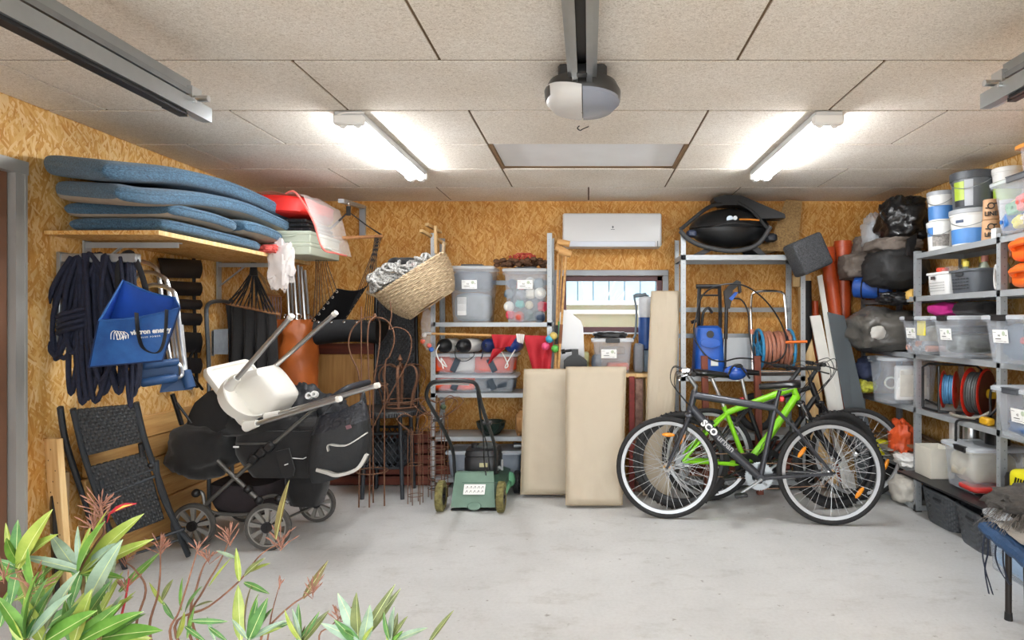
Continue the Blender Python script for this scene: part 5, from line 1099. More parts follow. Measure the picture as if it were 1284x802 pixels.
b = MB(); b.tube(catmull([P(540, 485, 3.85), P(548, 481.5, 3.84), P(570, 481, 3.84), P(588, 482, 3.84)], 5), .006, 8); build(b, 'brake_bar', ALU, mw)
b = MB(); b.tube(catmull([P(598, 492, 3.88), P(602, 520, 4.1), P(606, 548, 4.35), P(607, 575, 4.55), P(610, 600, 4.6)], 6), .005, 6); b.tube(catmull([P(600, 500, 3.95), P(606, 540, 4.3), P(611, 560, 4.45), P(614, 590, 4.6)], 6), .004, 6); build(b, 'cables', BLACK, mw, kind='stuff')
for px, py, Y in ((549, 526, 4.18), (611, 530, 4.2)): b = MB(); q = P(px, py, Y); b.cyl(q + V((-.03, 0, 0)), q + V((.03, 0, 0)), .014, n=10); build(b, 'clamp_knob', BLACK, mw)

# ---------------------------------------------------------------- folded foam mattresses
TANM = mat('beige_mattress', 'bdb09a', .5, 0, .03, 4, .12, 8)
def mattress(label, bl, br, tl, tr, th, seed, rows=()):
    b = MB(); bl, br, tl, tr = V(bl), V(br), V(tl), V(tr); nr = (br - bl).cross(tl - bl).normalized()
    if nr.y > 0: nr = -nr
    NU, NV = 24, 40; L = (br - bl).length; H = (tl - bl).length
    def pt(u, v, s):
        q = bl.lerp(br, u).lerp(tl.lerp(tr, u), v); e = min(u * L, (1 - u) * L, v * H, (1 - v) * H); k = min(1, e / .035); k = math.sqrt(max(0, 1 - (1 - k) ** 2))
        w_ = .006 * noise.noise(V((u * 4 * L, v * 5, seed))) + .004 * noise.noise(V((u * 12, v * 14, seed + 4))) * (1 + 3 * max(0, .1 - min(v, 1 - v)))
        return q + nr * s * (th / 2 * (.55 + .45 * k) + w_)
    f = [[pt(i / NU, j / NV, 1) for i in range(NU + 1)] for j in range(NV + 1)]; g = [[pt(i / NU, j / NV, -1) for i in range(NU + 1)] for j in range(NV + 1)]
    b.loft([a_ + c_[::-1] for a_, c_ in zip(f, g)]); o = build(b, 'foam_mattress', TANM, label=label, cat='mattress', ang=60)
    b = MB(); e = [pt(i / 20, 0, 1) for i in range(21)] + [pt(1, j / 20, 1) for j in range(1, 21)] + [pt(1 - i / 20, 1, 1) for i in range(1, 21)] + [pt(0, 1 - j / 20, 1) for j in range(1, 20)]
    b.tube([q for q in e], .0035, 5, True); build(b, 'piping', mat('beige_piping', 'ab9a7e', .6), o); return o
mattress('wide beige foam mattress standing on edge behind the narrower one, left of the bicycles', (-.525, 4.86, .03), (.27, 4.86, .03), (-.505, 4.93, .99), (.285, 4.93, .99), .1, 1)
mattress('narrow beige foam mattress standing in front, beside the grey bicycle wheel', (-.165, 4.60, .02), (.245, 4.60, .02), (-.17, 4.78, 1.015), (.285, 4.78, 1.015), .1, 5)
mattress('tall narrow beige foam mattress leaning upright under the window behind the bicycles', (.42, 4.86, .02), (.63, 4.86, .02), (.515, 5.15, 1.61), (.75, 5.15, 1.61), .07, 9)

# ---------------------------------------------------------------- things under the window, on a bench behind the mattresses
bn = thing('work_bench', 'pale low bench under the window behind the beige mattresses', 'bench', (.1, 5.28, 0))
b = MB(); b.box((.12, 5.28, .925), (.8, .4, .03), bev=.004); build(b, 'bench_top', PALE, bn)
for x in (-.25, .49):
    for y in (5.12, 5.44): b = MB(); b.box((x, y, .455), (.05, .05, .91)); build(b, 'leg', PALE, bn)
BZ = .94
b = MB(); yy = 5.2
prf = [P(702, 470, yy), P(702, 392, yy), P(706, 388, yy), P(712, 389, yy), P(728, 402, yy), P(731, 410, yy), P(733, 450, yy), P(733, 470, yy)]
prf = [V((p.x, p.y, max(p.z, BZ + .001))) for p in prf]; b.prism(prf, (0, .12, 0)); o = build(b, 'white_canister', mat('white_foam', 'eef0f2', .55, 0, .03, 6), label='tall white angular foam block on the bench at the left of the window', cat='block')
jc = thing('jerrycan', 'black jerrycan with a side cap on the bench in front of the white block', 'jerrycan', tuple(V((P(722, 462, 5.05).x, 5.08, BZ))))
b = MB(); yy = 5.06; pts = [(707, 470), (707, 452), (711, 448), (717, 445), (717, 438), (725, 438), (725, 445), (732, 449), (736, 453), (736, 470)]
b.prism([V((P(x, y, yy).x, yy, max(P(x, y, yy).z, BZ + .001))) for x, y in pts], (0, .1, 0)); build(b, 'body', BLACK, jc)
b = MB(); b.cyl(P(708, 440, yy + .05), P(717, 439, yy + .05), .011, n=12); b.cyl(P(704, 441, yy + .05), P(708.5, 440, yy + .05), .02, n=14); build(b, 'cap', BLACK, jc)
b = MB(); b.prism([P(710, 470 - 10, yy - .001), P(710, 453, yy - .001), P(716, 448, yy - .001), P(727, 448, yy - .001), P(733, 453, yy - .001), P(733, 460, yy - .001)], (0, -.004, 0)); build(b, 'face_panel', BLACK, jc)
tub('clear box of tools with an orange case, on the bench in front of the window', (P(768, 440, 5.1).x, 5.2, BZ + .003), 0, .34, .3, .27, card=(-.03, .16, 'A9'), tap=.86, clipm=BLACK, clip=True)
lump('orange_case', 'orange tool case inside the clear box under the window', (P(775, 456, 5.1).x, 5.17, .995), (.09, .08, .032), mat('case_orange', 'd9622e', .5), 3, 'case', .35, .02, 0)
lump('grey_bag', 'slate grey pouch inside the clear box under the window', (P(748, 450, 5.1).x, 5.18, 1.03), (.04, .07, .06), cloth('slate_pouch', '5d6570'), 6, 'pouch', .6, .1, .02)
lump('brown_packet', 'brown paper packet in the top of the clear box under the window', (P(768, 438, 5.1).x, 5.21, 1.125), (.11, .09, .03), mat('packet_brown', '8a6f50', .8), 8, 'packet', .35, .03, 0)
b = MB(); b.blob((P(765, 421, 5.1).x, 5.18, 1.255), (.14, .07, .028), 5, .25, 2.6, 30, 14, .6, ridge=.05); build(b, 'black_mat', BLACK, label='black folded rubber mat lying on the lid of the clear tool box', cat='mat', ang=40)
b = MB(); b.box((P(731, 452, 5.3).x, 5.3, BZ + .085), (.1, .1, .165), bev=.012); build(b, 'yellow_carton', mat('pale_yellow_card', 'e4e2a8', .6), label='pale yellow carton between the white block and the clear tool box', cat='carton')
b = MB(); b.box((P(803, 452, 5.2).x, 5.3, BZ + .09), (.06, .1, .18), bev=.012) if False else b.blob((P(801, 445, 5.2).x, 5.22, 1.06), (.042, .06, .12), 2, .04, 2, 24, 16, .35); build(b, 'grey_case', mat('case_grey', '7d8087', .6, 0, .1, 30), label='rounded grey hard case standing beside the tall beige mattress', cat='case')
wc = thing('water_carrier', 'tall white and blue plastic cylinder with a hose beside the tall beige mattress', 'container', (P(815, 437, 5.3).x, 5.33, BZ))
xc = P(810, 437, 5.33).x
b = MB(); b.lathe([(.05, 0), (.062, .01), (.064, .20), (.064, .28)], 24, (xc, 5.35, BZ + .18)); build(b, 'lower_body', mat('carrier_blue', '1f4a8c', .4), wc)
b = MB(); b.lathe([(.065, .28), (.066, .44), (.05, .455), (.01, .46)], 24, (xc, 5.35, BZ + .18)); build(b, 'upper_body', mat('carrier_white', 'cfd3d8', .4), wc)
b = MB(); b.lathe([(.055, 0), (.06, .18)], 24, (xc, 5.35, BZ)); build(b, 'stand', mat('carrier_pale_blue', 'a9c4dc', .4), wc)
b = MB(); q = V((xc, 5.35, BZ + .645)); b.tube(catmull([q + V((.02, -.03, -.005)), q + V((-.06, -.05, .01)), q + V((-.10, -.05, -.01)), q + V((-.085, -.06, -.12)), q + V((-.09, -.06, -.28)), q + V((-.10, -.06, -.35)), q + V((-.14, -.06, -.40))], 6), .009, 8); b.tube([q + V((-.11, -.05, -.01)), q + V((.0, -.04, .01))], .014, 8); build(b, 'hose', mat('hose_grey', '5f6a72', .5), wc)
b = MB(); b.beam((.305, 4.98, 0), (.32, 5.06, 1.0), .045, .03); b.beam((.365, 5.0, 0), (.38, 5.07, .94), .06, .03); build(b, 'x', None) if False else None
board('weathered red painted board standing between the wide mattress and the tall one', [(.345, 5.02, 0), (.35, 5.08, .92)], .045, .03, mat('red_paint_worn', '7d2f2a', .7, 0, .3, 14), group=None)
board('weathered brown board with flaking paint beside the red board', [(.405, 5.03, 0), (.41, 5.09, .90)], .065, .03, mat('brown_paint_worn', '6b4436', .8, 0, .4, 16, h2='9c7c6c'))

# ---------------------------------------------------------------- shelving right of the window
BX0, BX1, BY0, BY1 = .745, 1.745, 5.04, 5.42
shelf_unit('tall steel shelving unit right of the window with a barbecue on top', BX0, BX1, BY0, BY1,
    [(1.90, BX0, BX1, BY0, BY1), (.925, BX0, BX1, BY0, BY1), (.45, BX0, BX1, BY0, BY1), (.09, BX0, BX1, BY0, BY1)],
    [(BX0, BY0, 2.065, 1, 1), (BX1, BY0, 2.0, -1, 1), (BX0, BY1, 2.065, 1, -1), (BX1, BY1, 2.0, -1, -1)], lip=.04, bars=[((BX0, BY1, 1.465), (BX1, BY1, 1.465)), ((BX0, BY1, 1.24), (BX1, BY1, 1.24))])
GB = mat('grill_black', '1b1c1e', .35, .2, .1, 10); GBM = mat('grill_matt', '232426', .6, 0, .12, 20)
gr = thing('gas_barbecue', 'black oval portable gas barbecue standing on top of the right shelving', 'barbecue', (1.18, 5.2, 1.903))
def lens(z0, z1, sgn, k=1.0):
    rs_ = []
    for i in range(11):
        t = i / 10; h = t * (z1 - z0); w_ = math.sqrt(max(0.0, 1 - t ** 1.75)); rs_.append([V((1.17 + .335 * w_ * k * math.cos(a_ * 2 * PI / 36), 5.2 + .19 * (.25 + .75 * w_) * k * math.sin(a_ * 2 * PI / 36), z0 + h)) for a_ in range(36)])
    return rs_
zc = P(0, 285.5, 5.1).z
b = MB(); b.loft(lens(zc + .004, zc + .17, 1)); build(b, 'lid', GB, gr)
b = MB(); b.loft(lens(zc - .004, zc - .155, 1)); build(b, 'cook_box', GB, gr)
b = MB(); b.lathe([(.33, -.004), (.342, 0), (.33, .004)], 40, (1.17, 5.2, zc), sx=1, sy=.58); build(b, 'seam_band', mat('grill_grey', '6a6c70', .4, .6), gr)
b = MB(); fr = [(853, 289), (862, 299), (880, 308), (905, 313.5), (925, 314), (945, 309), (957, 299), (966, 284)]; b.tube(catmull([P(x, y, 5.02) for x, y in fr], 6), .019, 10, flat=1); build(b, 'front_cradle', mat('grill_cradle', '3a3b3d', .6, 0, .1, 10), gr)
b = MB(); b.tube(catmull([P(853, 288, 5.03), P(866, 277, 5.05), P(882, 264, 5.08), P(893, 258, 5.1), P(905, 256, 5.1)], 6), .016, 8); b.tube(catmull([P(925, 254, 5.1), P(940, 262, 5.08), P(953, 275, 5.05), P(962, 286, 5.03)], 6), .013, 8); build(b, 'lid_frame', GBM, gr)
for a_, c_ in (((888, 312), (874, 319)), ((942, 310), (955, 319))):
    b = MB(); p, q = P(*a_, 5.06), V((P(*c_, 5.06).x, 5.06, 1.905)); b.hexa([q + V((-.03, -.02, 0)), q + V((.06 if a_[0] < 900 else .03, -.02, 0)), q + V((.06 if a_[0] < 900 else .03, .26, 0)), q + V((-.03 if a_[0] < 900 else -.06, .26, 0)), p + V((-.03, -.02, 0)), p + V((.05, -.02, 0)), p + V((.05, .24, 0)), p + V((-.03, .24, 0))]); build(b, 'foot', GBM, gr)
b = MB(); b.hexa([P(907, 287, 5.02), P(930, 287, 5.02), P(930, 287, 5.06), P(907, 287, 5.06), P(911, 276, 5.025), P(926, 276, 5.025), P(926, 276, 5.06), P(911, 276, 5.06)]); build(b, 'handle_mount', BLACK, gr)
q = P(915.5, 274.5, 5.02); b = MB(); b.cyl(q + V((0, 0, 0)), q + V((0, .03, 0)), .028, n=24); build(b, 'thermometer', mat('gauge_blue_grey', 'a9b6c2', .3, .3, .1, 30), gr)
b = MB(); q = P(922, 273, 5.01); b.cyl(q, q + V((0, .03, 0)), .017, n=20); b.cyl(q + V((0, -.004, 0)), q, .008, n=12); build(b, 'gas_knob', STEEL, gr)
b = MB(); b.tube([P(927, 275, 5.02), P(940, 275, 5.02), P(952, 276, 5.03)], .0075, 8); build(b, 'orange_hose', mat('hose_orange', 'e08a2a', .5), gr)
text('GAS GRILL', .012, frame(P(918, 281, 5.017), (1, 0, 0), (0, .1, 1)), WHITE, gr) if False else None
b = MB(); b.box(P(918, 281.5, 5.017), (.075, .002, .006)); build(b, 'name_strip', mat('grill_name_white', 'c9c9c9', .5), gr)
b = MB(); pl = [P(895, 247, 5.12), P(912, 244, 5.12), P(930, 245, 5.1), P(984, 268, 5.08), P(985, 273, 5.08), P(955, 274, 5.08), P(930, 257, 5.1), P(905, 257, 5.12), P(896, 252, 5.12)]; b.prism(pl, (0, .16, 0)); build(b, 'folded_side_table', GBM, gr)
b = MB(); b.blob(P(966, 298, 5.1), (.05, .06, .035), 4, .2, 2, 18, 12, .7); build(b, 'gas_regulator', mat('dark_blue_black', '20242c', .5), gr)
b = MB(); b.blob(P(867, 293, 5.06), (.04, .05, .03), 4, .2, 2, 18, 12, .7); build(b, 'side_grip', mat('grip_blue_black', '25304a', .5), gr)
WV2 = mat('rush_weave', '8a6a42', .85, 0, .3, 70, .6, 110, h2='b08f5e')
b = MB(); b.hexa([P(962, 314, 5.2), P(1000, 316, 5.2), P(1000, 316, 5.23), P(962, 314, 5.23), P(985, 250, 5.3), P(1006, 252, 5.3), P(1006, 252, 5.33), P(985, 250, 5.33)]); rm = build(b, 'rush_mat', WV2, label='woven rush mat standing behind the barbecue on the right shelving', cat='mat')
b = MB(); b.blob(P(958, 311, 5.28), (.10, .07, .045), 6, .2, 2, 20, 12, .7); build(b, 'cork_bundle', WV2, label='brown woven bundle lying at the foot of the rush mat on the shelving', cat='bundle')
# black block
cv = mat('black_foam', '26272a', .8, 0, .45, 120, .8, 150, h2='55575b')
bl = MB(); ce = P(1014, 319, 4.93); u_ = V((.80, .18, -.57)).normalized(); v_ = V((.57, -.3, .80)); v_ = (v_ - u_ * v_.dot(u_)).normalized(); 
u_ = V((P(1025, 290, 4.75) - P(983, 308, 4.7))).normalized(); dn = V((P(1003, 348, 4.7) - P(983, 308, 4.7))); dn = (dn - u_ * dn.dot(u_)).normalized()
bl.m = frame(ce, u_, -dn); bl.box((-.01, .0, 0), (.26, .27, .2), bev=.025, seg=3); build(bl, 'foam_block', cv, label='tilted black textured foam block resting on the top of the right shelving post', cat='block')
# pressure washer
PB = mat('washer_blue', '1c58b4', .35, 0, .06, 6)
pw = thing('pressure_washer', 'blue pressure washer with a black handle on the shelf right of the window', 'pressure washer', (P(888, 465, 5.2).x, 5.2, .928))
xw = P(890, 465, 5.12).x
b = MB(); rs = [[v + V((xw, 5.2, 0)) for v in rrect(w_, d, z, .05)] for w_, d, z in ((.24, .22, .93), (.25, .23, .96), (.235, .21, 1.12), (.22, .2, 1.25), (.205, .18, 1.31), (.15, .12, 1.33))]; b.loft(rs); build(b, 'body', PB, pw)
b = MB(); q = V((xw, 5.095, 1.26)); b.cyl(q, q + V((0, .03, 0)), .03, n=20); build(b, 'dial', BLACK, pw)
b = MB(); b.lathe([(.002, 0), (.08, 0), (.078, .006), (.002, .008)], 28, (xw, 5.083, 1.19), (0, -1, 0), sx=1, sy=.5); build(b, 'front_bulge', PB, pw)
b = MB(); b.box((xw + .03, 5.078, 1.03), (.06, .004, .05)); build(b, 'sticker', PAPER, pw)
b = MB()
for px in (876, 903): b.tube(catmull([P(px, 412, 5.22), P(px, 385, 5.24), P(px + (1 if px < 890 else -1), 360, 5.24)], 4), .016, 8)
b.tube([P(873, 359, 5.24), P(904, 359, 5.24)], .019, 8); b.tube([P(877, 370, 5.24), P(902, 370, 5.24)], .008, 8); build(b, 'push_handle', BLACK, pw)
b = MB(); b.tube(catmull([P(880, 408, 5.16), P(882, 392, 5.14), P(888, 386, 5.14), P(893, 392, 5.15)], 5), .012, 8); b.cyl(P(867, 404, 5.18), P(873, 402, 5.16), .014); build(b, 'hose_hook', BLACK, pw)
ln = thing('spray_lance', 'black spray gun with a blue grip and long lance standing on the shelf', 'spray gun', tuple(V((P(909, 465, 5.15).x, 5.15, .928))))
b = MB(); b.cyl((P(909, 465, 5.15).x, 5.15, .93), P(911, 382, 5.15), .009, n=10); b.cyl(P(910, 425, 5.15), P(911, 382, 5.15), .015, n=10); build(b, 'lance', BLACK, ln)
b = MB(); b.prism([P(910, 386, 5.13), P(908, 365, 5.13), P(914, 358, 5.13), P(924, 351, 5.13), P(929, 353, 5.13), P(930, 366, 5.13), P(927, 368, 5.13), P(926, 358, 5.13), P(919, 364, 5.13), P(918, 376, 5.13), P(915, 387, 5.13)], (0, .035, 0)); build(b, 'gun', BLACK, ln)
b = MB(); b.prism([P(914, 374, 5.125), P(922, 366, 5.125), P(926, 366, 5.125), P(918, 377, 5.125)], (0, .04, 0)); build(b, 'grip', PB, ln)
hh = MB(); hh.tube(catmull([P(872, 402, 5.1), P(880, 372, 5.08), P(900, 358, 5.06), P(930, 357, 5.06), P(955, 372, 5.06), P(975, 397, 5.06), P(986, 425, 5.05), P(982, 446, 5.04), P(965, 455, 5.03), P(945, 450, 5.02), P(925, 449, 5.02), P(905, 453, 5.02), P(888, 448, 5.02), P(874, 430, 5.04), P(870, 412, 5.08), P(874, 395, 5.09)], 7), .0065, 7); hh.tube(catmull([P(918, 374, 5.14), P(930, 376, 5.1), P(938, 392, 5.1), P(940, 420, 5.1), P(946, 445, 5.08), P(962, 455, 5.06), P(990, 462, 5.04)], 7), .0065, 7); build(hh, 'pressure_hose', BLACK, label='black pressure hose looping across the shelf in front of washer and reel', cat='hose')
rl = thing('hose_reel', 'garden hose reel with brown hose, blue discs and a steel frame on the shelf', 'hose reel', (P(968, 470, 5.15).x, 5.2, .928))
hx0, hx1 = P(953, 440, 5.15).x, P(992, 440, 5.15).x; hz = P(0, 438, 5.2).z
TEAL = mat('reel_blue', '2f86b4', .4, 0, .08, 8); HOSE = mat('brown_hose', 'a8705a', .5, 0, .15, 30)
for x in (hx0, hx1): b = MB(); b.torus((x, 5.2, hz), .165, .012, (1, 0, 0), 36, 8); b.torus((x, 5.2, hz), .06, .009, (1, 0, 0), 24, 6); [b.cyl((x, 5.2, hz), (x, 5.2 + .16 * math.cos(a_), hz + .16 * math.sin(a_)), .008, n=6) for a_ in (0.3, 1.35, 2.4, 3.44, 4.49, 5.54)]; build(b, 'disc', TEAL, rl)
for i in range(7): b = MB(); b.torus((hx0 + .028 + (hx1 - hx0 - .056) * i / 6, 5.2, hz), .142 - .006 * (i % 2), .0155, (1, 0, .04 * (i % 3 - 1)), 36, 8); build(b, 'hose_coil', HOSE, rl)
b = MB(); b.cyl((hx0, 5.2, hz), (hx1, 5.2, hz), .055); build(b, 'drum', TEAL, rl)
b = MB(); xl, xr = P(946, 400, 5.15).x, P(990, 400, 5.15).x; b.tube(catmull([(xl, 5.2, .94), (xl, 5.24, 1.25), (xl, 5.26, P(0, 374, 5.26).z - .03), (xl + .04, 5.26, P(0, 366, 5.26).z), (xr - .04, 5.26, P(0, 366, 5.26).z), (xr - .005, 5.26, P(0, 374, 5.26).z - .03), (xr + .01, 5.24, 1.25), (xr + .02, 5.2, .94)], 6), .011, 8); b.cyl((xl, 5.07, .96), (xr + .02, 5.07, .96), .014, n=10); b.cyl((xl, 5.07, .96), (xl, 5.2, .96), .01); b.cyl((xr + .02, 5.07, .96), (xr + .02, 5.2, .96), .01); build(b, 'frame', CHROME, rl)
for x in (xl, xr + .012): b = MB(); b.cyl((x, 5.24, 1.26), (x, 5.24, 1.30), .019, n=10); build(b, 'clip', mat('clip_salmon', 'd98a70', .5), rl)
b = MB(); b.hexa([P(905, 465, 5.36), P(944, 465, 5.36), P(944, 465, 5.37), P(905, 465, 5.37), P(908, 423, 5.40), P(944, 423, 5.40), P(944, 423, 5.41), P(908, 423, 5.41)]); build(b, 'grey_sheet', mat('pale_grey_panel', 'c9cdd0', .4, .1, .05, 4), label='pale grey sheet standing behind the spray lance on the shelf', cat='sheet')
b = MB(); b.blob(P(893, 498, 5.2) + V((0, 0, 0)), (.04, .05, .03), 2, .1) if False else None
for i, (px, a_, y0_, lb) in enumerate(((883, 446, 640, 'left of two upright red-brown wooden posts behind the bicycle saddles'), (949, 446, 640, 'right of two upright red-brown wooden posts behind the bicycle saddles'))):
    p = P(px, a_, 4.95); q = V((P(px + 4, a_, 4.95).x, 4.95, 0)); board(lb, [q, p], .05, .045, REDWOODZ, 'wooden_post', 'post')
for i in range(6):
    b = MB(); b.box((1.22 + .04 * (i % 3), 5.18, .135 + .05 * i), (.80 - .05 * (i % 2), .22 - .01 * i, .044), bev=.004); build(b, 'dark_board', REDWOOD, label='dark red-brown board on the low shelf behind bicycles, %s of six' % ('lowest', 'second from the bottom', 'third from the bottom', 'third from the top', 'second from the top', 'topmost')[i], cat='board', group='dark boards behind the bicycles')
b = MB(); rv = 0
spw = MB(); spw.torus((1.38, 5.15, .62), .13, .03, (.5, 1, 0), 32, 10); build(spw, 'spare_tyre', RUBBER, label='spare black tyre standing on the dark boards behind the bicycle saddles', cat='tyre')
# ---------------------------------------------------------------- bicycles
ORR = mat('orange_reflector', 'f0941e', .25, 0, .1, 40); RIMM = mat('rim_silver', 'b9bbbd', .3, .8, .05, 10); TYREB = mat('bike_tyre', '252526', .8, 0, .15, 30)
def bike(label, rear, yaw, lean, c):
    t = thing('bicycle', label, 'bicycle', (rear[0], rear[1], 0), local=True, rot=(lean, 0, yaw))
    Rw, WBs, tr = c['R'], c['wb'], c['tyre']
    def wheel(x, refl, steer=0):
        w_ = bpy.data.objects.new('wheel', None); C.objects.link(w_); w_.parent = t; w_.location = (x, 0, Rw); w_.rotation_euler = (0, 0, steer); OFF[w_.name] = V((0, 0, 0))
        b = MB(); b.torus((0, 0, 0), Rw - tr, tr, (0, 1, 0), 56, 10); tyo = build(b, 'tyre', TYREB, w_)
        if c.get('knob'):
            b = MB()
            for i in range(60): a = 2 * PI * i / 60; [b.box((math.cos(a) * (Rw - .003), s_ * tr * .5, math.sin(a) * (Rw - .003)), (.011, .012, .012), Matrix.Rotation(-a, 4, 'Y')) for s_ in (-1, 1)]
            tk = build(b, 'tread_knobs', TYREB, w_, kind='stuff')
        b = MB(); r0 = Rw - 2 * tr; b.lathe([(r0 + .004, -.012), (r0 + .004, .012), (r0 - .018, .010), (r0 - .022, 0), (r0 - .018, -.010), (r0 + .004, -.012)], 56, (0, 0, 0), (0, 1, 0)); build(b, 'rim', c['rim'], w_)
        b = MB()
        for i in range(32):
            s_ = 1 if i % 2 else -1; a = 2 * PI * i / 32; h = a + (1 if (i // 2) % 2 else -1) * R(62)
            b.tube([(.022 * math.cos(h), s_ * .028, .022 * math.sin(h)), ((r0 - .018) * math.cos(a), 0, (r0 - .018) * math.sin(a))], .0016, 3)
        build(b, 'spokes', mat('spoke_steel', 'cfd1d3', .35, .3), w_, kind='stuff')
        b = MB(); b.lathe([(.004, -.06), (.01, -.05), (.012, -.035), (.026, -.03), (.014, -.024), (.012, 0), (.014, .024), (.026, .03), (.012, .035), (.01, .05), (.004, .06)], 16, (0, 0, 0), (0, 1, 0)); build(b, 'hub', CHROME, w_)
        for a in refl:
            b = MB(); m_ = Matrix.Translation((math.cos(a) * r0 * .72, 0, math.sin(a) * r0 * .72)) @ Matrix.Rotation(-a + PI / 2, 4, 'Y'); b.loft([[m_ @ V((math.cos(2 * PI * k / 16) * q * .045, y, math.sin(2 * PI * k / 16) * q * .014)) for k in range(16)] for q, y in ((.6, -.012), (1, -.006), (1, .006), (.6, .012))]); build(b, 'reflector', ORR, w_)
        return w_
    wheel(0, c['refl'][0]); wheel(WBs, c['refl'][1], c.get('steer', 0))
    Z = Rw; bb = V((c['bb'][0], 0, c['bb'][1])); st = V((c['st'][0], 0, c['st'][1])); ht = V((c['ht'][0], 0, c['ht'][1])); hb_ = V((c['hb'][0], 0, c['hb'][1])); ra_ = V((0, 0, Z)); fa = V((WBs, 0, Z))
    fm = c['frame']; b = MB(); dr = c['dr']
    b.tube([st + (st - bb).normalized() * .03, st, bb], [.017, .0175, .019], 12); e0, e1 = ht + (hb_ - ht) * .2, st + (bb - st).normalized() * .02; b.tube([e0, (e0 + e1) / 2, e1], [c['tt'], c['tt'], c['tt'] * .95], 12)
    b.tube([hb_ + (ht - hb_) * .25, hb_.lerp(bb, .5), bb], [dr * .95, dr, dr * .9], 12); b.cyl(ht, hb_, .0235, n=14); b.cyl(bb + V((0, -.035, 0)), bb + V((0, .035, 0)), .024, n=14)
    for s_ in (-1, 1):
        e = ra_ + V((0, s_ * .062, 0)); b.tube([st + (bb - st).normalized() * .025 + V((0, s_ * .016, 0)), st.lerp(ra_, .35) + V((0, s_ * .045, 0)), e], [q_ * c.get('sr', 1) for q_ in (.011, .010, .009)], 8); b.tube([bb + V((0, s_ * .03, 0)), bb.lerp(ra_, .4) + V((0, s_ * .05, .004)), e], [q_ * c.get('sr', 1) for q_ in (.012, .011, .010)], 8)
    build(b, 'frame', fm, t)
    k = c.get('steer', 0); rot = Matrix.Rotation(k, 3, 'Z')
    fk = bpy.data.objects.new('fork', None); C.objects.link(fk); fk.parent = t; fk.location = fa; fk.rotation_euler = (0, 0, 0); OFF[fk.name] = fa.copy()
    b = MB(); cr_ = hb_ + (hb_ - ht).normalized() * .03
    for s_ in (-1, 1):
        e = fa + V((0, s_ * .052, 0))
        if c.get('susp'): b.cyl(cr_ + V((.01, s_ * .055, 0)), cr_.lerp(e, .45) + V((0, s_ * .0, 0)) + V((0, 0, 0)), .014, n=10)
        b.tube([cr_ + V((0, s_ * .05, 0)), cr_.lerp(e, .5) + V((-.004, s_ * .012, 0)), e] if not c.get('susp') else [cr_.lerp(e, .38), e], [.016, .013, .009] if not c.get('susp') else .019, 10)
    b.box(cr_ + V((0, 0, .01)), (.05, .12, .03), bev=.01); build(b, 'fork_blades', c['fork'], fk)
    if c.get('susp'):
        b = MB()
        for s_ in (-1, 1): b.cyl(cr_ + V((0, s_ * .055, .01)), cr_.lerp(fa + V((0, s_ * .052, 0)), .42), .0145, n=10)
        build(b, 'stanchions', CHROME, fk, kind='stuff')
    b = MB(); d = (st - bb).normalized(); sp = V((c['sad'][0], 0, c['sad'][1])); b.cyl(st, sp, .0135, n=10); build(b, 'seat_post', c['post'], t)
    b = MB(); rs = []                                          # saddle
    for i in range(14):
        u = i / 13; x = -.13 + .27 * u; wd = .075 * (1 - u) ** .9 + .021 if u > .12 else .06 + .30 * u * .12; hh = .022 + .010 * (1 - u); top = .018 * math.cos(u * 3.0 - .2) * .6
        wd = min(wd, .078) * (1 if .02 < u < .98 else .6)
        rs.append([V((sp.x + x, wd * math.cos(2 * PI * j / 14), sp.z + .022 + top + hh * math.sin(2 * PI * j / 14) * (1 if math.sin(2 * PI * j / 14) > 0 else .8))) for j in range(14)])
    b.loft(rs); sd = build(b, 'saddle', mat('saddle_black', '18181a', .3, 0, .1, 10), t)
    b = MB()
    for s_ in (-1, 1): b.tube([(sp.x - .09, s_ * .022, sp.z + .01), (sp.x - .02, s_ * .022, sp.z - .008), (sp.x + .10, s_ * .012, sp.z + .012)], .0035, 6)
    build(b, 'saddle_rails', CHROME, sd)
    # handlebar
    hl = bpy.data.objects.new('handlebar', None); C.objects.link(hl); hl.parent = t; OFF[hl.name] = V((0, 0, 0)); bc = V((c['bar'][0], 0, c['bar'][1]))
    q = Matrix.Translation(bc) @ Matrix.Rotation(c.get('steer', 0) * 1.0, 4, 'Z')
    b = MB(); b.tube([ht, ht + (ht - hb_).normalized() * .03, bc], [.017, .017, .016], 10); build(b, 'stem', c['stem'], hl)
    hwid = .29; b = MB(q); b.tube(catmull([(-.035, -hwid, .012), (-.02, -hwid * .6, .012), (0, -.06, 0), (0, .06, 0), (-.02, hwid * .6, .012), (-.035, hwid, .012)], 5), .0115, 8); build(b, 'bar', c['stem'], hl)
    for s_ in (-1, 1):
        b = MB(q); b.tube([(-.037, s_ * (hwid + .005), .012), (-.028, s_ * hwid * .62, .012)], .016, 10); b.box((-.025, s_ * hwid * .55, .01), (.04, .05, .03), bev=.008); build(b, 'grip', RUBBER, hl)
        b = MB(q); b.tube(catmull([(-.01, s_ * hwid * .5, .005), (.04, s_ * hwid * .6, -.012), (.055, s_ * hwid * .8, -.022), (.055, s_ * hwid * .95, -.026)], 4), .0055, 6); build(b, 'brake_lever', c.get('lever', BLACK), hl)
    b = MB(q)
    for s_ in (-1, 1): b.tube(catmull([(.0, s_ * hwid * .5, .02), (.09, s_ * .09, .05), (.11, s_ * .02, -.05), (.03, s_ * .03, -.16), (-.04, s_ * .035, -.24)], 6), .003, 5)
    b.tube(catmull([(.0, hwid * .45, .0), (.07, .07, .02), (.08, .0, -.09), (.0, .03, -.2)], 6), .003, 5); build(b, 'brake_cables', BLACK, hl, kind='stuff')
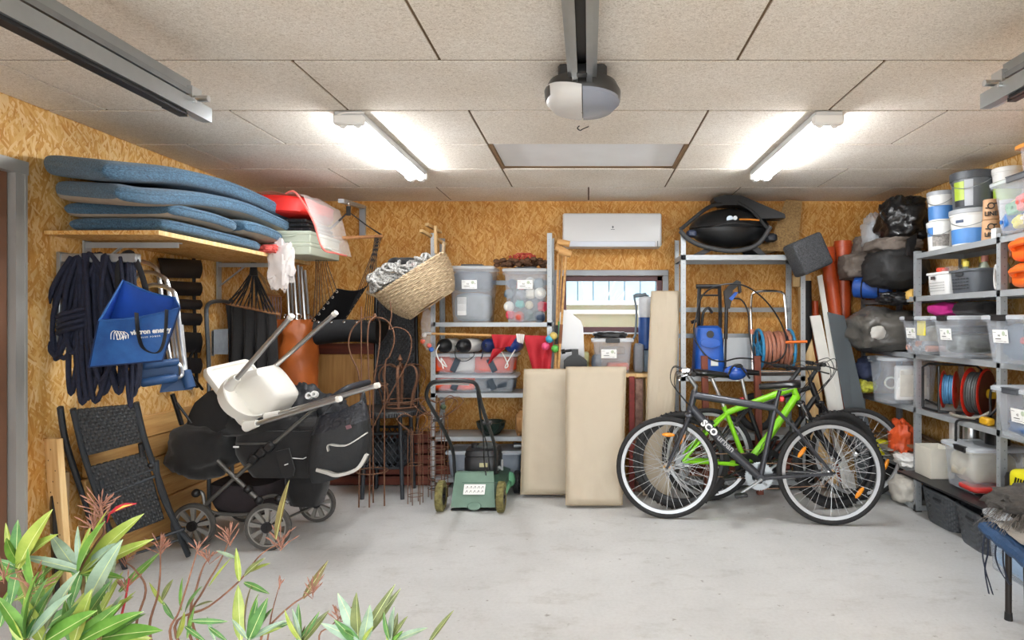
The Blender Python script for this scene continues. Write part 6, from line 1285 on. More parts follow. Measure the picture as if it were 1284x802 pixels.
    if c.get('bell'): b = MB(q); b.lathe([(.002, .03), (.022, .024), (.028, .006), (.026, 0)], 16, (0, .1, .02)); b.box((.01, .13, .03), (.06, .02, .03), bev=.005); build(b, 'bell', CHROME, hl)
    # drive: chainring on the right side (local -y)
    cs = bpy.data.objects.new('crankset', None); C.objects.link(cs); cs.parent = t; OFF[cs.name] = V((0, 0, 0))
    b = MB(); b.lathe([(.05, -.003), (.092, -.003), (.095, 0), (.092, .003), (.05, .003), (.05, -.003)], 40, bb + V((0, -.048, 0)), (0, 1, 0)); [b.beam(bb + V((0, -.048, 0)), bb + V((.08 * math.cos(a), -.048, .08 * math.sin(a))), .018, .006, (0, 1, 0)) for a in (.3, 1.55, 2.8, 4.07, 5.3)]
    [b.box(bb + V((.096 * math.cos(2 * PI * i / 36), -.048, .096 * math.sin(2 * PI * i / 36))), (.006, .003, .006)) for i in range(36)]; build(b, 'chainring', c['ring'], cs)
    a = c['crank']; d = V((math.cos(a), 0, math.sin(a)))
    for s_ in (-1, 1):
        e = bb + d * .17 * s_ + V((0, s_ * .075, 0)); b = MB(); b.tube([bb + V((0, s_ * .05, 0)), bb + V((0, s_ * .06, 0)) + d * .03 * s_, e], [.016, .014, .011], 8, flat=.7); build(b, 'crank_arm', c['ring'] if c['ring'] is not BLACKM else BLACKM, cs)
        b = MB(); b.box(e + V((0, s_ * .055, 0)), (.085, .07, .02), Matrix.Rotation(-a * .3, 4, 'Y'), bev=.006); b.cyl(e, e + V((0, s_ * .03, 0)), .007, n=8); build(b, 'pedal', BLACK, cs)
    b = MB(); up = .09; rr_ = .045
    b.tube([bb + V((.0, -.048, up)), V((0, -.048, Z + rr_))], .0035, 5); b.tube([bb + V((0, -.048, -up)), V((.03, -.048, Z - .10)), V((.0, -.048, Z - .06)), V((-.02, -.048, Z - rr_))], .0035, 5)
    b.torus(V((0, -.048, Z)), rr_, .0035, (0, 1, 0), 24, 5); build(b, 'chain', mat('rusty_chain', '8a6a52', .5, .5, .2, 60), t, kind='stuff')
    b = MB()
    for i in range(6): b.lathe([(.012, 0), (.05 - .005 * i, 0), (.05 - .005 * i, .0025), (.012, .0025), (.012, 0)], 24, V((0, -.052 + .0055 * i, Z)), (0, 1, 0))
    b.tube([(0.0, -.06, Z - .03), (.035, -.06, Z - .055), (.03, -.055, Z - .11)], .010, 6); build(b, 'cassette', STEELD, t)
    for p_, s2 in ((cr_ + V((.02, 0, -.05)), 1), (st.lerp(ra_, .30) + V((-.0, 0, .0)), 1)):
        b = MB(); [b.box(p_ + V((0, s_ * .035, -.01)), (.02, .02, .07), bev=.004) for s_ in (-1, 1)]; b.cyl(p_ + V((0, -.04, .03)), p_ + V((0, .04, .03)), .004, n=6); build(b, 'brake_arms', BLACK, t, kind='stuff')
    if c.get('light'): b = MB(); q2 = st + (st - bb).normalized() * .045; b.box(q2 + V((-.03, 0, 0)), (.03, .04, .04), bev=.008); build(b, 'rear_light', mat('red_lamp', 'd93a3a', .3), t)
    return t, bb, hb_, ht
GBIKE = mat('bike_grey', '414349', .3, .35, .05, 10); GRN2 = mat('bike_lime', '83cf1d', .3, 0, .03, 6); BBK = mat('bike_black', '1c1d20', .3, .1, .1, 8)
t1_, bb1, hb1, ht1 = bike('dark grey city bicycle with white lettering, nearest of the three, facing the mattresses', (1.626, 4.20), R(172.6), R(2), dict(R=.352, wb=1.093, tyre=.019, rim=RIMM, refl=((R(35), R(215)), (R(93),)), bb=(.46, .30), st=(.355, .795), ht=(.90, .885), hb=(.935, .735), frame=GBIKE, fork=GBIKE, sad=(.325, .905), post=GBIKE, bar=(.955, 1.00), stem=STEELD, ring=STEEL, crank=R(-33), dr=.031, tt=.026, bell=True, lever=ALU, light=True))
dd = (bb1 - hb1).normalized(); n_ = V((0, 1, 0))
def dtx(k, off=.030): return frame(hb1 + (ht1 - hb1) * .1 + (bb1 - hb1) * k + n_ * off, dd, n_.cross(dd), n_)
text('SCO', .064, dtx(.27), WHITE, t1_, bold=.003); text('urban', .060, dtx(.505), mat('decal_grey', 'a9abad', .4), t1_, bold=.001)
t2_, bb2, hb2, ht2 = bike('lime green mountain bicycle behind the grey one, facing the shelves at the wall', (.678, 4.56), R(1), R(-2), dict(R=.355, wb=1.14, tyre=.027, rim=BBK, refl=((R(20),), (R(60),)), bb=(.475, .32), st=(.325, .715), ht=(.82, .90), hb=(.86, .79), frame=GRN2, fork=BBK, sad=(.225, .955), post=ALU, bar=(.88, 1.02), stem=BBK, ring=BLACKM, crank=R(25), dr=.029, tt=.024, sr=1.25, susp=True, knob=True, steer=R(12)))
b = MB(); d2 = (bb2 - hb2).normalized()
for k in (.35, .5, .65): q = hb2 + (bb2 - hb2) * k; b.prism([q + V((0, -.026, .016)), q + d2 * .05 + V((0, -.026, .012)), q + d2 * .09 + V((0, -.026, -.016)), q + d2 * .03 + V((0, -.026, -.01))], (0, -.001, 0))
build(b, 'black_graphics', BLACK, t2_, kind='stuff')
t3_, _, _, _ = bike('black trekking bicycle, farthest of the three, behind the lime green one', (.911, 4.77), R(1), R(-2), dict(R=.352, wb=1.15, tyre=.020, rim=RIMM, refl=((R(150),), (R(-20),)), bb=(.46, .30), st=(.31, .72), ht=(.80, .89), hb=(.85, .76), frame=BBK, fork=BBK, sad=(.26, .955), post=ALU, bar=(.87, 1.03), stem=BBK, ring=BLACKM, crank=R(60), dr=.022, tt=.018, light=True, steer=R(-8)))
hm = MB(); hm.ball(P(922, 467, 4.62), (.085, .065, .055), 20, 12); ho = build(hm, 'bicycle_helmet', mat('helmet_blue', '2450a8', .25, 0, .05, 6), label='blue bicycle helmet with a black strap lying between the two rear saddles', cat='helmet')
b = MB(); b.tube(catmull([P(913, 470, 4.555), P(918, 460, 4.555), P(926, 457, 4.555), P(934, 466, 4.555), P(940, 474, 4.57)], 5), .008, 6); b.ball(P(926, 459, 4.60), (.035, .03, .02), 10, 7); build(b, 'strap', BLACK, ho)

# ---------------------------------------------------------------- pipes and boards in the right corner
PVC = mat('orange_pvc', 'b4481f', .35, 0, .05, 4)
def pvc(label, a, c, r, socket=True):
    t = thing('drain_pipe', label, 'pipe', tuple(V((c[0], c[1], 0))), 'orange plastic drain pipes'); a, c = V(a), V(c); d = (a - c).normalized()
    b = MB(); b.pipe(c, a, r, .006, 22); build(b, 'tube', PVC, t)
    if socket: b = MB(); b.pipe(a - d * .12, a + d * .012, r + .006, .008, 22); b.pipe(a - d * .035, a - d * .015, r + .011, .012, 22); build(b, 'socket', PVC, t)
def Z0(px, py, Y): p = P(px, py, Y); return V((p.x, p.y, max(p.z, .005)))
pvc('thick orange drain pipe standing upright in the right corner by the back wall', P(1057, 304, 5.36), V((2.17, 5.36, .005)), .066)
pvc('orange drain pipe leaning beside the thick upright pipe, its lower end by the bicycles', P(1037, 313, 5.34), Z0(1072, 600, 5.12), .056)
pvc('short orange drain pipe leaning in front of the other two, with its end lower down', P(1043, 353, 5.225), Z0(1076, 605, 5.00), .05, False)
pvc('thin orange pipe end standing between the shelving post and the white boards', P(1022, 377, 5.32), V((1.99, 5.36, .005)), .028, False)
WHB = mat('white_board', 'dfddd6', .45, 0, .05, 5); GRB = mat('grey_board', '5d6468', .45, .1, .15, 4, stretch=(1, 1, .3))
def slab(label, tl, tr, bl, br, th, m, name='wooden_board', cat='board'):
    tl, tr, bl, br = V(tl), V(tr), V(bl), V(br); n = (br - bl).cross(tl - bl).normalized()
    if n.y > 0: n = -n
    b = MB(); b.hexa([bl, br, br - n * th, bl - n * th, tl, tr, tr - n * th, tl - n * th]); return build(b, name, m, label=label, cat=cat)
slab('narrow white strip of moulding leaning on the orange pipes', P(1025, 346, 5.12), P(1031, 344, 5.12), Z0(1066, 608, 4.93), Z0(1073, 608, 4.93), .012, WHB)
slab('wider white board with a slanted top leaning beside the shelving post', P(1016, 396, 5.10), P(1029, 395, 5.10), Z0(1058, 612, 4.92), Z0(1074, 612, 4.92), .016, WHB)
slab('dark grey metal sheet leaning in front of the orange pipes', P(1038, 391, 5.02), P(1059, 396, 5.05), Z0(1078, 612, 4.90), Z0(1108, 612, 4.92), .012, GRB, 'metal_sheet', 'sheet')
slab('pale offcut of plywood leaning behind the white board', P(1000, 470, 5.18), P(1018, 425, 5.18), Z0(1030, 611, 5.02), Z0(1052, 611, 5.02), .012, PALE)
slab('brown cork board offcut standing behind the bicycle wheel', P(1046, 540, 4.95), P(1056, 530, 4.95), Z0(1076, 614, 4.93), Z0(1096, 612, 4.93), .03, WV2)
b = MB(); b.cyl((1.875, 5.30, .005), P(1012, 352, 5.30), .035, n=16); build(b, 'black_roll', RUBBER, label='black rubber roll standing upright behind the white boards', cat='roll')
b = MB(); b.beam(P(994, 352, 5.36), P(1016, 352, 5.36), .02, .10); b.beam((1.85, 5.375, 0), P(1003, 346, 5.375), .05, .02); build(b, 'wooden_batten', PALE, label='pale wooden batten corner behind the right post of the barbecue shelving', cat='batten')
b = MB(); b.cyl(P(985, 429, 5.02), P(1012, 428, 5.0), .0115, n=10); build(b, 'orange_stick', mat('stick_orange', 'e5701e', .5), label='short orange stick tied across the right shelving post', cat='stick')
# ---------------------------------------------------------------- long shelving along the right wall
SX0, SX1 = 2.35, 2.69; SY = (5.40, 4.49, 3.57, 2.66); L1, L2, L3, L4, L5, L6 = 1.85, 1.545, 1.135, .745, .30, .045
lv = []
for i in range(3):
    for z in (L1, L2, L3, L4, L5, L6):
        if i == 0 and z == L1: continue
        if i == 1 and z == L6 or i == 2 and z == L6: continue
        lv.append((z, SX0, SX1, SY[i + 1] + .004, SY[i] - .004))
shelf_unit('long steel shelving along the right wall loaded with boxes and buckets', SX0, SX1, SY[3], SY[0], lv,
    [(SX0, y, 1.87, 1, 1 if y != SY[0] else -1) for y in SY] + [(SX1, y, 1.87, -1, 1 if y != SY[0] else -1) for y in SY], lip=.036)
# the aisle edge of each shelf is the long one, so it gets its own lip from shelf_unit's side flanges
def SP(px, X): return X * F / (px - VX)
RW = -PI / 2
# --- top shelf: buckets
def bucket(label, c, r, h, m, lidm, bands=(), handle=True, lidh=.03, tap=.9, group='paint buckets on the right shelving'):
    t = thing('bucket', label, 'bucket', c, group, local=True)
    b = MB(); b.lathe([(r * tap * .96, 0), (r * tap, .006), (r * (tap + (1 - tap) * .9), h * .9)], 32); b.lathe([(r * .96, h * .82), (r * 1.03, h * .82), (r * 1.04, h * .86), (r * .97, h * .87)], 32); build(b, 'body', m, t)
    b = MB(); b.lathe([(r * .9, h - lidh), (r * 1.06, h - lidh), (r * 1.07, h - .004), (r * 1.0, h), (r * .95, h - .006), (.004, h - .006)], 32); build(b, 'lid', lidm, t)
    for z0, z1, a0, a1, bm_ in bands:
        b = MB(); n = max(6, int(abs(a1 - a0) / 8)); rr_ = lambda z: r * (tap + (1 - tap) * z / h) * 1.006
        b.grid(lambda u, v: (rr_(h * (z0 + (z1 - z0) * v)) * math.cos(R(a0 + (a1 - a0) * u)), rr_(h * (z0 + (z1 - z0) * v)) * math.sin(R(a0 + (a1 - a0) * u)), h * (z0 + (z1 - z0) * v)), n, 2, .0012); build(b, 'printed_band', bm_, t)
    if handle:
        b = MB(); b.tube(catmull([(r * 1.03 * math.cos(R(150)), r * 1.03 * math.sin(R(150)), h * .84), (r * 1.10 * math.cos(R(185)), r * 1.1 * math.sin(R(185)), h * .60), (r * 1.12 * math.cos(R(225)), r * 1.12 * math.sin(R(225)), h * .50), (r * 1.10 * math.cos(R(265)), r * 1.1 * math.sin(R(265)), h * .62), (r * 1.03 * math.cos(R(310)), r * 1.03 * math.sin(R(310)), h * .84)], 6), .0025, 5); build(b, 'wire_handle', STEEL, t)
    return t
BW = mat('bucket_white', 'e9e9e6', .35, 0, .02, 5); BBL = mat('print_blue', '4f86c6', .4, 0, .1, 12); BLG = mat('lid_grey', 'a9adb2', .4, 0, .05, 8); BDG = mat('bucket_dark_grey', '62676d', .35, 0, .05, 6); LDG = mat('lid_dark_grey', '4b5056', .4, 0, .05, 6); LIME = mat('print_lime', 'a9c23a', .4, 0, .05, 8); PHO = mat('print_photo', '8c8782', .5, 0, .5, 70)
bucket('white bucket with a grey photo print, front left of the buckets on the shelf', (2.44, 4.33, L1), .088, .20, BW, BW, [(.15, .55, 200, 275, PHO), (.5, .8, 165, 205, BBL)])
bucket('white and blue bucket with a pale lid stacked on the white photo bucket', (2.44, 4.33, L1 + .204), .086, .205, BW, BLG, [(.05, .5, 150, 300, BBL)])
bucket('wide white and blue bucket with a grey lid beside the white photo bucket', (2.485, 4.05, L1), .128, .235, BW, BLG, [(.06, .46, 150, 300, BBL), (.62, .70, 190, 215, mat('print_dark', '3a4a66', .5))])
bucket('dark grey bucket with a dark lid and lime label, stacked on the wide blue bucket', (2.485, 4.05, L1 + .239), .124, .235, BDG, LDG, [(.22, .72, 180, 215, LIME), (.05, .22, 180, 215, mat('print_black', '22252a', .5)), (.05, .75, 216, 240, mat('print_pale', 'b9bec4', .5))], lidh=.05)
bucket('plain white bucket behind the paper cups under the green label bucket', (2.60, 3.88, L1), .082, .235, BW, BW, (), False)
bucket('white bucket with a wide green label and dark rim at the back of top shelf', (2.60, 3.88, L1 + .239), .084, .225, BW, BW, [(.1, .62, 150, 300, mat('print_green', '9db83c', .45, 0, .15, 20))], False)
for i in range(2):
    z = L1 + .125 * i; r = .05 - .006 * i; t = thing('paper_tub', ('brown paper tub with black print standing on the shelf beside the blue bucket', 'smaller brown paper tub with black print stacked on the other tub')[i], 'tub', (2.42, 3.765, z), 'brown paper tubs', local=True)
    b = MB(); b.lathe([(r * .97, 0), (r, .004), (r * .93, .112), (r * .95, .118), (r * .90, .122), (.002, .12)], 26); build(b, 'body', mat('kraft_paper', 'c49a74', .6, 0, .08, 20), t)
    ang = R(238); d = V((math.cos(ang), math.sin(ang), 0)); x_ = V((-d.y, d.x, 0))
    text('LINE', .034, frame(d * (r + .0005) + V((0, 0, .032)), x_, V((0, 0, 1))), INK, t, bold=.001, ext=.004)
    b = MB(frame(d * (r + .0005) + V((0, 0, .08)), x_, V((0, 0, 1)))); b.torus((0, 0, 0), .017, .0035, (0, 0, 1), 14, 5); b.box((-.022, -.012, 0), (.014, .006, .006)); b.box((.022, .012, 0), (.016, .006, .006)); build(b, 'printed_mark', INK, t)
b = MB(); b.box((2.40, 3.66, L1 + .03), (.07, .045, .06), bev=.004); build(b, 'white_box', WHITE, label='small white box between the paper tub and the post on the top shelf', cat='box')
tub('clear box of coloured toys on the top shelf with a dark handle', (2.49, 3.34, L1), RW, .50, .40, .29, clip=True, tap=.86, clipm=mat('grey_handle', '55585d', .5))
rn = random.Random(4); tn = {'2e6cb0': 'blue', 'e0d84a': 'yellow', '4a9a5a': 'green', 'e05a4a': 'red', 'e8e4da': 'white', '5fa8d4': 'sky blue'}
for i, (x, y, z, h, s) in enumerate(((2.36, 3.50, .06, '2e6cb0', .05), (2.36, 3.42, .05, 'e0d84a', .04), (2.36, 3.34, .06, 'e8e4da', .045), (2.37, 3.24, .06, '5fa8d4', .05), (2.36, 3.46, .13, '4a9a5a', .045), (2.36, 3.36, .15, 'e05a4a', .055), (2.38, 3.26, .14, '2e6cb0', .05), (2.44, 3.4, .10, '2e6cb0', .07), (2.46, 3.26, .09, '4a9a5a', .07))):
    b = MB(); b.box((x, y, L1 + z + .012), (s * 1.4, s * 1.7, s * 1.5), Matrix.Rotation(rn.uniform(-.6, .6), 4, 'Z') @ Matrix.Rotation(rn.uniform(-.4, .4), 4, 'X'), bev=.008)
    for k in (-1, 1): b.cyl((x - s * .72, y + k * s * .4, L1 + z + .012), (x - s * .85, y + k * s * .4, L1 + z + .012), s * .22, n=10)
    build(b, 'toy_block', mat('toy_' + h, h, .4), label='%s studded toy block in the clear toy box, %s' % (tn[h], ('bottom row, far end', 'bottom row, second from the far end', 'bottom row, middle', 'bottom row, near end', 'middle layer, far end', 'middle layer, in front', 'middle layer, near end', 'rear, far half', 'rear, near half')[i]), cat='toy', group='toy blocks')
b = MB(); b.beam((2.37, 3.5, L1 + .17), (2.37, 3.2, L1 + .24), .02, .03); build(b, 'wooden_strip', PALE, label='pale wooden strip lying on top of the toys in the clear toy box', cat='strip')
tub('small clear box with an orange lid on top of the toy box', (2.46, 3.27, L1 + .30), RW, .30, .28, .16, clip=False, lidm=mat('orange_lid', 'f0a040', .4), tap=.9)
lump('coloured_paper', 'red and orange paper inside the small box with the orange lid', (2.45, 3.30, L1 + .37), (.09, .10, .05), mat('paper_coral', 'e0846a', .6, 0, .4, 25), 3, 'paper', .5, .1, .02)
# --- second shelf
t = thing('perforated_basket', 'white perforated plastic basket on the second shelf', 'basket', (2.50, 4.28, L2), local=True, rot=(0, 0, RW))
b = MB(); open_box(b, .27, .26, .155, .92, .03, .003, .008); build(b, 'body', WHITE, t)
b = MB(); [b.box((-.09 + .02 * i, -.1225 - .0005 * j, .03 + .018 * j), (.007, .002, .007)) for i in range(10) for j in range(4)]; build(b, 'perforations', mat('hole_grey', '9a9a98', .7), t, kind='stuff'); b = MB(); b.box((-.03, -.131, .118), (.05, .002, .022)); build(b, 'hand_slot', mat('slot_dark', '4a4040', .7), t)
t = thing('grey_basket', 'dark grey plastic basket with slotted ends on the second shelf', 'basket', (2.505, 3.98, L2), local=True, rot=(0, 0, RW))
b = MB(); open_box(b, .30, .30, .15, .93, .05, .003, .008); build(b, 'body', GREY, t); b = MB(); [b.box((-.075 + .03 * i, -.142 - .001 * j, .03 + .02 * j), (.02, .002, .006)) for i in range(6) for j in range(4)]; build(b, 'slots', mat('slot_black', '2a2d31', .7), t, kind='stuff'); b = MB(); b.box((0, -.151, .12), (.08, .002, .02), bev=.0009); build(b, 'hand_slot', MATS['slot_black'], t)
b = MB(); b.lathe([(.03, 0), (.042, .01), (.042, .10), (.036, .12)], 20, (2.45, 4.33, L2 + .01)); jr = build(b, 'jar', mat('jar_glass_brown', '8a6a54', .2, 0, .2, 10), label='glass jar with a red lid in the white perforated basket', cat='jar'); b = MB(); b.cyl((2.45, 4.33, L2 + .125), (2.45, 4.33, L2 + .19), .04, n=20); build(b, 'lid', mat('lid_red', 'd9482f', .4), jr)
for i, (x, y, h, cm, lb) in enumerate(((2.56, 4.26, .235, 'd9bc3a', 'behind the white basket'), (2.58, 4.10, .235, 'd9bc3a', 'between the two baskets at the back'), (2.45, 4.06, .20, 'e0cf5a', 'in the front corner of the grey basket'), (2.50, 3.95, .225, 'b9786a', 'in the middle of the grey basket'), (2.56, 3.86, .24, '9c8a4a', 'at the near end of the grey basket'))):
    cc = {'d9bc3a': 'yellow', 'e0cf5a': 'pale yellow', 'b9786a': 'pinkish', '9c8a4a': 'dull gold'}[cm]
    b = MB(); b.lathe([(.028, 0), (.036, .008), (.036, h * .62), (.015, h * .82), (.013, h * .9)], 18, (x, y, L2 + .008)); bo = build(b, 'bottle', film('bottle_glass', 'b9c4b0', .45, .1), label='glass bottle with a %s cap standing %s' % (cc, lb), cat='bottle', group='bottles in the baskets'); b = MB(); b.cyl((x, y, L2 + h * .88), (x, y, L2 + h + .01), .021, n=14); build(b, 'cap', mat('cap_' + cm, cm, .4), bo)
b = MB(); b.blob((2.46, 4.24, L2 + .16), (.05, .06, .035), 3, .3, 3, 20, 12, .8, ridge=.08); build(b, 'clear_wrapper', CLEARER, label='crumpled clear wrapper on the white perforated basket', cat='wrapper', ang=30)
b = MB(); [b.torus((2.42 + .012 * i, 3.72 + .008 * i, L2 + .085), .072 - .006 * i, .005, (1, -.5, .1 * i), 28, 6) for i in range(4)]; build(b, 'cable_coil', WHITE, label='coil of white cable standing by the post on the second shelf', cat='cable')
ORC = mat('case_bright_orange', 'ee6c1e', .4, 0, .05, 6)
for i, lb in enumerate(('bright orange plastic case at the near end of the second shelf, lower one', 'bright orange plastic case stacked on the other orange case')):
    z = L2 + .002 + .142 * i; t = thing('orange_case', lb, 'case', (2.47, 3.25, z), 'orange cases')
    b = MB(); b.box((2.47, 3.25, z + .069), (.32, .42, .135), bev=.05, seg=4); build(b, 'shell', ORC, t); b = MB(); b.tube(catmull([(2.31, 3.40, z + .07), (2.28, 3.37, z + .09), (2.275, 3.25, z + .095), (2.28, 3.13, z + .09), (2.31, 3.1, z + .07)], 5), .017, 8); build(b, 'handle', ORC, t)
    b = MB(); b.box((2.312, 3.43, z + .06), (.012, .02, .06), bev=.004); build(b, 'latch', mat('latch_dark', '6b3a1e', .5), t)
# --- third shelf: three clear boxes
tub('clear box with yellow paper and pipe fittings, far one of three', (2.445, 4.37, L3), RW, .33, .40, .255, card=(-.03, .15, '46'), cx_=0, tap=.86)
tub('clear box holding grey metal parts, middle one of three on the third shelf', (2.445, 3.97, L3), RW, .31, .40, .255, card=(.0, .15, '45'), tap=.86)
tub('clear box holding slate-blue cloth, near one of three on the third shelf', (2.43, 3.40, L3), RW, .34, .40, .255, card=(-.02, .15, '44'), tap=.86)
b = MB(); b.box((2.275, 4.28, L3 + .185), (.006, .1, .1)); build(b, 'yellow_paper', mat('paper_yellow', 'f0e04a', .6), label='yellow sheet of paper inside the far clear box', cat='paper')
for i in range(7): b = MB(); b.pipe((2.30, 4.26 + .043 * i, L3 + .045 + .03 * (i % 2)), (2.42, 4.26 + .043 * i, L3 + .045 + .03 * (i % 2)), .021, .006, 14); build(b, 'pipe_fitting', mat('fitting_grey' if i % 3 else 'fitting_pink', 'b4b8bc' if i % 3 else 'd9a08a', .4), label='%s round pipe fitting in the far clear box, %s from its far end' % ('grey' if i % 3 else 'pinkish', ('seventh', 'sixth', 'fifth', 'fourth', 'third', 'second', 'first')[i]), cat='fitting', group='pipe fittings')
lump('grey_parts', 'grey metal grille inside the middle clear box', (2.40, 3.93, L3 + .09), (.12, .09, .06), mat('grille_grey', '6b6e68', .5, .3, .4, 50), 4, 'grille', .4, .05, .01)
lump('dark_part', 'black handle lying on the grille in the middle clear box', (2.42, 3.95, L3 + .18), (.12, .08, .025), BLACK, 6, 'handle bar', .5, .1, .01)
lump('pipe_bundle', 'pale plastic bundle in the far clear box behind the fittings', (2.47, 4.38, L3 + .12), (.12, .11, .08), mat('bundle_pale', 'c9c4b6', .6, 0, .3, 20), 7, 'bundle', .5, .15, .03)
lump('slate_cloth', 'slate-blue cloth with a red edge filling the near clear box', (2.42, 3.38, L3 + .12), (.14, .11, .10), cloth('slate_blue', '4d6278'), 8, 'cloth', .45, .1, .03)
lump('red_cloth', 'red cloth at the near end of the near clear box', (2.30, 3.28, L3 + .13), (.02, .05, .02), cloth('coral_cloth', 'c44a4e'), 9, 'cloth', .7)
lump('pink_bag', 'bright pink cloth bag lying on the clear boxes under the second shelf', (2.50, 4.33, L3 + .315), (.11, .13, .045), cloth('pink_cloth', 'b8237c'), 2, 'bag', .6, .15, .03)
lump('black_bag', 'black folded bag behind the pink bag on the third shelf', (2.55, 4.1, L3 + .31), (.1, .2, .05), DARKCLOTH, 5, 'bag', .6, .15, .03)
# --- fourth shelf: reels, box
def reel(label, c, ax, r, wd, face, cable, cab_r, grp='cable reels'):
    t = thing('cable_reel', label, 'cable reel', tuple(V((c[0], c[1], L4 + .002))), grp); c = V(c); a = V(ax).normalized()
    for s in (-1, 1): b = MB(); b.lathe([(.02, -.003), (r, -.003), (r + .004, 0), (r, .003), (.02, .003), (.02, -.003)], 36, c + a * s * wd / 2, a); build(b, 'disc', face, t)
    b = MB(); b.cyl(c - a * wd / 2, c + a * wd / 2, r * .45, n=20); build(b, 'drum', face, t)
    n = max(3, int(wd / .014)); 
    for i in range(n): b = MB(); b.torus(c + a * (-wd / 2 + .01 + (wd - .02) * i / (n - 1)), cab_r - .004 * (i % 2), .008, a, 32, 6); build(b, 'cable_turn', cable, t)
    return t, c, a
RED2 = mat('reel_red', 'd8301e', .4, 0, .06, 6); DKR = mat('reel_dark_red', '5a2420', .5, 0, .2, 12)
t, c, a = reel('red cable reel with blue cable in a black tube frame on the fourth shelf', (2.47, 4.28, L4 + .155), (.75, -.62, 0), .125, .075, RED2, mat('cable_blue', '4a86b0', .5), .095)
b = MB(); f0 = [(2.36, 4.42, L4 + .02), (2.36, 4.42, L4 + .30), (2.38, 4.38, L4 + .325), (2.60, 4.20, L4 + .325), (2.62, 4.18, L4 + .30), (2.62, 4.18, L4 + .02)]; b.tube(f0, .009, 7); b.tube([(2.36, 4.22, L4 + .01), (2.36, 4.22, L4 + .32)], .008, 7); b.tube([(2.36, 4.42, L4 + .014), (2.36, 4.22, L4 + .014), (2.62, 4.1, L4 + .014)], .009, 7); b.tube([(2.37, 4.40, L4 + .07), (2.37, 4.24, L4 + .05)], .008, 7); build(b, 'tube_frame', BLACKM, t)
t, c, a = reel('large red cable reel with grey cable and a yellow hub on the fourth shelf', (2.49, 4.00, L4 + .165), (.62, -.78, 0), .155, .09, RED2, mat('cable_grey', '4a4f4f', .6), .125)
b = MB(); b.lathe([(.002, 0), (.14, 0), (.145, .004), (.002, .006)], 32, c + a * .05, a); build(b, 'worn_face', DKR, t); b = MB(); b.cyl(c + a * .05, c + a * .085, .03, n=18); b.box(c + a * .08, (.05, .04, .06), bev=.008); build(b, 'yellow_hub', mat('hub_yellow', 'e0b422', .4), t)
b = MB(); b.tube(catmull([(2.42, 4.05, L4 + .01), (2.40, 3.9, L4 + .012), (2.42, 3.78, L4 + .05), (2.47, 3.74, L4 + .16), (2.45, 3.73, L4 + .26), (2.43, 3.78, L4 + .2), (2.44, 3.80, L4 + .06), (2.38, 3.72, L4 + .012), (2.36, 3.85, L4 + .012), (2.33, 3.95, L4 - .005), (2.33, 3.97, L4 - .06), (2.34, 3.99, L4 - .14)], 7), .008, 7); build(b, 'black_cable', BLACK, label='tangled black cable with a plug hanging over the edge of the fourth shelf', cat='cable')
b = MB(); b.tube(catmull([(2.50, 4.2, L4 + .01), (2.40, 4.15, L4 + .012), (2.37, 4.0, L4 + .014), (2.40, 3.88, L4 + .02), (2.46, 3.82, L4 + .07)], 7), .011, 7); build(b, 'grey_cable', mat('cable_pale', '8d8a80', .6), label='thick pale grey cable lying in front of the large red reel', cat='cable')
b = MB(); b.box((2.38, 3.74, L4 + .025), (.05, .09, .045), bev=.01); b.box((2.345, 3.90, L4 + .02), (.03, .06, .03), bev=.006) if False else None; build(b, 'yellow_plug', mat('plug_yellow', 'd9a51e', .45), label='yellow plug block lying by the post on the fourth shelf', cat='plug')
lump('cable_heap', 'heap of black plugs and adapters beside the large red reel', (2.52, 3.74, L4 + .12), (.07, .06, .12), mat('heap_black', '232323', .6, 0, .6, 30), 11, 'cables', .8, .3, .1)
tub('clear box of red and blue cloth overhanging the fourth shelf at the near end', (2.40, 3.26, L4 + .003), RW, .36, .40, .26, card=(.03, .13, '43'), tap=.86, clipm=mat('grey_clip2', '4d5157', .5))
lump('red_blue_cloth', 'blue cloth in the near clear box on the fourth shelf', (2.36, 3.26, L4 + .06), (.12, .13, .04), cloth('mid_blue_cloth', '3f5f8c'), 4, 'cloth', .5); lump('red_blue_cloth', 'red cloth on top of the blue cloth in the near box, fourth shelf', (2.36, 3.26, L4 + .12), (.11, .12, .03), cloth('rose_red_cloth', 'b83a48'), 9, 'cloth', .5)
# --- fifth shelf and floor
b = MB(); b.box((2.42, 3.95, L5 + .009), (.44, .95, .012), Matrix.Rotation(R(3), 4, 'Z')); build(b, 'black_sheet', BLACK, label='black plastic sheet sticking out over the edge of the fifth shelf', cat='sheet')
ct = thing('white_carton', 'white open carton standing on the black sheet by the post', 'carton', (2.36, 4.27, L5 + .017), local=True, rot=(0, 0, RW)); b = MB(); [b.box(p, d) for p, d in (((0, -.08, .10), (.2, .004, .2)), ((0, .08, .10), (.2, .004, .2)), ((-.1, 0, .10), (.004, .16, .2)), ((.1, 0, .10), (.004, .16, .2)), ((0, 0, .002), (.2, .16, .004)))]; build(b, 'sides', mat('carton_white', 'dcd8cc', .6, 0, .05, 8), ct); b = MB(); b.box((0, 0, .15), (.19, .15, .004)); build(b, 'inner_tray', PAPER, ct)
tub('large milky-lidded box stuffed with cream cloth on the fifth shelf', (2.49, 3.93, L5 + .017), RW, .34, .38, .27, clip=True, tap=.9, cx_=.06)
lump('cream_cloth', 'cream cloth filling the large clear box on the fifth shelf', (2.48, 3.93, L5 + .16), (.155, .13, .10), cloth('cream', 'cfc6b0'), 5, 'cloth', .45, .12, .05); lump('red_tin', 'red tin lid at the bottom of the large clear box of cream cloth', (2.44, 3.86, L5 + .045), (.12, .10, .018), mat('tin_red', 'c93a34', .4), 3, 'tin', .4, .02, 0)
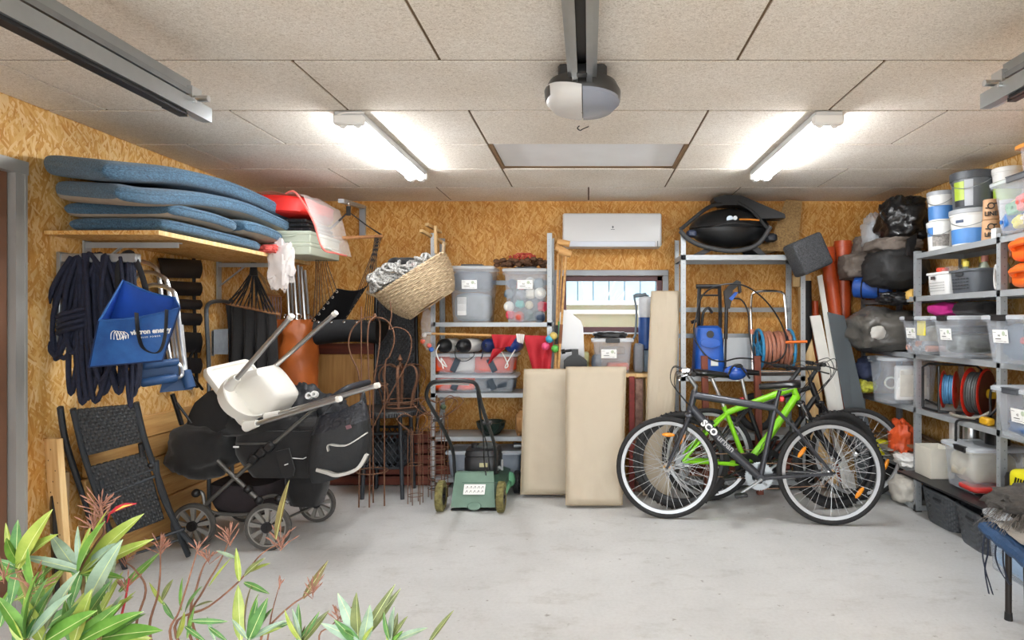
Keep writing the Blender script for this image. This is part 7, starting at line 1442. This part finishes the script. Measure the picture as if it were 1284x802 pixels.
for i, (x, y, r, h, m, lb) in enumerate(((2.58, 4.22, .05, .40, ALU, 'tall steel canister behind the white carton'), (2.60, 4.08, .045, .38, STEELD, 'narrow steel canister beside the tall one at the back'), (2.58, 3.95, .07, .36, BLACKM, 'black pot behind the large box of cream cloth'))):
    b = MB(); b.lathe([(r * .9, 0), (r, .01), (r, h - .02), (r * .9, h), (.003, h)], 22, (x, y, L5 + .018)); build(b, 'canister', m, label=lb, cat='canister')
b = MB(); b.box((2.53, 4.33, L5 + .21), (.05, .06, .38), bev=.01); build(b, 'white_tube', WHITE, label='white square plastic tube standing beside the steel canisters', cat='tube')
mc = thing('yellow_charger', 'yellow and black power tool on the fifth shelf at the near end', 'power tool', (2.45, 3.25, L5 + .003)); YL = mat('tool_yellow', 'e4dc1e', .4, 0, .05, 6)
b = MB(); b.box((2.45, 3.25, L5 + .13), (.34, .42, .25), bev=.04, seg=2); build(b, 'housing', BLACK, mc); b = MB(); b.box((2.44, 3.22, L5 + .20), (.34, .36, .15), bev=.035, seg=3); build(b, 'cover', YL, mc); b = MB(); [b.box((2.268, 3.33 - .02 * i, L5 + .215), (.004, .008, .05), Matrix.Rotation(.35, 4, 'X')) for i in range(9)]; build(b, 'air_slots', BLACK, mc, kind='stuff')
b = MB(); b.blob((2.5, 3.46, L5 + .2), (.12, .08, .14), 9, .25, 2.5, 26, 16, .8, ridge=.08); build(b, 'plastic_bag', CLEARER, label='crumpled clear bag behind the yellow power tool', cat='plastic bag', ang=30)
DGB = mat('basket_dark_grey', '4c5055', .5, 0, .1, 30)
def floor_basket(label, x, y, rz):
    t = thing('woven_basket', label, 'basket', (x, y, 0), 'dark grey woven baskets on the floor', local=True, rot=(0, 0, rz)); W_, D_, H_ = .33, .38, .23
    def rim(a): return H_ * (1 - .22 * max(0, -math.sin(a)) ** 3)
    n = 72; rows_ = 13; b = MB(); outer = []
    for i in range(rows_ + 1):
        u = i / rows_; ring = []
        for j in range(n):
            a = 2 * PI * j / n; k = .80 + .20 * u; cx2 = math.copysign(abs(math.cos(a)) ** .45, math.cos(a)); cy2 = math.copysign(abs(math.sin(a)) ** .45, math.sin(a)); wv = .004 * (1 if (i + j // 2) % 2 else -1) * (1 if 0 < i < rows_ else 0)
            ring.append(V((cx2 * (W_ / 2 * k + wv), cy2 * (D_ / 2 * k + wv), rim(a) * u)))
        outer.append(ring)
    b.loft(outer, cap=False); inner = [[V((p.x * .965, p.y * .965, max(p.z, .004))) for p in r_] for r_ in outer]; b.loft(inner[::-1], cap=False); b.add(outer[0], [list(range(n))[::-1]]); build(b, 'woven_wall', DGB, t, ang=20)
    b = MB(); b.tube([V((p.x * .99, p.y * .99, p.z)) for p in outer[-1]], .0075, 6, True); build(b, 'rim', DGB, t)
    b = MB(); b.box((-W_ / 2 * .97, -.03, H_ * .80), (.012, .085, .022), bev=.005); build(b, 'hand_slot', MATS['slot_black'], t); return t
floor_basket('dark grey woven plastic basket on the floor under the right shelving, farther one', 2.47, 4.19, R(2)); floor_basket('dark grey woven plastic basket on the floor under the right shelving, nearer one', 2.45, 3.78, R(-4))
# --- bay by the back wall: bags
TB = mat('bin_liner', '141416', .28, 0, .2, 12, .6, 25); TG = mat('taupe_cloth', '6e645c', .85, 0, .12, 12, .3, 80); TGR = mat('grey_sack', '4a4846', .6, 0, .2, 12, .4, 40)
def bag(label, px, py, Y, r, m, seed, amp=.18, ridge=.06, sq=.8, name='sack', cat='bag', fr=2.0, rot=None):
    b = MB(); b.blob(P(px, py, Y), r, seed, amp, fr, 44, 30, sq, ridge=ridge, rot=rot); return build(b, name, m, label=label, cat=cat, ang=60)
bag('shiny black bin bag, topmost of the heap at the far end of the right shelving', 1131, 276, 4.86, (.17, .22, .185), TB, 3, .22, .10)
b = MB(); [b.tube(catmull([P(1113, 272, 4.68), P(1108, 264, 4.66), P(1104, 268, 4.66), P(1109, 275, 4.67)], 4), .010, 5), b.prism([P(1137, 300, 4.62), P(1150, 292, 4.62), P(1149, 306, 4.60), P(1141, 322, 4.60), P(1136, 320, 4.60)], (0, .015, 0))]; build(b, 'bag_tie', TB, label='loose black plastic tie hanging from the shiny bin bag', cat='tie')
bag('clear plastic bag of white and blue things beside the shiny black bin bag', 1097, 291, 5.12, (.10, .12, .15), film('clear_bag', 'e8eaec', .35, .2), 6, .25, .10, name='plastic_bag'); bag('pale crumpled paper inside the clear plastic bag on the heap', 1097, 293, 5.14, (.07, .08, .11), mat('bag_contents', 'aeb4bd', .6, 0, .35, 16), 8, name='paper', cat='paper')
bag('taupe cloth squeezed between the bin bag and the large black bag', 1120, 309, 4.88, (.19, .2, .07), TG, 5, .2, .05, .7, 'cloth', 'cloth'); bag('large black sports bag in the middle of the heap on the second shelf', 1122, 337, 4.86, (.215, .24, .165), mat('sports_bag', '242425', .65, 0, .15, 10, .2, 120), 9, .14, .05, .7)
bag('grey brown sack hanging over the far end of the second shelf', 1079, 334, 5.18, (.17, .15, .115), TG, 12, .2, .06, .7); bag('dark grey cloth at the back of the heap beside the shelving post', 1092, 316, 5.3, (.16, .09, .14), TG, 16, .2, .05, .7, 'cloth', 'cloth')
rb = MB(); p, q = P(1070, 360, 5.12), P(1118, 362, 4.95); rb.tube([p, p.lerp(q, .04), p.lerp(q, .3), p.lerp(q, .7), p.lerp(q, .96), q], [.055, .08, .086, .084, .078, .05], 20); ro = build(rb, 'sleeping_bag', mat('sleeping_blue', '1f4d9c', .45, 0, .15, 10, .4, 30), label='rolled blue sleeping bag on the second shelf below the grey sack', cat='sleeping bag')
for k in (.28, .72): b = MB(); b.torus(p.lerp(q, k), .088, .006, q - p, 24, 5); build(b, 'strap', BLACK, ro)
bag('black glove with a yellow cuff lying on the front of second shelf', 1121, 374, 4.72, (.12, .1, .05), TB, 21, .25, .08, .8, 'glove', 'glove'); bag('yellow leather cuff sticking out beside the black glove', 1143, 371, 4.62, (.04, .05, .05), mat('cuff_yellow', 'd2ab5a', .7), 4, .2, .05, .8, 'cuff', 'glove')
bag('big dark see-through sack on the third shelf beside the clear boxes', 1106, 414, 4.98, (.27, .28, .175), mat('smoky_sack', '57544f', .3, 0, .25, 6, .5, 22), 2, .16, .07, .75)
b = MB(); b.blob(P(1101, 417, 4.70), (.06, .02, .05), 3, .3, 2, 16, 10); build(b, 'pale_patch', mat('patch_pale', 'c2c0ba', .4), label='pale crumpled paper showing through the big dark sack', cat='paper')
tub('clear box with a white tray inside on the fourth shelf by the back wall', (2.41, 4.80, L4 + .003), RW, .31, .42, .335, clip=True, tap=.88, clipm=mat('grey_clip3', '55595f', .5), cx_=-.02)
wt = thing('white_tray', 'white rounded plastic tray standing on edge inside the clear box', 'tray', (2.40, 4.70, L4 + .02)); b = MB(); b.box((2.42, 4.685, L4 + .16), (.26, .035, .26), bev=.03, seg=3); build(b, 'tray_body', WHITE, wt); b = MB(); b.box((2.42, 4.666, L4 + .16), (.2, .006, .2), bev=.02); build(b, 'tray_rim', mat('tray_cream', 'dcd9cf', .4), wt); b = MB(); b.torus((2.27, 4.70, L4 + .16), .04, .008, (.3, 1, 0), 20, 6); build(b, 'tray_handle', mat('tray_handle', 'd8d2bd', .5), wt)
bag('dark blue cloth behind the clear box with the white tray', 1088, 462, 5.12, (.09, .1, .1), cloth('dark_blue_cloth', '28304a'), 6, name='cloth', cat='cloth'); bag('yellow and white printed plastic pouch at the far end of the fourth shelf', 1088, 481, 5.14, (.07, .06, .07), mat('pouch_yellow', 'd9cf4a', .4, 0, .6, 30), 7, .25, .1, name='pouch', cat='pouch')
for i in range(6): b = MB(); b.box((2.50 - .012 * i, 4.92, L5 + .01 + .016 * i), (.30, .44 - .03 * (i % 3), .013), Matrix.Rotation(.12 * (-1) ** i, 4, 'Z')); build(b, 'magazine', mat('magazine_%d' % i, ('b9b6ae', '8e9094', 'd4d0c8', '7b7468', 'c6c2ba', '9d9a92')[i], .5, 0, .25, 14), label='magazine in the low pile by the back wall, %s of six' % ('bottom one', 'second from below', 'third from below', 'third from the top', 'second from the top', 'top one')[i], cat='magazine', group='magazines on the fifth shelf')
bag('crumpled orange plastic bag on the fifth shelf behind the bicycle wheel', 1130, 548, 4.78, (.085, .1, .14), mat('bag_orange', 'd4562a', .35, 0, .2, 10, .4, 30), 14, .3, .12, name='plastic_bag'); bag('yellow plastic packet behind the orange bag', 1105, 560, 5.0, (.06, .06, .06), YL, 8, .25, .08, name='packet', cat='packet'); bag('white crumpled newspaper in front of the orange bag', 1138, 576, 4.66, (.09, .12, .05), PAPER, 11, .3, .1, name='newspaper', cat='paper')
bag('white cloth sack on the bottom shelf behind the bicycle wheel', 1133, 612, 4.72, (.10, .14, .10), mat('sack_white', 'c9c4ba', .8, 0, .15, 12), 17, .2, .06); bag('dark cloth heap under the clear box on the bottom shelf', 1110, 590, 5.05, (.12, .14, .13), DARKCLOTH, 19, .2, .06, name='cloth', cat='cloth')
b = MB(); [b.cyl((2.52, 4.55 + .05 * i, L4 - .06 + .01 * i), (2.50, 5.2, L4 - .1), .008, n=6) for i in range(0)]; 
for i in range(4): b = MB(); b.beam((2.40 + .05 * i, 4.56, L5 + .14 + .012 * i), (2.44 + .05 * i, 5.3, L5 + .12 + .03 * i), .04, .015); build(b, 'wood_strip', mat('strip_brown', '7a634c', .7, 0, .25, 12), label='grey-brown wooden strip lying on the magazines, %s from the aisle' % ('first', 'second', 'third', 'fourth')[i], cat='strip', group='wooden strips on the fifth shelf')
# --- low blue table in front
tb = thing('low_table', 'low table with a padded blue edge and dark metal legs, in front of the shelving', 'table', (2.15, 2.75, 0)); TBL = mat('quilt_blue', '26476e', .7, 0, .15, 14, .3, 60)
tl_, tr_, br_, bl_ = P(1234, 652, 3.02), V((2.5, 3.08, .385)), V((2.46, 2.42, .385)), P(1300, 703, 2.52)
tl_.z = bl_.z = .395; tl_.x, bl_.x = 1.91, 1.80
b = MB(); e = V((0, 0, .045)); b.hexa([bl_ - e, br_ - e, tr_ - e, tl_ - e, bl_, br_, tr_, tl_]); build(b, 'table_top', TBL, tb)
b = MB(); pts = [tl_ + (bl_ - tl_) * k for k in [i / 14 for i in range(15)]]; b.tube([q + V((-.004, 0, -.02 + .004 * math.sin(i * 2))) for i, q in enumerate(pts)], .027, 8); b.tube([tl_ + V((0, 0, -.02)), tr_ + V((0, 0, -.02))], .026, 8); build(b, 'padded_edge', TBL, tb)
DLEG = mat('dark_brown_tube', '2b2624', .45, .4, .1, 10)
for x, y, xf, yf in ((1.945, 2.90, 1.925, 2.87), (1.86, 2.66, 1.83, 2.60), (2.42, 2.98, 2.45, 3.0), (2.40, 2.5, 2.44, 2.46)):
    b = MB(); b.cyl((xf, yf, .03), (x, y, .36), .0135, n=10); lg = build(b, 'leg', DLEG, tb); b = MB(); b.cyl((xf, yf, 0), (xf, yf, .035), .018, .016, n=10); build(b, 'foot_cap', RUBBER, lg)
for i, pts in enumerate(([(1236, 664), (1232, 690), (1235, 712), (1241, 732), (1245, 745)], [(1238, 664), (1239, 690), (1235, 714), (1240, 744)], [(1251, 672), (1248, 695), (1254, 715), (1266, 733)], [(1258, 678), (1258, 705), (1263, 725), (1268, 732)])):
    b = MB(); b.tube(catmull([P(x, y, 2.95 if i < 2 else 2.84) for x, y in pts], 6), .0065, 5, flat=.25, up=(1, 0, 0)); build(b, 'tie_string', mat('string_navy', '232c40', .8), tb)
b = MB(); b.grid(lambda u, v: (lambda q: (q.x + .015, q.y, .402 + .018 * abs(noise.noise(V((u * 6, v * 5, 2)))) + .004))(tl_.lerp(tr_, u * .95 + .02).lerp(bl_.lerp(br_, u * .95 + .02), v * .94 + .03)), 24, 30, .002); build(b, 'plastic_sheet', mat('sheet_grey', 'a9a59f', .45, 0, .25, 9, .3, 30), label='crumpled grey plastic sheet spread on the low blue table', cat='sheet', ang=60)
b = MB(); b.blob((2.19, 2.98, .50), (.25, .17, .075), 5, .3, 2.2, 44, 24, .8, ridge=.08); fz = build(b, 'fleece', mat('dark_fleece', '4b4845', .95, 0, .3, 26, .6, 90), label='dark grey shaggy fleece heaped on the low blue table', cat='fleece', ang=60)
b = MB(); rn = random.Random(8)
for i in range(260):
    a = rn.uniform(0, 6.28); k = rn.uniform(.6, 1.0); q = V((2.17 + .25 * k * math.cos(a), 2.95 + .18 * k * math.sin(a), .46 + .08 * (1 - k) + rn.uniform(-.03, .02))); d = V((math.cos(a) * .05 + rn.uniform(-.03, .03), math.sin(a) * .05, -.035 + rn.uniform(-.02, .02))); b.tube([q, q + d * .6, q + d * 1.2 + V((0, 0, -.02))], .0012, 3)
build(b, 'shaggy_hairs', mat('fleece_hair', '6b655f', .9), fz, kind='stuff')
tub('clear box with a milky lid on the floor beneath the low blue table', (2.40, 3.30, 0.002), RW, .42, .40, .31, clip=False, tap=.9)
lump('blue_packet', 'pale blue packet inside the clear box under the low table', (2.36, 3.30, .13), (.14, .16, .11), mat('packet_blue', '9ab4d0', .5, 0, .2, 8), 3, 'packet', .4, .06, .01)
# ---------------------------------------------------------------- oleanders in the doorway
rn = random.Random(21)
def leaf_mat(nm, h, h2): return mat(nm, h, .42, 0, .1, 3, h2=h2)
LM = [leaf_mat('leaf_green', '4c7a2c', '6f9c42'), leaf_mat('leaf_dark', '3f6b3a', '5d8a48'), leaf_mat('leaf_yellowish', '7f9638', 'a3ad52'), leaf_mat('leaf_olive', '57633a', '7b8250'), leaf_mat('leaf_grey_green', '7d9580', '9db29a'), leaf_mat('leaf_bronze', '5e5430', '776a3a')]
RIB = mat('leaf_rib', 'c3cc8c', .5)
def leaf_mesh(k, curl, wd):
    vs_ = []; fs = []; N_ = 8
    for i in range(N_ + 1):
        u = i / N_; w_ = wd * math.sin(PI * min(1, .03 + .97 * u) ** .85) ** .8 * (1 if u < .98 else .2) + .004; z = -curl * u * u; q = .005 * (1 - u * .7) + .001
        for y, dz in ((-w_, w_ * .35), (-min(q, w_ * .6), 0), (min(q, w_ * .6), 0), (w_, w_ * .35)): vs_.append((u - .0, y, z + dz))
    for i in range(N_):
        for j in range(3): fs.append((i * 4 + j, (i + 1) * 4 + j, (i + 1) * 4 + j + 1, i * 4 + j + 1))
    me = bpy.data.meshes.new('leaf'); me.from_pydata(vs_, [], fs); me.materials.append(LM[k]); me.materials.append(RIB); me.polygons.foreach_set('use_smooth', [True] * len(fs))
    for i, p in enumerate(me.polygons): p.material_index = 1 if i % 3 == 1 else 0
    return me
LEAF = {(k, c, w_): leaf_mesh(k, (.04, .14)[c], (.075, .11)[w_]) for k in range(6) for c in range(2) for w_ in range(2)}
def leaf(root, B, T, k, wide=1, c=None, up=None):
    B, T = V(B), V(T); d = T - B; L = d.length; x = d.normalized(); n = V(up) if up else V((rn.uniform(-.5, .5), rn.uniform(-1.0, -.3), rn.uniform(.2, 1))); n = (n - x * n.dot(x)).normalized(); y = n.cross(x)
    o = bpy.data.objects.new('leaf', LEAF[(k, rn.randint(0, 1) if c is None else c, wide)]); C.objects.link(o); o.parent = root
    o.matrix_local = frame(B - OFF[root.name], x, y, n) @ Matrix.Scale(L, 4)
STEM = mat('oleander_stem', '6a5236', .7, 0, .2, 20, h2='8a7a48'); TWIG = mat('red_twig', '6d4636', .7, 0, .25, 40, h2='8c6148'); BUD = mat('pink_bud', '8f6250', .6, 0, .25, 60); FLOW = mat('red_flower', 'a8202e', .5, 0, .2, 30)
def stem(root, pts, r0, r1, m=STEM, nm='stem'):
    b = MB(); p = catmull(pts, 5); b.tube(p, [r0 + (r1 - r0) * i / (len(p) - 1) for i in range(len(p))], 6); return build(b, nm, m, root)
def buds(root, px, py, Y, n, s, spread=1.0, ang=90):
    b = MB(); o_ = P(px, py, Y)
    for i in range(n):
        a = R(ang + rn.uniform(-75, 75) * spread); l = s * rn.uniform(.35, .9); d = V((math.cos(a), rn.uniform(-.4, .4), math.sin(a))); q = o_ + V((0, 0, rn.uniform(-.5, .3) * s)); e = q + d * l
        b.tube([q, q + d * l * .6, e], [.0006, .0009, .0005], 4); b.tube([e - d * .004, e + d * .004, e + d * .012], [.0008, .0016, .0004], 5)
    build(b, 'bud_cluster', BUD, root, kind='stuff')
def pot(root, x, y): b = MB(); b.lathe([(.13, 0), (.15, .01), (.19, .30), (.205, .30), (.205, .34), (.185, .34), (.17, .29), (.002, .285)], 32, (x, y, 0)); build(b, 'pot', mat('terracotta', 'a4603f', .8, 0, .12, 12), root)
o1 = thing('oleander', 'bushy potted oleander with broad green leaves and reddish buds in the doorway at lower left', 'plant', (-1.02, 1.28, 0)); pot(o1, -1.02, 1.28)
Y1 = 1.25
def W(root, bx_, by_, Y, tips, k=None, wide=1):
    B = P(bx_, by_, Y)
    for t in tips: leaf(root, B + V((rn.uniform(-.004, .004), rn.uniform(-.004, .004), rn.uniform(-.006, .006))), P(t[0], t[1], Y + rn.uniform(-.05, .03)), t[2] if len(t) > 2 else (rn.choice((0, 0, 1, 2)) if k is None else k), t[3] if len(t) > 3 else wide)
def base(x, y, Y): return V((x + rn.uniform(-.05, .05), Y + rn.uniform(-.05, .05), .3))
for px, py, Y in ((22, 712, 1.22), (101, 714, 1.25), (33, 801, 1.12), (60, 805, 1.15), (95, 804, 1.18), (125, 795, 1.22), (170, 802, 1.28)): e = P(px, py, Y); s_ = base(-1.02, 0, 1.28); stem(o1, [s_, s_.lerp(e, .5) + V((.02, 0, .03)), e], .008, .0045)
W(o1, 22, 710, 1.22, [(50, 644), (0, 673), (21, 652, 1), (60, 668, 2), (-8, 700), (38, 662, 2, 0), (5, 655, 2, 0), (-15, 735, 0), (12, 760, 1)])
W(o1, 101, 716, 1.25, [(166, 644, 2), (189, 675, 2, 0), (143, 680, 4), (23, 692, 4, 0), (38, 696, 0, 0), (62, 668, 4), (116, 655, 0), (106, 659, 2, 0), (96, 660, 4, 0), (137, 690, 4, 0), (155, 720, 0), (88, 760, 1), (130, 640, 2, 0)])
W(o1, 33, 803, 1.12, [(62, 731, 1), (29, 720, 0), (86, 743, 4), (6, 770, 2), (-4, 745, 0), (48, 725, 1)])
W(o1, 52, 806, 1.15, [(107, 750, 0), (118, 765, 0), (80, 720, 4), (30, 755, 2)])
W(o1, 92, 806, 1.18, [(150, 757, 0), (131, 726, 1), (167, 764, 0), (112, 740, 2), (80, 752, 0), (140, 780, 1)])
W(o1, 128, 797, 1.23, [(193, 785, 0), (160, 740, 2, 0), (150, 745, 4), (190, 800, 2), (118, 742, 0, 0), (180, 768, 1, 0)])
for i in range(34): x = rn.uniform(-8, 150); y = rn.uniform(735, 815); Y = rn.uniform(1.2, 1.42); leaf(o1, P(x, y, Y), P(x + rn.uniform(-40, 55), y - rn.uniform(25, 75), Y + rn.uniform(-.05, .05)), rn.choice((0, 0, 1, 2, 4)), rn.randint(0, 1))
stem(o1, [P(101, 713, Y1), P(122, 680, Y1), P(131, 663, Y1), P(124, 622, Y1)], .0035, .0018, TWIG, 'flower_stalk'); buds(o1, 126, 640, Y1, 24, .04); buds(o1, 118, 660, Y1, 14, .035); buds(o1, 40, 735, 1.2, 16, .035, 1); buds(o1, 5, 722, 1.2, 10, .03)
b = MB(); p = [P(139, 643, Y1), P(147, 637, Y1), P(158, 633, Y1), P(171, 631, Y1)]; b.tube(p, [.0022, .0052, .0048, .001], 8); q = [P(134, 655, Y1), P(137, 645, Y1), P(141, 641, Y1)]; b.tube(q, [.001, .0016, .0018], 5); build(b, 'red_flower', FLOW, o1); b = MB(); b.tube([P(145, 640, Y1 - .004), P(155, 634.5, Y1 - .006), P(166, 632, Y1 - .002)], [.0006, .0022, .0005], 5); build(b, 'yellow_stripe', mat('flower_yellow', 'd9b84a', .5), o1)
buds(o1, 160, 735, 1.25, 10, .03); stem(o1, [P(150, 780, 1.25), P(157, 752, 1.25), P(162, 725, 1.25)], .0025, .0015, FLOW, 'red_stalk')
o2 = thing('oleander', 'sparse potted oleander with bare reddish twigs, right of the bushy one', 'plant', (-.72, 1.32, 0)); pot(o2, -.72, 1.32); Y2 = 1.3
def twig(root, pts, Y, r=.0028, bud=True, n=12, s=.03):
    e = P(*pts[0], Y); s_ = V((-.72, 1.32, .3)) if root is o2 else V((-.42, 1.22, .3)); stem(root, [s_, s_.lerp(e, .6) + V((0, 0, .03))] + [P(*p, Y) for p in pts], r * 1.3, r * .4, TWIG, 'twig')
    if bud: buds(root, *pts[-1], Y, n, s, .8)
twig(o2, [(189, 801), (198, 745), (201, 715), (201, 688)], Y2, n=16); twig(o2, [(214, 800), (225, 765), (240, 715), (248, 688)], Y2 - .03, n=8, s=.02); twig(o2, [(219, 786), (262, 760), (300, 728), (327, 695), (352, 680)], Y2 + .02, n=16, s=.035); twig(o2, [(236, 785), (255, 740), (275, 705), (288, 676)], Y2 + .05, n=16); twig(o2, [(172, 800), (183, 740), (170, 715), (158, 705)], Y2, n=8, s=.02); twig(o2, [(240, 775), (247, 735), (255, 710), (262, 700)], Y2 + .03, n=12, s=.025); twig(o2, [(327, 802), (340, 782), (367, 757), (392, 742)], Y2 - .05, n=12, s=.03); twig(o2, [(338, 785), (343, 760), (350, 735)], Y2 - .05, .002, n=5, s=.015)
for bx_, by_, tx, ty, k, wd in ((203, 752, 216, 726, 3, 1), (205, 754, 217, 780, 1, 1), (206, 758, 186, 730, 2, 0), (228, 765, 224, 725, 0, 0), (232, 768, 245, 735, 1, 0), (242, 762, 266, 752, 3, 0), (232, 785, 256, 803, 1, 0), (240, 778, 285, 779, 1, 0), (262, 786, 284, 803, 1, 0), (262, 735, 290, 697, 2, 0), (300, 728, 296, 690, 2, 0), (306, 722, 325, 700, 3, 0), (310, 718, 338, 705, 2, 0), (306, 730, 334, 741, 1, 0), (346, 676, 360, 602, 5, 0), (380, 750, 411, 703, 5, 0), (302, 802, 297, 734, 2, 1), (308, 790, 305, 735, 5, 0), (235, 800, 243, 760, 0, 0), (222, 800, 232, 768, 2, 0), (270, 803, 258, 772, 4, 0), (296, 700, 272, 690, 4, 0)):
    leaf(o2, P(bx_, by_, Y2), P(tx, ty, Y2 + rn.uniform(-.04, .02)), k, wd)
W(o2, 313, 802, 1.24, [(331, 757, 1), (341, 761, 1), (315, 746, 0, 0), (355, 776, 4, 0), (366, 779, 1, 0), (290, 775, 4, 0), (350, 785, 2, 0), (322, 752, 1, 0)])
o3 = thing('oleander', 'low oleander shoots with dark upright leaves at the bottom edge, farthest right of the plants', 'plant', (-.42, 1.22, 0)); pot(o3, -.42, 1.22)
for px, py in ((377, 806), (452, 806), (490, 806), (538, 806)): e = P(px, py, 1.15); s_ = V((-.42 + (px - 450) * .0004, 1.22, .3)); stem(o3, [s_, s_.lerp(e, .5) + V((.015, 0, .02)), e], .007, .004)
W(o3, 377, 806, 1.15, [(373, 756, 1), (368, 764, 4, 0), (380, 783, 3), (410, 764, 3), (400, 770, 1, 0), (352, 772, 2, 0), (392, 775, 3, 0)]); buds(o3, 425, 775, 1.15, 8, .03); twig(o3, [(400, 806), (415, 785), (428, 772)], 1.15, .002, n=6, s=.02)
W(o3, 452, 806, 1.15, [(423, 744, 4), (445, 744, 3), (492, 737, 3, 0), (500, 741, 3, 0), (464, 760, 4), (419, 777, 1), (440, 772, 1), (404, 783, 4), (475, 770, 2, 0), (455, 775, 0), (430, 790, 1), (467, 785, 2, 0)])
W(o3, 490, 806, 1.14, [(493, 760, 4), (499, 769, 3), (510, 772, 3, 0), (535, 786, 4, 0), (478, 772, 1, 0), (484, 785, 2), (505, 790, 0)]); W(o3, 538, 806, 1.15, [(568, 764, 3, 0)])
